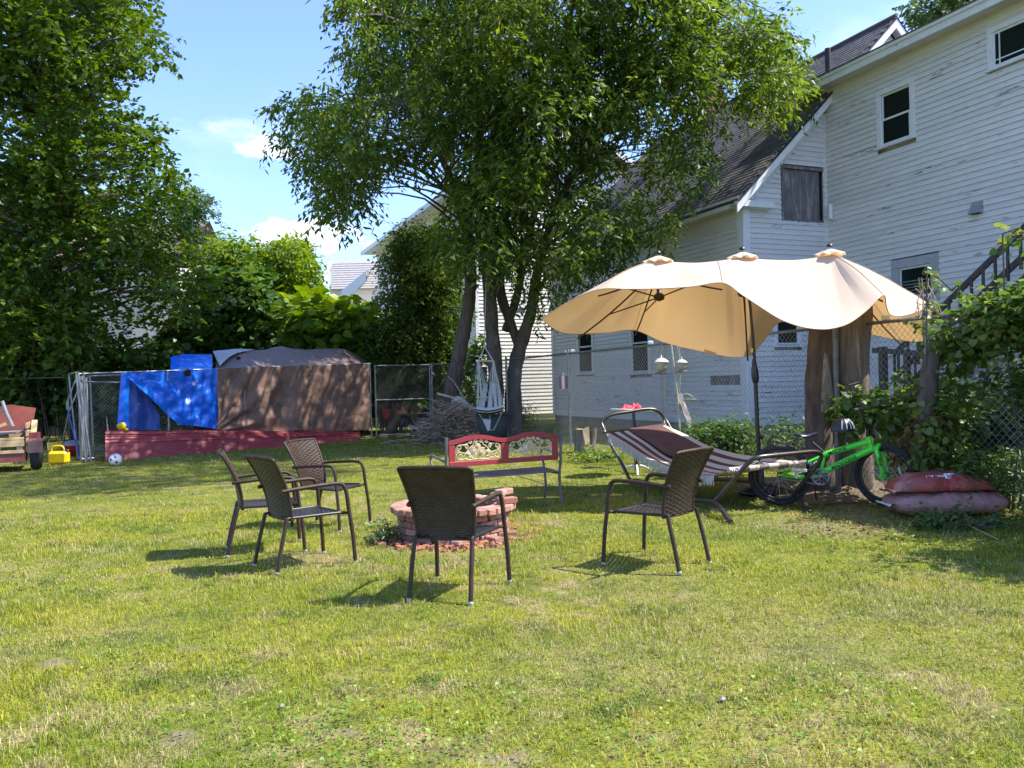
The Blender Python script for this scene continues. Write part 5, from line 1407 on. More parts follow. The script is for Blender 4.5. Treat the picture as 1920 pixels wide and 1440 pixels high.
# ================================================================= red quad bike behind the gate
def quad():
    d = 25.6; c = at(757, 780, d); rt = thing('quad_bike', 'bright red quad bike parked in shade behind the wire gate', 'quad bike', (c.x, d, 0))
    def q(px, py, dd=0): return at(px, py, d + dd)
    for sx, x in ((-1, 735), (1, 790)):
        for dd in (0, .95):
            p = q(x, 800, dd); p.z = .27
            w = MB().lathe(p + Vector((-.11, 0, 0)), [(.12, 0), (.24, 0), (.27, .04), (.27, .18), (.24, .22), (.12, .22)], 16, axis=(1, 0, 0)).build('wheel', 'tyre', rt)
            MB().lathe(p + Vector((-.1, 0, 0)), [(.001, .06), (.12, .05), (.13, 0)], 12, axis=(1, 0, 0)).build('rim', 'vent_metal', w)
    def slabp(pts, depth, nm, dd=0): MB().poly([q(x, y, dd) for x, y in pts], depth, (0, 1, 0)).build(nm, 'quad_red', rt)
    slabp([(716, 767), (731, 767), (731, 784), (720, 786)], .35, 'fender'); slabp([(731, 768), (738, 766), (746, 767), (752, 769), (752, 763), (755, 760), (759, 765), (766, 776), (752, 776), (743, 775)], .40, 'hood', .02)
    slabp([(770, 776), (773, 771), (782, 767), (790, 766), (792, 770), (788, 774), (778, 776)], .35, 'fender')
    MB().bbox(q(762, 776, .8), (.36, 1.0, .22), .05).build('seat', 'black_plastic', rt)
    MB().bbox(q(760, 790, .4), (.34, .9, .30), .04).build('engine', 'black_plastic', rt)
    MB().tube(spline([q(731, 754), q(745, 755), q(757, 758), q(770, 757), q(785, 754)], 4), .018, 7).build('handlebar', 'black_plastic', rt)
    MB().tube([q(756, 750), q(764, 770)], .012, 6).build('whip', 'galvanised', rt)
    for a, b in ((752, 757), (773, 779)): MB().tube([q(a if a < 760 else b, 796, -.1), q(b if a < 760 else a, 785, -.05)], .02, 6).build('strut', 'vent_metal', rt)
quad()

# ================================================================= brush pile
def pile():
    c = gnd(848, 830); c.y += .3; rt = thing('brush_pile', 'heap of dry sticks and branches beside the tree stems', 'brush', (c.x, c.y, 0))
    g = random.Random(21); mb = MB()
    for k in range(900):
        a = g.uniform(0, 6.28); r = abs(g.gauss(0, .62)); x = c.x + r * math.cos(a) * 1.15; y = c.y + r * math.sin(a) * .7; hz = max(.02, 1.05 * (1 - (r / 1.35) ** 1.3)); z = g.uniform(.02, max(.04, hz))
        L = g.uniform(.18, .6); d = Vector((g.gauss(0, 1), g.gauss(0, .7), g.gauss(0, .32))).normalized() * L
        p = Vector((x, y, z)); e = p + d; e.z = max(.01, e.z); m_ = p.lerp(e, .5) + Vector((g.gauss(0, .02),) * 3)
        mb.tube([p, m_, e], [g.uniform(.006, .014)] * 2 + [.004], 4, caps=False)
    mb.build('sticks', 'stick', rt, kind='stuff')
    for (a, b, w) in (((820, 738, 21.6), (858, 748, 21.5), 20),): MB().tube([at(*a), at(*b)], .035, 8).build('stick', 'cut_wood', rt)
    MB().tube([at(768, 799, 23.2), at(786, 806, 22.8)], .04, 8).build('stick', 'cut_wood', rt)
    for (pts) in ([(840, 706), (856, 722), (866, 745), (858, 760)], [(852, 720), (868, 742), (872, 760)], [(786, 808), (800, 800), (830, 790)]):
        MB().tube(spline([at(x, y, 21.6) for x, y in pts], 4), [.018] * 4 * 1 + [.012] * (len(pts) * 4 - 7), 5).build('stick', 'stick', rt) if False else MB().tube(spline([at(x, y, 21.6) for x, y in pts], 4), .013, 5).build('stick', 'stick', rt)
    k = thing('cardboard_bag', 'crumpled pale paper sack lying on top of the brush pile', 'sack', at(865, 775, 21.6)); P = []
    corners = [(838, 760), (868, 745), (890, 752), (893, 772), (870, 778), (846, 772)]
    for i in range(9):
        f = i / 8; P.append([at(lerp(lerp(837, 858, g), lerp(846, 896, g), f) + 3 * math.sin(g * 7 + f * 5), lerp(lerp(760, 744, g), lerp(778, 768, g), f) + 2 * math.sin(g * 5), 21.5 - .25 * f * (1 if g < .5 else .8) + .04 * math.sin(g * 13 + i)) for g in np.linspace(0, 1, 12)])
    MB().grid(P, smooth=False).build('paper', 'card_white', k)
pile()
# dark planter under the hanging chair
c = gnd(925, 836); c = Vector((at(925, 790, 20.2).x, 20.2, 0)); pt = thing('dark_bin', 'dark green round bin behind the hanging chair', 'bin', c)
zt = at(925, 775, 20.2).z
MB().lathe(c, [(.001, .0), (.30, .0), (.42, zt), (.39, zt), (.28, .05)], 20).build('body', 'bin_dark', pt); MB().lathe(c + Vector((0, 0, zt)), [(.44, -.04), (.45, .0), (.40, .02), (.39, -.02)], 20).build('rim', 'bin_dark', pt)

# ================================================================= hanging rope chair
def hang_chair():
    d = 19.6; q = lambda x, y, dd=0: at(x, y, d + dd)
    rt = thing('hanging_chair', 'white rope hammock chair with black striped seat hanging from the tree', 'hammock chair', q(915, 800))
    MB().tube([q(909, 652, .6), q(909, 600, .9), q(912, 520, 1.2)], .012, 6).build('rope', 'rope', rt)
    MB().tube([q(896, 677), q(926, 677)], .022, 8).build('spreader_bar', 'cut_wood', rt)
    mb = MB()
    for x in (897, 925): mb.tube([q(909, 650, .6), q(x, 677)], .014, 5)
    mb.build('rope', 'hang_white', rt)
    mb = MB(); g = random.Random(2)
    ends = [(893, 745), (895, 762), (898, 765), (903, 768), (906, 763), (913, 752), (908, 720), (918, 722), (924, 740), (930, 726), (936, 728), (938, 745), (942, 757), (940, 765), (932, 766), (926, 764), (920, 766)]
    for k, (x, y) in enumerate(ends):
        x0 = 897 if x < 916 else 925; mb.tube([q(x0, 677), q(lerp(x0, x, .5) + g.uniform(-1.5, 1.5), lerp(677, y, .5), .1), q(x, y, g.uniform(-.2, .3))], .0085, 4, caps=False)
        mb.tube([q(x0 + g.uniform(-2, 2), 677), q(x + g.uniform(-5, 5), y - g.uniform(0, 12), g.uniform(-.2, .2))], .006, 4, caps=False)
    mb.build('ropes', 'hang_white', rt, kind='stuff')
    P = []
    for i in range(12):
        f = i / 11; P.append([q(lerp(lerp(908, 893, f), lerp(934, 943, f), g), lerp(718, 772, f) + 5 * math.sin(g * 3.14) * f + 2 * math.sin(g * 9), .35 * (1 - f) - .1 + .12 * math.sin(g * 3.14)) for g in np.linspace(0, 1, 16)])
    mb = MB().grid(P); o = mb.build('back_cloth', 'hang_white', rt)
    o.data.materials.append(MATS['hang_black'])
    for k, pz in enumerate(o.data.polygons): pz.material_index = 1 if (k % 15) in (4, 5, 9, 12) else 0
    P = []
    for i in range(6):
        f = i / 5; P.append([q(lerp(893, 944, g), lerp(762, 775, f) + 4 * math.sin(g * 3.14) - 4 * g, -.25 * math.sin(f * 3.14) * 1 - .05) for g in np.linspace(0, 1, 16)])
    o = MB().grid(P).build('seat_cloth', 'hang_white', rt); o.data.materials.append(MATS['hang_black'])
    for k, pz in enumerate(o.data.polygons): pz.material_index = 1 if k // 15 in (2, 4) else 0
    MB().tube([q(892, 745, -.1), q(917, 745, -.1)], .018, 7).build('armrest', 'cut_wood', rt)
    mb = MB(); mb.grid([[q(904, 785), q(921, 787)], [q(911, 800, .05), q(919, 803, .05)], [q(914, 808, .05), q(917, 808, .05)]]); mb.build('foot_cloth', 'hang_white', rt)
    mb = MB()
    for a, b in (((896, 772), (905, 786)), ((942, 772), (926, 806)), ((918, 770), (919, 800)), ((926, 806), (915, 806))): mb.tube([q(*a), q(*b)], .009, 4)
    mb.build('foot_rope', 'rope', rt)
hang_chair()

# ================================================================= wicker patio chairs
def ribbed(pts, r, pitch=.014, amp=.13, n=8):
    """wrapped-cane tube: rings swell and shrink along the path"""
    pts = [Vector(p) for p in pts]; L = [0]
    for a, b in zip(pts[:-1], pts[1:]): L.append(L[-1] + (b - a).length)
    tot = L[-1]; N = int(tot / pitch) * 2; out = []; R = []
    j = 0
    for k in range(N + 1):
        s = tot * k / N
        while j < len(L) - 2 and L[j + 1] < s: j += 1
        f = (s - L[j]) / max(1e-6, L[j + 1] - L[j]); out.append(pts[j].lerp(pts[j + 1], f)); R.append(r * (1 + (amp if k % 2 else -amp)))
    return MB().tube(out, R, n)
def back_pt(u, v):
    """u -1..1 across, v 0..1 up"""
    w = lerp(.205, .262, v ** 1.2); z = lerp(.40, .90, v); y = -.235 - .155 * v ** 1.5 + .035 * (u * u) * (1 - .3 * v) + .018 * math.sin(v * 3.1)
    return Vector((u * w, y, z + .008 * (1 - u * u) * v))
def seat_pt(u, v):
    w = lerp(.205, .245, v); return Vector((u * w, lerp(-.235, .235, v), .425 - .022 * (1 - u * u) * (1 - (2 * v - 1) ** 2) + .01 * (v > .97) * -1))
def weave(fn, nr, ncol, amp, m, name, parent, nrm, half=.0045):
    mb = MB(); seg = ncol * 2
    for r in range(nr):
        v0 = r / nr + .04 / nr; v1 = (r + 1) / nr - .04 / nr; rows = [[], [], []]
        for k in range(seg + 1):
            u = -1 + 2 * k / seg; w = amp * math.sin(math.pi * (k / 2 + r)) if False else amp * math.cos(math.pi * k * .5 * 2 / 2 + math.pi * r)
            for q, (v, e) in enumerate(((v0, 0), ((v0 + v1) / 2, half * .9), (v1, 0))): rows[q].append(fn(u, v) + nrm * (w + e))
        mb.grid(rows)
        rows = [[p - nrm * (half * 2.2) if q == 1 else p - nrm * half * .4 for p in row_] for q, row_ in enumerate(rows)]; mb.grid(rows)
    return mb.build(name, m, parent)
def make_chair():
    rt = thing('patio_chair', 'x', 'chair')
    nb = Vector((0, -1, .2)).normalized()
    weave(back_pt, 30, 11, .0050, 'wicker', 'backrest', rt, nb)
    weave(seat_pt, 24, 11, .0042, 'wicker_seat', 'seat', rt, Vector((0, 0, 1)))
    # inner panel closing the gaps
    P = [[back_pt(u, v) for u in np.linspace(-.97, .97, 7)] for v in np.linspace(.02, .98, 9)]; MB().grid(P).build('back_panel', 'wicker_seat', rt)
    # frame round the back and seat
    e = [back_pt(-1, v) for v in np.linspace(0, 1, 9)] + [back_pt(u, 1.012) for u in np.linspace(-.9, .9, 9)] + [back_pt(1, v) for v in np.linspace(1, 0, 9)]
    ribbed(e, .0135).build('back_frame', 'wicker', rt)
    e = [seat_pt(-1, v) for v in np.linspace(0, .95, 6)] + [seat_pt(u, 1.02) for u in np.linspace(-.92, .92, 5)] + [seat_pt(1, v) for v in np.linspace(.95, 0, 6)]
    ribbed(e, .0125).build('seat_frame', 'wicker_seat', rt)
    for s in (-1, 1):
        fl = spline([(s * .285, .315, .015), (s * .278, .30, .25), (s * .268, .275, .45), (s * .262, .262, .58), (s * .258, .238, .645), (s * .255, .18, .668), (s * .252, 0, .665), (s * .246, -.18, .655), (s * .232, -.285, .645)], 4)
        leg = ribbed(fl[:17], .0165).build('leg', 'wicker', rt); ribbed(fl[16:], .0160).build('armrest', 'wicker', rt)
        MB().lathe((s * .285, .3155, 0), [(.001, 0), (.0185, 0), (.0175, .022), (.015, .026)], 10).build('foot_cap', 'foot_cap', leg)
        rl = spline([(s * .222, -.335, .015), (s * .216, -.295, .20), (s * .212, -.26, .34), (s * .206, -.238, .43)], 5)
        leg = ribbed(rl, .0165).build('leg', 'wicker', rt)
        MB().lathe((s * .222, -.336, 0), [(.001, 0), (.0185, 0), (.0175, .022), (.015, .026)], 10).build('foot_cap', 'foot_cap', leg)
        ribbed([(s * .262, .262, .42), (s * .22, .235, .418)], .012).build('bracket', 'wicker', rt)
    return rt
chair = make_chair()
def seat_at(rear_mid, front_mid, fac=.5):
    c = (Vector(rear_mid) + Vector(front_mid)) / 2; h = Vector(front_mid) - Vector(rear_mid); return Vector((c.x, c.y, 0)), math.atan2(h.y, h.x) - math.pi / 2
chairs = [((-.515, 5.54), (-.327, 6.14), 'dark wicker armchair nearest the camera, its back turned, in front of the fire pit'),
          ((-1.975, 6.65), (-1.53, 7.02), 'wicker armchair with shaded back, front one of the three left of the fire pit'),
          ((-2.56, 7.42), (-1.98, 7.62), 'wicker armchair at the far left with its back top leaning outward'),
          ((-2.24, 8.88), (-1.69, 8.65), 'wicker armchair farthest from the camera, its woven inner back facing us'),
          ((1.32, 6.33), (.90, 6.72), 'wicker armchair on the right, in front of the striped hammock')]
for k, (a, b, lab) in enumerate(chairs):
    p, rz = seat_at((*a, 0), (*b, 0)); p.z = gh(p.x, p.y) * .6; M = Matrix.Translation(p) @ Matrix.Rotation(rz, 4, 'Z')
    if k == 0: chair.matrix_basis = M; chair['label'] = lab; chair['group'] = 'wicker chairs round the fire pit'
    else: dup(chair, M, lab, 'wicker chairs round the fire pit')

# ================================================================= brick fire pit
def pit():
    c = Vector((-.60, 8.05, 0)); rt = thing('fire_pit', 'round brick fire pit with a ring of standing bricks on top', 'fire pit', c)
    def bmesh_(sz): 
        m_ = MB().bbox((0, 0, 0), sz, .007).mesh('brick'); m_.materials.append(MATS['brick']); return m_
    st = bmesh_((.19, .092, .057)); cap = bmesh_((.205, .088, .057)); g = random.Random(4)
    R0 = .49; n = 15
    for r in range(4):
        for k in range(n):
            a = 2 * math.pi * (k + (r % 2) * .5 + g.uniform(-.04, .04)) / n
            if r == 4 and (math.cos(a - .1) > -.25) and g.random() < .0: continue
            M = Matrix.Translation(c + Vector((math.cos(a) * R0, math.sin(a) * R0, .03 + r * .062))) @ Matrix.Rotation(a + math.pi / 2 + g.uniform(-.06, .06), 4, 'Z')
            place(st, 'brick', M, rt)
    for k in range(36):
        a = 2 * math.pi * k / 36 + g.uniform(-.012, .012); z = .03 + 4 * .062
        if -1.2 < a - 2 * math.pi < -.55 or -.0 < a < .35: z -= .0
        M = Matrix.Translation(c + Vector((math.cos(a) * (R0 + .015), math.sin(a) * (R0 + .015), z))) @ Matrix.Rotation(a, 4, 'Z') @ Matrix.Rotation(g.uniform(-.04, .04), 4, 'Y')
        place(cap, 'brick', M, rt)
    for (a, r, z, t) in ((-.25, .54, .338, .5), (.55, .5, .34, 1.2), (.15, .50, .395, .9)):     # loose bricks on the right
        place(st, 'brick', Matrix.Translation(c + Vector((math.cos(a) * r, math.sin(a) * r, z))) @ Matrix.Rotation(t, 4, 'Z'), rt)
    MB().lathe(c, [(.001, .10), (.2, .09), (.43, .05), (.44, .0)], 20).build('ash_bed', 'ash', rt)
    mb = MB()
    for k in range(420):
        a = g.uniform(0, 6.28); r = g.uniform(.56, .80) + abs(g.gauss(0, .03)); s = g.uniform(.015, .045); p = c + Vector((math.cos(a) * r, math.sin(a) * r, s * .35))
        R = Matrix.Rotation(g.uniform(0, 3), 3, 'Z') @ Matrix.Rotation(g.uniform(-.5, .5), 3, 'X'); mb.box(p, (s * g.uniform(1, 2), s, s * .7), R)
    o = mb.build('brick_chips', 'brick_bits'); tag(o, 'ring of broken red brick chips round the foot of the fire pit', 'brick chips', kind='stuff')
    for k, (px, py, rz) in enumerate(((838, 1022, .3), (865, 1024, 1.0), (925, 1018, 2.2), (950, 1008, .2))):
        p = gnd(px, py); o = bpy.data.objects.new('loose_brick', st); sc.collection.objects.link(o); o.matrix_basis = Matrix.Translation(p + Vector((0, 0, .032))) @ Matrix.Rotation(rz, 4, 'Z')
        tag(o, ['loose brick left of two at the near foot of the fire pit', 'loose brick leaning right of its neighbour at the near foot of the pit', 'loose brick behind the front chair leg by the pit', 'rightmost loose brick in the chips by the pit'][k], 'brick', 'loose bricks at the pit')
pit()

# ================================================================= red bench with cast scrollwork
def bench():
    A = Vector((-.765, 9.30, 0)); B = Vector((.56, 9.94, 0)); X = (B - A).normalized(); Yb = Vector((-X.y, X.x, 0)); L = (B - A).length      # Yb: away from camera
    rt = thing('garden_bench', 'red garden bench with gold rose scrollwork back, seen from behind', 'bench', A)
    def q(x, y, z): return A + X * x + Yb * y + Vector((0, 0, z))
    R = Matrix((X, Yb, Vector((0, 0, 1)))).transposed()
    x0, x1 = .035, L - .035; zb = .53
    def top(x):
        f = (x - x0) / (x1 - x0); g = (f * 2) % 1.0 if f < 1 else 1; return .825 + .055 * math.sin(math.pi * g) ** 1.6
    MB().bbox(q(L / 2, 0, zb + .029), (x1 - x0, .028, .058), .005, R).build('bottom_rail', 'bench_red', rt)
    n = 48; P = [[], [], [], []]
    for k in range(n + 1):
        x = lerp(x0, x1, k / n); zt = top(x); h = .050
        for i, (y, z) in enumerate(((-.014, zt - h), (-.014, zt), (.014, zt), (.014, zt - h))): P[i].append(q(x, y, z))
    mb = MB(); mb.grid(P + [P[0]], smooth=False); mb.add([p[0] for p in P], [(0, 1, 2, 3)]); mb.add([p[-1] for p in P], [(3, 2, 1, 0)]); mb.build('top_rail', 'bench_red', rt)
    for xa, xb in ((x0, x0 + .075), (L / 2 - .045, L / 2 + .045), (x1 - .075, x1)):
        mb = MB(); xm = (xa + xb) / 2; zt = top(xm) - .06; mb.bbox(q(xm, .002, (zb + .05 + zt) / 2), (xb - xa, .025, zt - zb - .05), .004, R); mb.build('stile', 'bench_red', rt)
    def spiral(cx, cz, r, t0, turns, sgn=1, n=16, e=.30):
        return [q(cx + r * (1 - (1 - e) * k / n * 1.0) * math.cos(t0 + sgn * 2 * math.pi * turns * k / n) , 0, cz + r * (1 - (1 - e) * k / n) * math.sin(t0 + sgn * 2 * math.pi * turns * k / n)) for k in range(n + 1)]
    for xa, xb in ((x0 + .075, L / 2 - .045), (L / 2 + .045, x1 - .075)):
        w = xb - xa; xm = (xa + xb) / 2; z0 = zb + .062; mb = MB(); r = .0072
        H = .25
        for s in (-1, 1):
            hw = w / 2 * .97; sx = lambda v: xm + s * v
            for (cx, cz, rr, t0, tn, sg) in ((hw - .052, z0 + .052, .048, math.pi / 2, 1.3, -1), (hw - .045, z0 + .148, .036, -math.pi / 2, 1.3, 1), (hw - .13, z0 + .160, .026, -math.pi / 2, 1.2, -1), (hw - .012 - .02, z0 + .10, .016, 0, 1.1, 1), (.035, top(xm) - .050 - .026, .022, 0, 1.2, 1), (.10, top(xm) - .050 - .036, .020, math.pi, 1.2, -1), (hw - .17, z0 + .055, .022, math.pi, 1.1, 1)):
                pts = []
                for k in range(19):
                    f = k / 18; a = t0 + sg * 2 * math.pi * tn * f; ra = rr * (1 - .72 * f); pts.append(q(sx(cx + ra * math.cos(a)), -.002, cz + ra * math.sin(a)))
                mb.tube(pts, [lerp(r, r * .8, k / 18) for k in range(19)], 5)
            for cv in ([(hw - .052, z0 + .004), (hw - .12, z0 + .022), (.12, z0 + .006), (0.0, z0 + .016)], [(hw - .052, z0 + .10), (hw - .12, z0 + .085), (hw - .17, z0 + .14), (hw - .22, z0 + .175), (.06, z0 + .19), (0, z0 + .215)],
                       [(hw - .045, z0 + .184), (hw - .10, z0 + .178), (hw - .15, z0 + .195), (.10, z0 + .205)], [(hw - .10, z0 + .05), (hw - .15, z0 + .10), (.09, z0 + .10)], [(hw - .004, z0 + .05), (hw - .002, z0 + .10), (hw - .006, z0 + .15)], [(.06, z0 + .01), (.11, z0 + .05), (.09, z0 + .11)]):
                mb.tube(spline([q(sx(a), 0, b) for a, b in cv], 5), r * .85, 5)
        # roses and leaves
        for (cx, cz, rr) in ((-.055, .105, .050), (.035, .088, .046), (-.01, .155, .034), (.115, .085, .026), (-.125, .07, .024)):
            for ring, (k0, m_) in enumerate(((1.0, 7), (.66, 5), (.34, 3))):
                for k in range(m_):
                    a = 2 * math.pi * k / m_ + ring * .5; c = (xm + cx + rr * k0 * .55 * math.cos(a), z0 + cz + rr * k0 * .55 * math.sin(a)); pr = rr * k0 * .55
                    mb.tube([q(c[0] + pr * math.cos(a + t), -.004 - .004 * ring, c[1] + pr * math.sin(a + t)) for t in np.linspace(-1.9, 1.9, 8)], .0042, 4)
            mb.lathe(q(xm + cx, -.006, z0 + cz), [(.001, -.012), (rr * .2, -.008), (rr * .5, -.002), (rr * .95, .004)], 10, axis=Yb)
        for k in range(12):
            a = k * .9; lx, lz = xm + .15 * math.cos(a) * (.6 + .4 * (k % 2)), z0 + .10 + .06 * math.sin(a * 1.3)
            dx, dz = .028 * math.cos(a * 1.7), .022 * math.sin(a * 1.7); px_, pz_ = -dz * .4, dx * .4
            mb.add([q(lx - dx, -.004, lz - dz), q(lx + px_, -.009, lz + pz_), q(lx + dx, -.004, lz + dz), q(lx - px_, -.009, lz - pz_)], [(0, 1, 2), (0, 2, 3)])
        mb.build('scroll_panel', 'bench_gold', rt)
    for k, x in enumerate((0, L)):
        fr = MB(); fr.tube(spline([q(x, .0, 0.0), q(x, .03, .18), q(x, .035, .36), q(x, 0.0, .52), q(x, -.015, .72), q(x, -.03, .865)], 4), .017, 7)
        f = fr.build('end_frame', 'bench_iron', rt)
        MB().tube(spline([q(x, .44, 0), q(x, .40, .18), q(x, .42, .36), q(x, .46, .50), q(x, .50, .585), q(x, .46, .625), q(x, .30, .62), q(x, .12, .60), q(x, .0, .58)], 4), .016, 7).build('arm', 'bench_iron', rt)
        MB().tube([q(x, .03, .36), q(x, .42, .36)], .015, 6).build('seat_support', 'bench_iron', rt)
    for k in range(5): MB().bbox(q(L / 2, .07 + k * .082, .385 + .004 * k), (L - .03, .062, .02), .004, R).build('seat_slat', 'bench_slat', rt)
    MB().tube([q(L * .62, .06, .37), q(L - .03, .05, .18)], .0045, 5).build('brace_wire', 'bench_iron', rt)
bench()

# ================================================================= double umbrella
def umbrella():
    d = 10.3; base = gnd(1424, 930); base = Vector((at(1425, 900, d).x, d, 0)); rt = thing('double_umbrella', 'big cream double patio umbrella with three vents and sagging valance', 'umbrella', base)
    H0, H1, H2 = at(1234, 487, d), at(1392, 480, d), at(1556, 474, d)
    rim = [((1015, 598, 10.7), 0), ((1062, 568, 10.2), 0), ((1120, 543, 9.7), 0), ((1180, 542, 9.35), 0), ((1240, 541, 9.1), .02), ((1300, 537, 9.0), .1), ((1355, 530, 9.0), .35), ((1390, 552, 8.95), .5), ((1425, 575, 8.92), .62), ((1462, 598, 8.9), .74), ((1500, 612, 8.9), .84), ((1532, 617, 8.92), .92), ((1560, 616, 8.95), .96), ((1592, 606, 9.0), 1), ((1625, 582, 9.15), 1), ((1656, 553, 9.3), 1),
           ((1662, 574, 9.5), 1), ((1668, 588, 9.7), 1), ((1682, 593, 9.9), 1), ((1702, 590, 10.1), 1), ((1724, 582, 10.5), 1), ((1745, 573, 10.9), 1), ((1744, 608, 11.3), 1), ((1732, 638, 11.6), 1), ((1690, 638, 11.8), 1), ((1640, 628, 11.9), 1), ((1560, 608, 11.9), .9), ((1500, 600, 11.8), .75), ((1462, 604, 11.6), .62),
           ((1438, 630, 11.4), .56), ((1415, 660, 11.3), .5), ((1402, 668, 11.3), .47), ((1370, 669, 11.35), .4), ((1330, 662, 11.4), .3), ((1285, 652, 11.45), .18), ((1240, 640, 11.5), .06), ((1190, 619, 11.5), 0), ((1140, 624, 11.5), 0), ((1080, 626, 11.3), 0), ((1045, 620, 11.0), 0)]
    m = len(rim); ribs_i = {0, 2, 6, 15, 21, 24, 36, 38, 31}
    def ridge(t):
        q = H0.lerp(H1, t * 2) if t < .5 else H1.lerp(H2, t * 2 - 1); q = q.copy(); q.z -= .05 * math.sin(abs((t * 2) % 1.0) * math.pi) if 0 < t < 1 else 0; return q
    NR = 16; P = []; sub = 5
    Rp = [at(*r[0]) for r in rim]; tr_ = [r[1] for r in rim]
    ring = spline(Rp + [Rp[0]], sub)[:-1]; tt2 = []
    for k in range(m):
        for j in range(sub): tt2.append(lerp(tr_[k], tr_[(k + 1) % m], j / sub))
    for r in range(NR + 1):
        f = r / NR; row_ = []
        for k, (p, t) in enumerate(zip(ring, tt2)):
            top = ridge(t); dirv = p - top; q = top + dirv * lerp(.04, 1, f)
            kk = k / sub; near = min(min(abs(kk - i), m - abs(kk - i)) for i in ribs_i)
            sag = .085 * math.sin(f * math.pi) * min(1, near / 2.2)
            q.z += -sag + .10 * math.sin(f * math.pi) * (1 if near < 1 else .4) * .5
            q += Vector((0, 0, .008 * fbm(q.x, q.y, 2, 2.2)))
            row_.append(q)
        row_.append(row_[0].copy()); P.append(row_)
    CP = P; MB().grid(P).build('canopy', 'canvas', rt)
    mb = MB(); mb.tube(ring + [ring[0]], .006, 4); mb.build('hem', 'canvas', rt)
    for H in (H0, H1, H2):      # vents with scalloped edges
        P = []
        for r in range(6):
            f = r / 5; row_ = []
            for k in range(48):
                a = 2 * math.pi * k / 48; sc_ = 1 + .0 * math.sin(a * 8); rr = .185 * f * (1 + .05 * math.cos(4 * 2 * a)); z = .055 - .085 * f ** 1.3 + .015 * f ** 3 * math.cos(8 * a)
                row_.append(H + Vector((rr * math.cos(a), rr * math.sin(a), z)))
            row_.append(row_[0].copy()); P.append(row_)
        MB().grid(P).build('vent_cap', 'canvas', rt)
        MB().lathe(H + Vector((0, 0, .08)), [(.04, 0), (.035, .025), (.001, .03)], 10).build('finial', 'pole_black', rt)
    for i in (0, 2, 6, 15, 21, 24, 36, 38):
        k = i * sub; seam = [P0_ + Vector((0, 0, .007)) for P0_ in (row_[k] for row_ in CP[1:])]
        MB().tube(seam, .004, 4).build('seam', 'canvas', rt)
    # hubs, ribs and struts
    for H, idx in ((H0, (2, 6, 36, 38)), (H1, (31,)), (H2, (15, 21, 24))):
        hub = H + Vector((0, 0, -.47)); MB().lathe(hub, [(.001, -.05), (.06, -.03), (.075, .02), (.03, .06), (.022, .35)], 12).build('hub', 'rib_brown', rt)
        for i in idx:
            e = Rp[i]; top = H + Vector((0, 0, -.03)); tip = top.lerp(e, .985) + Vector((0, 0, -.02)); pts = [top.lerp(tip, f) + Vector((0, 0, .0 * math.sin(f * math.pi) - .06 - .05 * math.sin(f * math.pi))) for f in np.linspace(0, 1, 8)]
            rb = MB().tube(pts, .011, 6).build('rib', 'rib_brown', rt); MB().tube([hub, pts[4] - Vector((0, 0, .01))], .009, 6).build('strut', 'rib_brown', rb)
    MB().tube([H0 + Vector((0, 0, -.12)), H1 + Vector((0, 0, -.12)), H2 + Vector((0, 0, -.12))], .016, 8).build('crossbar', 'rib_brown', rt)
    tp = H1 + Vector((0, 0, .06)); zc = at(1415, 678, d)
    MB().tube([zc, at(1407, 575, d), tp], .019, 10).build('pole', 'pole_black', rt)
    MB().lathe(at(1416, 706, d), [(.030, -.08), (.040, -.06), (.046, 0), (.044, .08), (.032, .14), (.024, .20), (.02, .22)], 14, axis=(at(1413, 670, d) - at(1416, 706, d))).build('collar', 'pole_black', rt)
    MB().tube([at(1416, 706, d), Vector((base.x, base.y, .1))], .026, 12).build('lower_pole', 'pole_black', rt)
    MB().lathe(at(1424, 820, d) + Vector((.03, 0, 0)), [(.001, -.02), (.028, -.015), (.028, .015), (.001, .02)], 10, axis=(1, 0, 0)).build('crank', 'pole_black', rt)
    MB().bbox(at(1410.5, 657, d) + Vector((-.01, -.018, 0)), (.03, .012, .055), .002).build('tag', 'yellow_tag', rt)
    MB().lathe(base, [(.001, .0), (.26, 0), (.27, .05), (.06, .10), (.045, .38), (.03, .40)], 20).build('base', 'pole_black', rt)
    p = at(1331, 661, 11.38); MB().grid([[p + Vector((x, -.02, z + .03 * x)) for x in (-.08, .0, .09)] for z in (-.02, .03, .09)]).build('corner_pocket', 'canvas', rt)
umbrella()

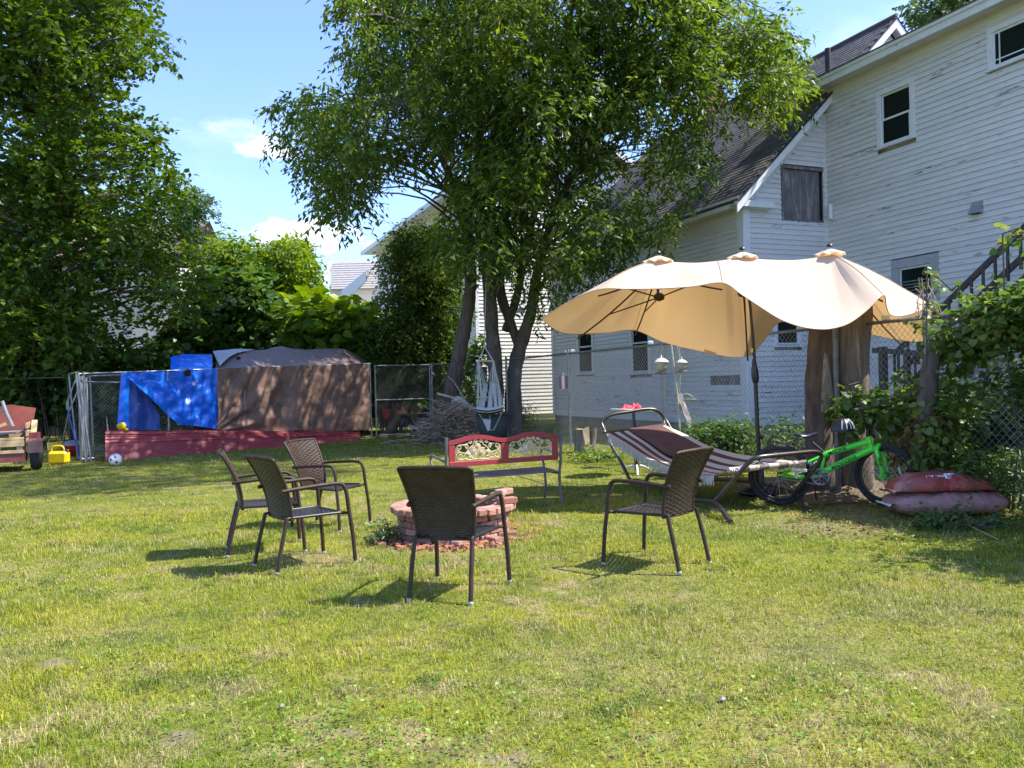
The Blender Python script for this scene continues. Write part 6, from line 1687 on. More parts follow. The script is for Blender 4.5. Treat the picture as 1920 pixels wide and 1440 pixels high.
# ================================================================= striped hammock on its stand
def uvgrid(P, m, name, parent):
    mb = MB().grid(P); me = mb.mesh(name); r, c = len(P), len(P[0]); ul = me.uv_layers.new(name='UVMap')
    for pz in me.polygons:
        for li in pz.loop_indices:
            vi = me.loops[li].vertex_index; ul.data[li].uv = ((vi % c) / (c - 1), (vi // c) / (r - 1))
    me.materials.append(MATS[m]); return link(name, me, parent)
def hammock():
    rt = thing('hammock', 'brown and cream striped hammock slung in a dark bronze metal stand', 'hammock', gnd(1350, 930))
    # edges of the bed: near-left and far-right, head to foot
    Ls = [(1132, 812, 11.35), (1165, 830, 11.05), (1200, 852, 10.6), (1245, 874, 10.1), (1290, 888, 9.6), (1332, 892, 9.15), (1366, 882, 8.85)]
    Rs = [(1246, 797, 11.75), (1290, 816, 11.4), (1330, 836, 11.0), (1378, 850, 10.5), (1420, 857, 10.05), (1468, 862, 9.55), (1512, 866, 9.15)]
    A = spline([at(*p) for p in Ls], 6); B = spline([at(*p) for p in Rs], 6); n = len(A)
    P = []
    for i in range(n):
        f = i / (n - 1); row_ = []
        for g in np.linspace(0, 1, 27):
            q = A[i].lerp(B[i], g); q.z -= .10 * math.sin(math.pi * g) * math.sin(math.pi * min(1, f * 1.0)) ; q.z += .004 * math.sin(g * 40 + f * 9); row_.append(q)
        P.append(row_)
    bed = uvgrid(P, 'hammock_cloth', 'bed_cloth', rt)
    fr = MB(); g = random.Random(1)
    for i in range(2, n - 6):
        for k in range(5):
            p = A[i].lerp(A[i + 1], k / 5); L = g.uniform(.085, .115); e = p + Vector((-.012 + g.uniform(-.008, .008), -.02, -L)); 
            fr.add([p + Vector((-.006, 0, 0)), p + Vector((.006, 0, 0)), e + Vector((.004, 0, 0)), e + Vector((-.004, 0, 0))], [(0, 1, 2, 3)])
    fr.build('fringe', 'fringe', rt, kind='stuff')
    MB().tube([P[0][0], P[0][-1]], .018, 8).build('spreader_bar', 'hammock_brown', rt)
    a, b = P[-1][0], P[-1][-1]; seg = 8
    for k in range(seg):
        MB().tube([a.lerp(b, k / seg), a.lerp(b, (k + 1) / seg)], .030, 9).build('rolled_cloth', 'hammock_roll' if k % 2 == 0 else 'bench_slat', rt)
    pil = thing('hammock_pillow', 'plain dark brown pillow lying at the head of the striped hammock', 'pillow', at(1225, 815, 11.2)); Q = []
    for i in range(9):
        f = i / 8; rr = []
        for g_ in np.linspace(0, 1, 13):
            s = lerp(.4, 12.6, f); i0 = int(s); q = P[i0][0].lerp(P[i0 + 1][0], s - i0).lerp(P[i0][-1].lerp(P[i0 + 1][-1], s - i0), lerp(.38, .93, g_)); q = q + Vector((0, 0, -.06 * math.sin(f * 1.2) + .012 + .05 * (math.sin(math.pi * f) ** .5) * (math.sin(math.pi * g_) ** .5))); rr.append(q)
        Q.append(rr)
    MB().grid(Q).build('cover', 'hammock_brown', pil)
    t = .024; q = at
    # head end frame
    fl = Vector((q(1185, 910, 11.4).x, 11.4, .02)); MB().tube(spline([fl, q(1165, 868, 11.55), q(1148, 838, 11.75), q(1130, 800, 11.95), q(1130, 790, 12.0), q(1146, 778, 12.05), q(1180, 772, 12.15), q(1212, 767, 12.25), q(1232, 770, 12.3), q(1247, 786, 12.35), q(1262, 812, 12.2), q(1285, 858, 11.95), Vector((q(1300, 900, 11.8).x, 11.8, .02))], 4), t, 10).build('head_frame', 'bronze_tube', rt)
    # foot end frame
    MB().tube(spline([q(1338, 943, 8.80), q(1362, 915, 8.72), q(1385, 889, 8.62), q(1403, 868, 8.55), q(1420, 858, 8.52), q(1450, 854, 8.6), q(1500, 849, 8.8), q(1524, 847, 8.9), q(1538, 850, 8.95), q(1538, 862, 8.98), q(1518, 890, 9.1), q(1487, 926, 9.3)], 4), t, 10).build('foot_frame', 'bronze_tube', rt)
    def rail(pts): return MB().tube(spline(pts, 5), t, 10).build('base_rail', 'bronze_tube', rt)
    f1 = gnd(1370, 984); f1.z = .03; f2 = gnd(1515, 960); f2.z = .03
    rail([f1, q(1355, 958, 8.5), q(1338, 942, 8.8), q(1300, 936, 9.3), q(1262, 918, 10.1), Vector((q(1195, 905, 11.2).x, 11.2, .10)), Vector((fl.x, 11.55, .03))])
    rail([f2, q(1501, 936, 9.2), q(1486, 923, 9.4), q(1460, 914, 9.8), q(1400, 902, 10.6), Vector((q(1320, 890, 11.6).x, 11.6, .05))])
    for f, up in ((f1, q(1359, 962, 8.46)), (f2, q(1507, 944, 9.1))): MB().tube([f + Vector((0, 0, -.025)), f.lerp(up, .75)], .034, 10).build('foot_cap', 'bronze_tube', rt)
    mb = MB()
    for (x0, y0, d0, P1) in ((1404, 870, 8.56, a), (1535, 862, 8.98, b), (1134, 800, 11.95, P[0][0]), (1246, 788, 12.3, P[0][-1])):
        s = q(x0, y0, d0)
        for k in range(9):
            p = s.lerp(P1, (k + .5) / 9) + Vector((0, 0, -.03 * math.sin(math.pi * (k + .5) / 9))); ax = Vector((.3, .2, 1)) if k % 2 else Vector((1, .3, .1)); x = ax.orthogonal().normalized(); y = ax.cross(x).normalized()
            mb.tube([p + (x * math.cos(v) + y * math.sin(v)) * .014 for v in np.linspace(0, 2 * math.pi, 9)], .0035, 4, caps=False)
    mb.build('chain', 'chrome', rt, kind='stuff')
    mb = MB()
    for k in range(7): mb.tube([a.lerp(b, k / 6), q(1420 + k * 3, 864 + k, 8.85 + k * .03)], .004, 4)
    mb.build('ropes', 'rope', rt, kind='stuff')
    br = thing('scrub_brush', 'straw brush with pale handle hanging from the foot of the hammock', 'brush', q(1497, 880, 9.05)); c = q(1497, 876, 9.05)
    MB().bbox(c + Vector((0, 0, -.03)), (.17, .06, .035), .006, Matrix.Rotation(.1, 3, 'Y')).build('block', 'rope', br)
    mb = MB(); g = random.Random(6)
    for k in range(160):
        p = c + Vector((g.uniform(-.075, .075), g.uniform(-.03, .03), -.012)); e = p + Vector((g.uniform(-.006, .006), g.uniform(-.01, .0), .05)); mb.tube([p, e], .0018, 3, caps=False)
    mb.build('bristles', 'stick', br, kind='stuff'); MB().bar(c + Vector((.0, .02, -.04)), c + Vector((-.03, .02, -.12)), .03).build('handle', 'rope', br)
hammock()
# small white table with a red cloth at the head of the hammock
def table():
    d = 12.85; top = at(1186, 771, d); b = Vector((at(1194, 880, d).x, d, 0)); rt = thing('round_table', 'small round white pedestal table behind the head of the hammock', 'table', b)
    R = Matrix.Rotation(-.03, 3, 'X') @ Matrix.Rotation(.07, 3, 'Y')
    c = Vector((b.x - .03, d, top.z)); mb = MB(); mb.lathe(c, [(.001, 0), (.33, 0), (.355, .012), (.35, .028), (.33, .018), (.001, .018)], 26, axis=R @ Vector((0, 0, 1))); mb.build('tabletop', 'white_enamel', rt)
    MB().tube([b + Vector((0, 0, .05)), c], [.035, .022], 10).build('pedestal', 'bronze_tube', rt)
    mb = MB()
    for k in range(3):
        a = k * 2.1 + .4; mb.tube(spline([b + Vector((0, 0, .14)), b + Vector((.16 * math.cos(a), .16 * math.sin(a), .10)), b + Vector((.26 * math.cos(a), .26 * math.sin(a), .01))], 4), .02, 7)
    mb.build('foot', 'white_enamel', rt)
    r = thing('red_cloth', 'crumpled bright red cloth lying on the small white table', 'cloth', c + Vector((0, 0, .03))); g = random.Random(8)
    P = []
    for i in range(15):
        row_ = []
        for j in range(19):
            x = (j / 18 - .5) * .34 + .02; y = (i / 14 - .5) * .22; e = min(1, 5 * min(i / 14, 1 - i / 14, j / 18, 1 - j / 18)); z = .035 + e * (.055 + .075 * fbm(x, y, 3, 11, 3) + .03 * math.sin(x * 40) * math.cos(y * 35))
            row_.append(c + R @ Vector((x - .05, y - .02, max(.022, z))))
        P.append(row_)
    MB().grid(P, smooth=False).build('fabric', 'red_cloth', r)
table()

# ================================================================= green bicycle
def text(body, size, M, m, name, parent, ext=.001):
    cu = bpy.data.curves.new(name, 'FONT'); cu.body = body; cu.size = size; cu.extrude = ext; cu.align_x = 'CENTER'; cu.align_y = 'CENTER'; cu.offset = .0012
    o = bpy.data.objects.new(name, cu); me = bpy.data.meshes.new_from_object(o); bpy.data.objects.remove(o); me.transform(M); me.materials.append(MATS[m]); return link(name, me, parent)
def bicycle():
    dd = lambda x: lerp(9.38, 9.08, (x - 1455) / 205)
    q = lambda x, y, o=0: at(x, y, dd(x) + o)
    rt = thing('bmx_bicycle', 'lime green stunt bicycle with black wheels leaning on the dead trunk', 'bicycle', gnd(1555, 952))
    Xb = (q(1660, 890) - q(1455, 890)); Xb.z = 0; Xb.normalize(); Nb = Vector((Xb.y, -Xb.x, 0))
    def wheel(c, rad, ax, nm):
        ax = ax.normalized(); x = ax.orthogonal().normalized(); mb = MB(); tr = .030
        prof = [(rad - tr + tr * math.cos(a), tr * math.sin(a)) for a in np.linspace(0, 2 * math.pi, 10, endpoint=False)]
        w = MB().lathe(c, [(rad - tr + tr * math.cos(a), tr * math.sin(a)) for a in np.linspace(0, 2 * math.pi, 10, endpoint=False)], 44, axis=ax, closed=True).build('wheel', 'tyre', rt)
        MB().lathe(c, [(rad - 2 * tr - .022, -.014), (rad - 2 * tr + .004, -.016), (rad - 2 * tr + .004, .016), (rad - 2 * tr - .022, .014)], 40, axis=ax, closed=True).build('rim', 'bike_black', w)
        MB().lathe(c, [(.022, -.05), (.03, -.04), (.018, 0), (.03, .04), (.022, .05)], 12, axis=ax).build('hub', 'bike_black', w)
        sp = MB(); y = ax.cross(x)
        for k in range(32):
            a = 2 * math.pi * k / 32; e = x * math.cos(a) + y * math.sin(a); h = x * math.cos(a + .5 * (1 if k % 2 else -1)) + y * math.sin(a + .5 * (1 if k % 2 else -1))
            sp.tube([c + h * .026 + ax * (.035 if k % 2 else -.035), c + e * (rad - 2 * tr - .01)], .0016, 3, caps=False)
        sp.build('spokes', 'chrome', w, kind='stuff')
        return x, y
    rad = .345; cf = q(1660, 893); cf.z = rad; cr = q(1462, 893); cr.z = rad
    axf = (Matrix.Rotation(math.radians(-32), 3, 'Z') @ Nb); wheel(cf, rad, axf, 'front'); wheel(cr, rad, Nb, 'rear')
    e = axf.orthogonal(); fx = axf.cross(Vector((0, 0, 1))).normalized()
    MB().bbox(cf + fx * -.12 + Vector((0, 0, .0)) + axf * .0, (.022, .012, .13), .004, Matrix.Rotation(.5, 3, 'Y')).build('reflector', 'reflector', rt) if False else None
    sgn = 1 if (fx.x > 0) else -1
    MB().bar(cf + fx * sgn * .13 + Vector((0, -.03, .10)), cf + fx * sgn * .17 + Vector((0, -.03, -.02)), .02, .012).build('reflector', 'reflector', rt)
    G = 'bike_green'; T = lambda pts, r, nm, m=G, n=12: MB().tube(pts, r, n).build(nm, m, rt)
    bb = q(1538, 893); hd0, hd1 = q(1627, 822), q(1634, 846); st = q(1546, 853)
    T([hd0 + Vector((0, 0, .02)), hd1], .034, 'head_tube'); T([q(1543, 853), q(1600, 836), q(1628, 829)], [.031, .033, .037], 'top_tube'); T([q(1541, 886), q(1560, 877), q(1633, 842)], [.035, .036, .039], 'down_tube')
    T([bb, q(1547, 846)], .019, 'seat_tube'); MB().lathe(bb - Nb * .045, [(.028, 0), (.032, .01), (.032, .08), (.028, .09)], 12, axis=Nb).build('bottom_bracket', 'bike_black', rt)
    for o in (-.045, .045):
        T([cr + Nb * o * 1.3, q(1500, 895) + Nb * o * 1.1, bb + Nb * o * .5], .015, 'chain_stay', G, 8); T([cr + Nb * o * 1.3, st + Nb * o * .5], .014, 'seat_stay', G, 8)
    # fork follows the turned wheel
    crown = cf + Vector((0, 0, rad + .05)) + (hd1 - q(1640, 850)).normalized() * .0; crown = hd1.lerp(Vector((cf.x, cf.y, rad * 2 + .04)), .55)
    T([hd1, crown], .026, 'fork_crown')
    for s in (-1, 1):
        T(spline([crown, crown + axf * s * .055 + Vector((0, 0, -.05)), crown.lerp(cf, .55) + axf * s * .075, cf + axf * s * .07 + Vector((0, 0, .02))], 4), [.026] * 5 + [.024] * 4 + [.020] * 4, 'fork_blade')
        MB().bbox(cf + axf * s * .075 + Vector((0, 0, -.01)), (.07, .02, .08), .008, Matrix.Rotation(.6, 3, 'Y')).build('dropout', G, rt)
    # chainring, chain, cranks
    c = bb + Nb * .055
    MB().lathe(c, [(.078, -.004), (.095, -.004), (.095, .004), (.078, .004)], 30, axis=Nb, closed=True).build('chainring', 'vent_metal', rt)
    mb = MB(); x, y = Xb, Vector((0, 0, 1))
    for k in range(10):
        a = 2 * math.pi * k / 10; m_ = x * math.cos(a) + y * math.sin(a); n_ = x * math.cos(a + .3) + y * math.sin(a + .3); mb.tube(spline([c + m_ * .02, c + n_ * .05, c + m_ * .082], 3), .0045, 5)
    mb.lathe(c, [(.001, -.006), (.022, -.006), (.022, .006), (.001, .006)], 12, axis=Nb); mb.build('chainring_spider', 'vent_metal', rt)
    MB().tube([c + Vector((0, 0, .09)), cr + Nb * .055 + Vector((0, 0, .035)), cr + Nb * .055 + Vector((0, 0, -.035)), c + Vector((0, 0, -.09))], .005, 5).build('chain', 'vent_metal', rt)
    T([c + Nb * .02, q(1557, 914, -.12)], .010, 'crank', 'bike_black', 8); MB().bbox(q(1559, 916, -.17), (.09, .08, .022), .005).build('pedal', 'bike_black', rt)
    T([bb - Nb * .07, bb - Nb * .08 + (bb - q(1557, 914)) * .85], .010, 'crank', 'bike_black', 8); MB().bbox(bb - Nb * .13 + (bb - q(1557, 914)) * .85, (.09, .08, .022), .005).build('pedal', 'bike_black', rt)
    T([q(1547, 852), q(1517, 828)] if False else [q(1545, 848), q(1519, 826)], .013, 'seat_post', 'bike_black', 8)
    P = []
    for i in range(9):
        f = i / 8; x = lerp(1491, 1532, f); w = lerp(.085, .022, min(1, f * 1.25)) if f > .25 else lerp(.03, .085, f * 4)
        row_ = []
        for a in np.linspace(0, 2 * math.pi, 13): row_.append(q(x, 817 - 2 * f) + Nb * w * math.cos(a) + Vector((0, 0, .022 * math.sin(a) + .012 * math.cos(f * 6))))
        P.append(row_)
    MB().grid(P).build('saddle', 'seat_blue', rt)
    # handlebar
    stm = hd0 + Vector((0, 0, .06)); T([hd0, stm + Vector((0, -.02, .05))], .022, 'stem', 'bike_black', 8)
    h0 = stm + Vector((0, -.05, .06)); ax = axf
    for s in (-1, 1):
        T(spline([h0, h0 + ax * s * .06, h0 + ax * s * .13 + Vector((0, 0, .10)), h0 + ax * s * .17 + Vector((0, 0, .20)), h0 + ax * s * .22 + Vector((0, 0, .215)), h0 + ax * s * .36 + Vector((0, .0, .21))], 4), .0125, 'handlebar', 'bike_black', 8)
        MB().tube([h0 + ax * s * .25 + Vector((0, 0, .213)), h0 + ax * s * .37 + Vector((0, 0, .209))], .018, 8).build('grip', 'tyre', rt)
    T([h0 + ax * .145 + Vector((0, 0, .13)), h0 - ax * .145 + Vector((0, 0, .13))], .009, 'crossbar', 'bike_black', 8)
    # lettering on the tubes
    def along(a, b, off, f=.5):
        X_ = (b - a).normalized(); c_ = a.lerp(b, f); N_ = Nb.copy(); Y_ = N_.cross(X_).normalized()
        if Y_.z < 0: Y_ = -Y_
        N_ = X_.cross(Y_).normalized(); M = Matrix((X_, Y_, N_)).transposed().to_4x4(); M.translation = c_ + N_ * off; return M
    text('MGONE', .056, along(q(1552, 850.5), q(1586, 840), .0335, .5), 'print_black', 'lettering', rt)
    text('MADDGEAR', .054, along(q(1556, 879), q(1608, 854), .0385, .5), 'print_black', 'lettering', rt)
    text('GEAR', .040, along(crown.lerp(cf, .25) + axf * .07, crown.lerp(cf, .8) + axf * .07, .03, .5), 'print_black', 'lettering', rt)
    T([q(1524, 897), gnd(1531, 938)], .008, 'kickstand', 'bike_black', 6)
    # helmet over the bar
    hc = h0 - ax * .30 + Vector((-.02, -.03, .10)); hp = q(1580, 800, -.05); hm = thing('bike_helmet', 'black bicycle helmet with silver vents hung on the green bicycle handlebar', 'helmet', hp)
    P = []
    for i in range(9):
        th = math.pi * .55 * i / 8; P.append([hp + Vector((.125 * math.sin(th) * math.cos(a), .10 * math.sin(th) * math.sin(a), .0)) + Vector((-.02, -.04, .13 * math.cos(th) - .03)) for a in np.linspace(0, 2 * math.pi, 20)])
    MB().grid(P).build('shell', 'bike_black', hm)
    mb = MB()
    for k in range(5):
        a0 = -math.pi / 2 + (k - 2) * .42 + .5; mb.tube([hp + Vector((.128 * math.sin(th) * math.cos(a0), .103 * math.sin(th) * math.sin(a0), 0)) + Vector((-.02, -.04, .133 * math.cos(th) - .03)) for th in np.linspace(.5, 1.5, 6)], .0045, 5)
    mb.build('vent_trim', 'reflector', hm)
bicycle()

# ================================================================= dead trunks at the fence, with vine
def gnarled(mb, pts, n=28, amp=.17, seed=0, top_jag=.06):
    """pts: (px,py,d,width px): lumpy trunk"""
    P = [at(a, b, d) for a, b, d, w in pts]; W = [wpx(w, d) * .9 for a, b, d, w in pts]; Q = spline(P, 6); m = len(pts) - 1; rows = []
    for i, p in enumerate(Q):
        f = i / 6; k = min(int(f), m - 1); r = lerp(W[k], W[k + 1], f - k); row_ = []
        for a in range(n):
            t = 2 * math.pi * a / n; rr = r * (1 + amp * fbm(math.cos(t) * 1.3 + seed, math.sin(t) * 1.3, p.z * .9, 1.5, 3) + amp * .45 * math.sin(t * 5 + p.z * 1.5 + seed) + .03 * math.sin(t * 11 + p.z * 2))
            row_.append(p + Vector((math.cos(t) * rr, math.sin(t) * rr * .8, (RNG.uniform(-top_jag, top_jag) if i == len(Q) - 1 else 0))))
        row_.append(row_[0].copy()); rows.append(row_)
    mb.grid(rows); mb.add([p for p in rows[-1][:-1]] + [Q[-1] - Vector((0, 0, .06))], [(k, (k + 1) % n, n) for k in range(n)])
tr = thing('dead_trunk', 'split dead tree trunk, one half barked and one half bare, grown round the fence post', 'tree trunk', gnd(1575, 925))
mb = MB(); gnarled(mb, [(1544, 945, 10.15, 74), (1540, 880, 10.2, 62), (1536, 800, 10.25, 56), (1538, 720, 10.3, 62), (1544, 660, 10.3, 60), (1548, 600, 10.3, 58), (1550, 560, 10.3, 52)], seed=1); mb.build('barked_stem', 'bark_red', tr)
mb = MB(); gnarled(mb, [(1608, 945, 10.25, 74), (1606, 880, 10.25, 66), (1602, 800, 10.3, 60), (1600, 720, 10.3, 62), (1598, 650, 10.3, 68), (1600, 590, 10.3, 76), (1602, 560, 10.3, 70)], amp=.07, seed=5); mb.build('bare_stem', 'dead_wood', tr)
mb = MB(); gnarled(mb, [(1625, 900, 10.4, 30), (1622, 780, 10.4, 26), (1620, 690, 10.4, 22), (1618, 600, 10.4, 30)], n=12, seed=9); mb.build('bark_strip', 'bark', tr)
mb = MB(); gnarled(mb, [(1548, 772, 9.98, 20), (1551, 740, 9.96, 26), (1550, 700, 9.98, 18), (1549, 670, 10.0, 9)], n=12, seed=3); mb.build('bare_patch', 'dead_wood', tr)
mb = MB(); mb.tube(spline([at(1578, 714, 9.95), at(1590, 722, 9.93), at(1612, 716, 9.93)], 4), .012, 5); mb.tube([at(1590, 722, 9.93), at(1578, 708, 9.95)], .009, 5); mb.build('twig', 'branch_wood', tr)
MB().tube([Vector((at(1569, 800, 9.93).x, 9.93, 0)), at(1565, 590, 9.93)], .034, 10).build('old_post', 'bench_iron', tr)
# earth mound at its foot
P = []
for i in range(15):
    f = i / 14; P.append([Vector((lerp(2.9, 5.1, g), lerp(9.45, 11.6, f), max(-.03, .17 * math.exp(-((g - .5) * 2.6) ** 2) * math.exp(-((f - .65) * 2.2) ** 2) + .05 * fbm(g * 9, f * 9, 0, 1) * (1 if .1 < g < .9 and .1 < f < .9 else 0) - .03))) for g in np.linspace(0, 1, 22)])
md = MB().grid(P).build('soil_mound', 'soil'); md['kind'] = 'structure'
g = random.Random(31); mb = MB()
for k in range(340):
    px = g.uniform(1470, 1720); py = g.uniform(900, 1010); p = gnd(px, py); s = g.uniform(.012, .04); R = Matrix.Rotation(g.uniform(0, 3), 3, 'Z'); mb.add([p + R @ Vector(v) * s + Vector((0, 0, .012)) for v in ((-1, -.4, 0), (1, -.3, .3), (.9, .4, .1), (-.8, .3, .4))], [(0, 1, 2, 3)])
tag(mb.build('leaf_litter', 'leaf_dry'), 'dry brown leaf litter strewn around the dead trunk', 'leaf litter', kind='stuff')
# sticks lying / leaning by the bike
mb = MB(); ls = thing('leaning_stick', 'pale stick leaning against the front wheel of the green bicycle', 'stick', gnd(1632, 905)); MB().tube([at(1630, 884, 8.85), at(1650, 892, 8.95), at(1663, 915, 8.8)], .008, 5).build('shaft', 'cut_wood', ls)

# ================================================================= soil bags
def bag(name, label, c, L, W, H, rz, m, bend, seed, sag=0.0):
    rt = thing(name, label, 'bag', c, rz); P = []; nu, nv = 34, 22; R = Matrix.Rotation(rz, 3, 'Z')
    for i in range(nu + 1):
        u = -1 + 2 * i / nu; row_ = []; prof = (1 - abs(u) ** 4) ** .5 if abs(u) < 1 else 0
        for j in range(nv):
            a = 2 * math.pi * j / nv; ca, sa = math.cos(a), math.sin(a)
            y = W / 2 * (abs(ca) ** .8) * math.copysign(1, ca) * (.55 + .45 * prof); z = H / 2 * (abs(sa) ** .7) * math.copysign(1, sa) * prof * (1 + .12 * fbm(u * 2 + seed, ca, sa, 1.5))
            wr = .022 * fbm(u * 5 + seed, ca * 2, sa * 2, 2.2, 3) + .018 * abs(fbm(u * 16, ca * 3 + seed, sa, 1.5))
            zz = z + H / 2 + bend * (1 - u * u) + wr * 1.0; row_.append(c + R @ Vector((u * L / 2, y * (1 + .05 * math.sin(u * 9 + seed)), max(.003 + (0 if sag == 0 else sag), zz if z > -H * .2 else zz))))
        row_.append(row_[0].copy()); P.append(row_)
    MB().grid(P).build('sack', m, rt)
    for s in (-1, 1):       # crimped ends
        P2 = [[c + R @ Vector((s * (L / 2 + e), y * W * (1 + e * 2), H / 2 + .012 * math.sin(y * 60 + e * 90))) for y in np.linspace(-.32, .32, 14)] for e in (-.02, .02, .05)]
        MB().grid(P2).build('seam', 'print_white' if (s < 0 and seed == 2) else m, rt)
    return rt
cb1 = gnd(1782, 968); lo = bag('soil_bag', 'faded dusty pink soil bag lying underneath on the grass', cb1 + Vector((0, .12, 0)), 1.16, .50, .25, -.03, 'bag_faded', .0, 2)
up = bag('soil_bag', 'bright red soil bag with printing lying on top of the other', cb1 + Vector((-.03, .16, .10)), 1.0, .48, .295, .02, 'bag_red', .03, 5, sag=.16)
def on_bag(c, L, u, w_, h_, yoff=-.165, z=0): return Matrix.Translation(c + Vector((u * L / 2, yoff, z))) @ Matrix.Rotation(math.radians(52), 4, 'X')
ub = cb1 + Vector((-.03, .15, .145))
text('1 CUBIC FOOT', .030, on_bag(ub, .98, -.22, 0, 0, -.150, .262), 'print_white', 'lettering', up, .002)
mb = MB(); M = on_bag(ub, .98, .06, 0, 0, -.158, .262)
mb.add([M @ Vector(v) for v in ((-.055, -.03, .004), (.045, -.03, .004), (.045, .03, .004), (-.055, .03, .004))], [(0, 1, 2, 3)]); mb.build('barcode_label', 'print_white', up)
mb = MB()
for k in range(9):
    x = -.030 + k * .0085; mb.add([M @ Vector(v) for v in ((x, -.024, .0055), (x + .004 + .002 * (k % 3 == 0), -.024, .0055), (x + .004, .022, .0055), (x, .022, .0055))], [(0, 1, 2, 3)])
mb.build('barcode', 'print_black', up)
mb = MB(); mb.tube(spline([gnd(1745, 975) + Vector((0, 0, .02)), gnd(1800, 968) + Vector((0, 0, .03)), gnd(1850, 960) + Vector((0, 0, .02)), gnd(1890, 969) + Vector((0, 0, .02)), gnd(1935, 960) + Vector((0, 0, .03))], 5), .004, 5); tag(mb.build('garden_wire', 'stick'), 'thin bent wire trailing across the grass by the soil bags', 'wire')
mb = MB(); mb.tube([gnd(1810, 990) + Vector((0, 0, .04)), gnd(1872, 1016) + Vector((0, 0, .02))], .004, 5); tag(mb.build('straw_stem', 'cut_wood'), 'thin dry stem lying in the shaded grass below the soil bags', 'stem')

# ================================================================= bird feeders
def feeder(px, py, d, s, label, n=0):
    c = at(px, py, d); rt = thing('bird_feeder', label, 'bird feeder', c, 0, 'bird feeders by the fence')
    k = s * d / F
    MB().lathe(c, [(.001, 8 * k + 0), (4 * k, 7.6 * k), (9 * k, 5 * k), (13.5 * k, 1.0 * k), (14.5 * k, -.5 * k), (12 * k, -1 * k), (.001, -1 * k)], 24).build('lid', 'feeder_cream', rt)
    MB().lathe(c, [(.001, 13 * k), (1.6 * k, 12 * k), (1.2 * k, 9 * k), (2 * k, 7.5 * k)], 10).build('knob', 'feeder_cream', rt)
    MB().lathe(c, [(11 * k, -1.2 * k), (10 * k, -10 * k), (7 * k, -18 * k), (.001, -18.4 * k)], 24).build('bowl', 'feeder_bowl', rt)
    MB().lathe(c, [(.001, -18.5 * k), (12 * k, -20 * k), (12.5 * k, -22 * k), (.001, -22.5 * k)], 20).build('tray', 'tray_dark', rt)
    MB().tube(spline([c + Vector((0, 0, 12 * k)), c + Vector((0, .02, 20 * k)), c + Vector((.03 + .05 * n, .03, 30 * k))], 4), .004, 5).build('hanger', 'vent_metal', rt)
    return c
feeder(1240, 679, 13.9, 1.0, 'cream domed bird feeder in front of the fence post, left one of two')
feeder(1278, 680, 14.3, .80, 'smaller cream domed bird feeder on the pole, right one of two', 1)
pl_o = thing('feeder_pole', 'thin leaning cream pole carrying the right bird feeder and a dish', 'pole', gnd(1276, 830))
q = lambda x, y, d=14.4: at(x, y, d)
b = gnd(1277, 800); b = Vector((q(1277, 800).x, 14.4, 0)); MB().tube([b, q(1270, 740), q(1264, 690), q(1258, 645), q(1256, 630)], .017, 8).build('pole', 'cream_pole', pl_o)
for pts in ([(1268, 760), (1274, 730), (1276, 690), (1270, 650)], [(1270, 735), (1275, 700), (1274, 660), (1275, 648)], [(1264, 700), (1275, 697), (1288, 695)], [(1276, 745), (1286, 738), (1300, 744)]):
    MB().tube(spline([q(*p) for p in pts], 4), .007, 6).build('hook', 'cream_pole', pl_o)
c = q(1292, 748, 14.3); ds = thing('feeder_dish', 'shallow green hanging dish on the feeder pole', 'dish', c)
MB().lathe(c, [(.001, -.055), (.07, -.05), (.115, -.015), (.125, .0), (.118, .0), (.06, -.035), (.001, -.04)], 20).build('dish', 'feeder_bowl', ds)
lt = thing('leaning_plank', 'grey plank leaning against the fence below the feeders', 'plank', Vector((at(1305, 800, 14.8).x, 14.8, 0))); MB().bar(Vector((at(1318, 800, 14.5).x, 14.5, 0)), at(1272, 738, 15.0), .13, .03).build('board', 'old_wood', lt)
# red and white sign on the fence
pz = fence_at(1056); c0 = at(1056, 712, pz.y - .05)
sg = thing('fence_sign', 'small faded red and white sign wired to the fence beside a post', 'sign', c0); zt = at(1056, 704, pz.y).z; zb_ = at(1056, 729, pz.y).z
for k, (o, m) in enumerate(((-.065, 'sign_red'), (0, 'print_white'), (.065, 'sign_red'))): MB().box((c0.x + o, c0.y, (zt + zb_) / 2), (.062, .006, zt - zb_)).build('stripe', m, sg)
MB().tube([at(1054, 700, pz.y - .05), at(1063, 704, pz.y - .05)], .014, 6).build('clip', 'print_white', sg)
# split stump
sp = gnd(1096, 849); s_ = thing('split_stump', 'short split log stump standing on the grass near the bench', 'stump', sp)
dS = sp.y
mb = MB(); gnarled(mb, [(1094, 852, dS, 36), (1092, 830, dS, 32), (1090, 815, dS, 30), (1091, 803, dS, 30)], n=16, amp=.10, seed=11, top_jag=.04); mb.build('log', 'dead_wood', s_)
mb = MB(); gnarled(mb, [(1108, 850, dS + .05, 18), (1110, 830, dS + .05, 15), (1112, 806, dS + .05, 15)], n=12, amp=.12, seed=14, top_jag=.05); mb.build('log', 'dead_wood', s_)
MB().lathe(at(1091, 802.5, dS) + Vector((0, 0, -.02)), [(.001, .0), (.15, -.005)], 16).build('cut_face', 'cut_wood', s_)
MB().poly([at(1092, 806, dS - .17), at(1104, 800, dS - .15), at(1106, 826, dS - .15), at(1098, 836, dS - .18)], .01, (0, -1, 0)).build('split_face', 'cut_wood', s_)

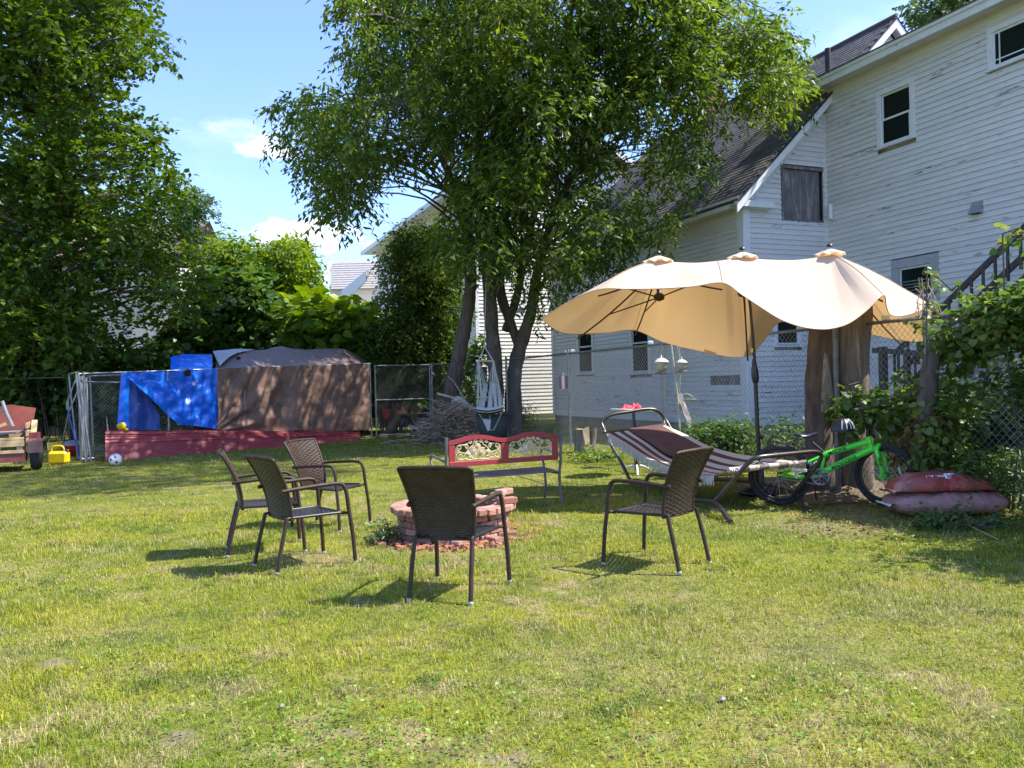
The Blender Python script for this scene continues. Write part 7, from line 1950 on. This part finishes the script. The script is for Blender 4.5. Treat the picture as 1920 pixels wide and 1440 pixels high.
# ================================================================= vine on the right-hand fence, weeds
def vine(name, label, spots, leafm, leaf, per, rad, cat='vine', seed=0, m=3, asp=.85):
    g = random.Random(seed); p0 = at(*spots[0]); rt = thing(name, label, cat, (p0.x, p0.y, 0)); lv = Leaves(); st = MB(); prev = None
    for s in spots:
        p = at(*s); lv.ball(p, (rad, rad * .7, rad), int(per * g.uniform(.7, 1.3)), leaf, asp, droop=.5, m=m, tl=.18)
        b = prev if prev is not None and (prev - p).length < 1.6 else Vector((p.x + g.uniform(-.3, .3), p.y + .05, 0))
        st.tube(spline([b, b.lerp(p, .5) + Vector((g.uniform(-.1, .1), g.uniform(-.08, .08), g.uniform(-.05, .1))), p], 3), .008, 5, caps=False); prev = p
    st.build('stem', 'branch_wood', rt, kind='stuff'); lv.build('leaves', leafm, rt, broad=True); return rt
def scat(poly, n, seed, dn=0.0, df=.5):
    g = random.Random(seed); out = []; xs = [p[0] for p in poly]; ys = [p[1] for p in poly]
    while len(out) < n:
        x, y = g.uniform(min(xs), max(xs)), g.uniform(min(ys), max(ys))
        if inside(poly, x, y): f = fence_at(x).y; out.append((x, y, f + g.uniform(dn, df)))
    return out
vine('climbing_vine', 'dense dark green vine smothering the fence at the right edge', scat([(1800, 600), (1850, 570), (1960, 550), (2150, 500), (2150, 900), (1990, 820), (1910, 745), (1850, 705), (1795, 665)], 52, 1, -.25, .35), 'leaf_vine', .085, 115, .20, seed=1)
vine('climbing_vine', 'sunlit yellow-green vine over the fence rail under the stair rail', scat([(1745, 605), (1770, 590), (1830, 570), (1900, 545), (1960, 545), (1960, 620), (1850, 630), (1790, 670), (1750, 670)], 34, 2, -.3, .1), 'leaf_vine_light', .085, 60, .2, seed=2)
vine('climbing_vine', 'pale green vine hanging round the wooden post right of the bicycle', scat([(1640, 760), (1700, 700), (1760, 660), (1820, 700), (1800, 760), (1750, 800), (1680, 800)], 22, 3, -.5, 0), 'leaf_vine_light', .085, 42, .17, seed=3)
vine('climbing_vine', 'broad bright leaves above the bicycle handlebar', scat([(1560, 750), (1600, 738), (1660, 750), (1650, 780), (1580, 785)], 10, 4, -.9, -.55), 'leaf_vine', .10, 40, .13, seed=4)
vine('climbing_vine', 'reddish dry leaves hanging low on the vine post', scat([(1690, 800), (1760, 780), (1790, 840), (1740, 870), (1690, 850)], 12, 5, -.6, -.3), 'leaf_dry', .075, 40, .13, seed=5)
vine('climbing_vine', 'fresh green vine shoots at the lower part of the vine post', scat([(1700, 790), (1770, 770), (1800, 830), (1760, 880), (1710, 870)], 12, 6, -.65, -.35), 'leaf_vine_light', .08, 45, .14, seed=6)
vine('tendril_vine', 'thin sprig reaching up in front of the grey-framed window', [(1738, 500, 8.9), (1752, 512, 8.9), (1768, 528, 8.9), (1785, 545, 8.95), (1800, 560, 9.0)], 'leaf_vine_light', .07, 10, .05, seed=7)
vine('tendril_vine', 'long sprig crossing the stair handrail at the right edge', [(1880, 438, 8.2), (1898, 436, 8.2), (1918, 438, 8.2), (1940, 445, 8.2)], 'leaf_vine_light', .09, 14, .06, seed=8)
cpst = thing('vine_post', 'leafy wooden post wrapped in vine right of the bicycle', 'post', Vector((at(1735, 880, 8.9).x, 8.9, 0)))
mb = MB(); gnarled(mb, [(1738, 925, 8.9, 60), (1734, 860, 8.9, 46), (1736, 790, 8.9, 44), (1742, 720, 8.9, 40), (1748, 660, 8.9, 30)], n=14, amp=.12, seed=17); mb.build('stem', 'bark', cpst)
# twigs against the window
mb = MB(); g = random.Random(12)
for k in range(16):
    a = at(g.uniform(1715, 1770), g.uniform(575, 600), 9.4 + g.uniform(-.2, .2)); b = at(g.uniform(1715, 1768), g.uniform(520, 585), 9.4 + g.uniform(-.2, .2)); mb.tube(spline([a, a.lerp(b, .5) + Vector((g.uniform(-.05, .05), 0, 0)), b], 3), .006, 4, caps=False)
tag(mb.build('bare_twigs', 'stick'), 'tangle of bare vine twigs above the umbrella tip by the grey window', 'twigs', kind='stuff')
# shrubs shading the right foreground (just outside the picture)
simple_tree('lilac_shrub', 'tall leafy shrub at the right-hand fence, outside the view', 'shrub', [(2230, 330), (2600, 250), (2800, 600), (2600, 900), (2300, 860)], 110, 6.7, .9, 'leaf_vine', [(2300, 900, 7.2), (2300, 700, 7.2), (2320, 450, 7.2)], leaf=.14, asp=.7, per=120, rad=.42, seed=23, trw=30)

# weeds along the fence foot and near the stump
bush('weed_clump', 'green weeds growing behind the hammock beside the umbrella pole', row(1275, 1410, 805, 850, 12.6, 34, 9, .5), 'leaf_vine', .075, .5, 70, .17, cat='weeds', m=4, tl=.15)
bush('weed_clump', 'bright tall weed sprig rising behind the hammock pillow', [(x, y, 13.2) for x, y in ((1312, 793), (1318, 800), (1308, 806), (1322, 808), (1316, 812))], 'leaf_bright', .085, .5, 34, .12, cat='weeds', tl=.15)
bush('weed_clump', 'sunlit low weeds around the split stump', row(1060, 1160, 852, 866, 15.6, 26, 10, .8), 'leaf_bright', .07, .55, 50, .16, cat='weeds', tl=.15)
bush('weed_clump', 'dark weeds and grass at the shaded fence foot by the soil bags', row(1790, 1960, 850, 935, 8.7, 40, 12, .35), 'leaf_vine', .07, .35, 70, .16, cat='weeds', tl=.15)
bush('weed_clump', 'low broad weeds in front of the soil bags', row(1700, 1900, 968, 992, 7.75, 20, 13, .25), 'leaf_vine', .045, .6, 50, .10, cat='weeds', tl=.1)
bush('weed_clump', 'shaded weeds between the fence and the house wall', row(1330, 1540, 790, 845, 13.5, 40, 14, .9), 'leaf_vine', .07, .4, 70, .2, cat='weeds', tl=.2)
bush('weed_clump', 'green tuft growing at the left foot of the fire pit', row(690, 722, 990, 1006, 7.7, 8, 15, .1), 'leaf_vine', .05, .35, 40, .07, cat='weeds', tl=.1)
# ground clover in patches
lv = Leaves(); g = np.random.RandomState(5)
for (px, py, r, n) in ((1560, 1130, 1.0, 700), (1300, 1335, .5, 800), (700, 1330, .6, 900), (660, 1392, .35, 600), (950, 1390, .6, 1000), (1640, 1010, 1.0, 1600), (1200, 960, 1.0, 1200), (1080, 905, 1.2, 1400), (1470, 980, .6, 900), (1750, 1040, .9, 1500), (300, 1290, .6, 700), (1560, 1330, .4, 700), (1750, 1380, .5, 500), (80, 1270, .5, 500), (1150, 870, 1.4, 1800)):
    n = int(n * .45); c = gnd(px, py); a = g.uniform(0, 6.28, n); rr = r * np.sqrt(g.rand(n)); B = np.stack([c.x + rr * np.cos(a), c.y + rr * np.sin(a) * 1.3, .012 + .03 * g.rand(n)], 1)
    D = np.stack([g.normal(0, 1, n), g.normal(0, 1, n), g.uniform(-.1, .4, n)], 1); L = g.uniform(.010, .021, n) * (1 + c.y * .03); lv.add(B, D, L, L * .75)
tag(lv.build('clover', 'leaf_clover', broad=True), 'patches of small clover and broad-leaved weeds in the lawn', 'clover', kind='stuff')
# pale stones in the grass
for k, (px, py, s, lab) in enumerate(((1354, 1314, .026, 'pale stone lying in the grass at the lower right'), (529, 1326, .022, 'small white stone in the grass at the lower centre left'), (391, 1273, .016, 'tiny white stone, leftmost of the pebbles in the lawn'))):
    p = gnd(px, py); o = MB().bbox(p + Vector((0, 0, s * .3)), (s * 1.3, s, s * .7), s * .3, Matrix.Rotation(.6 + k, 3, 'Z')).build('pebble', 'pebble'); tag(o, lab, 'stone', 'pale stones in the lawn')

bush('undergrowth_bush', 'dark shrubs behind the wire at the lower right, below the vine', row(1760, 2000, 740, 850, 11.6, 60, 33, .6), 'leaf_vine', .09, .7, 110, .3)
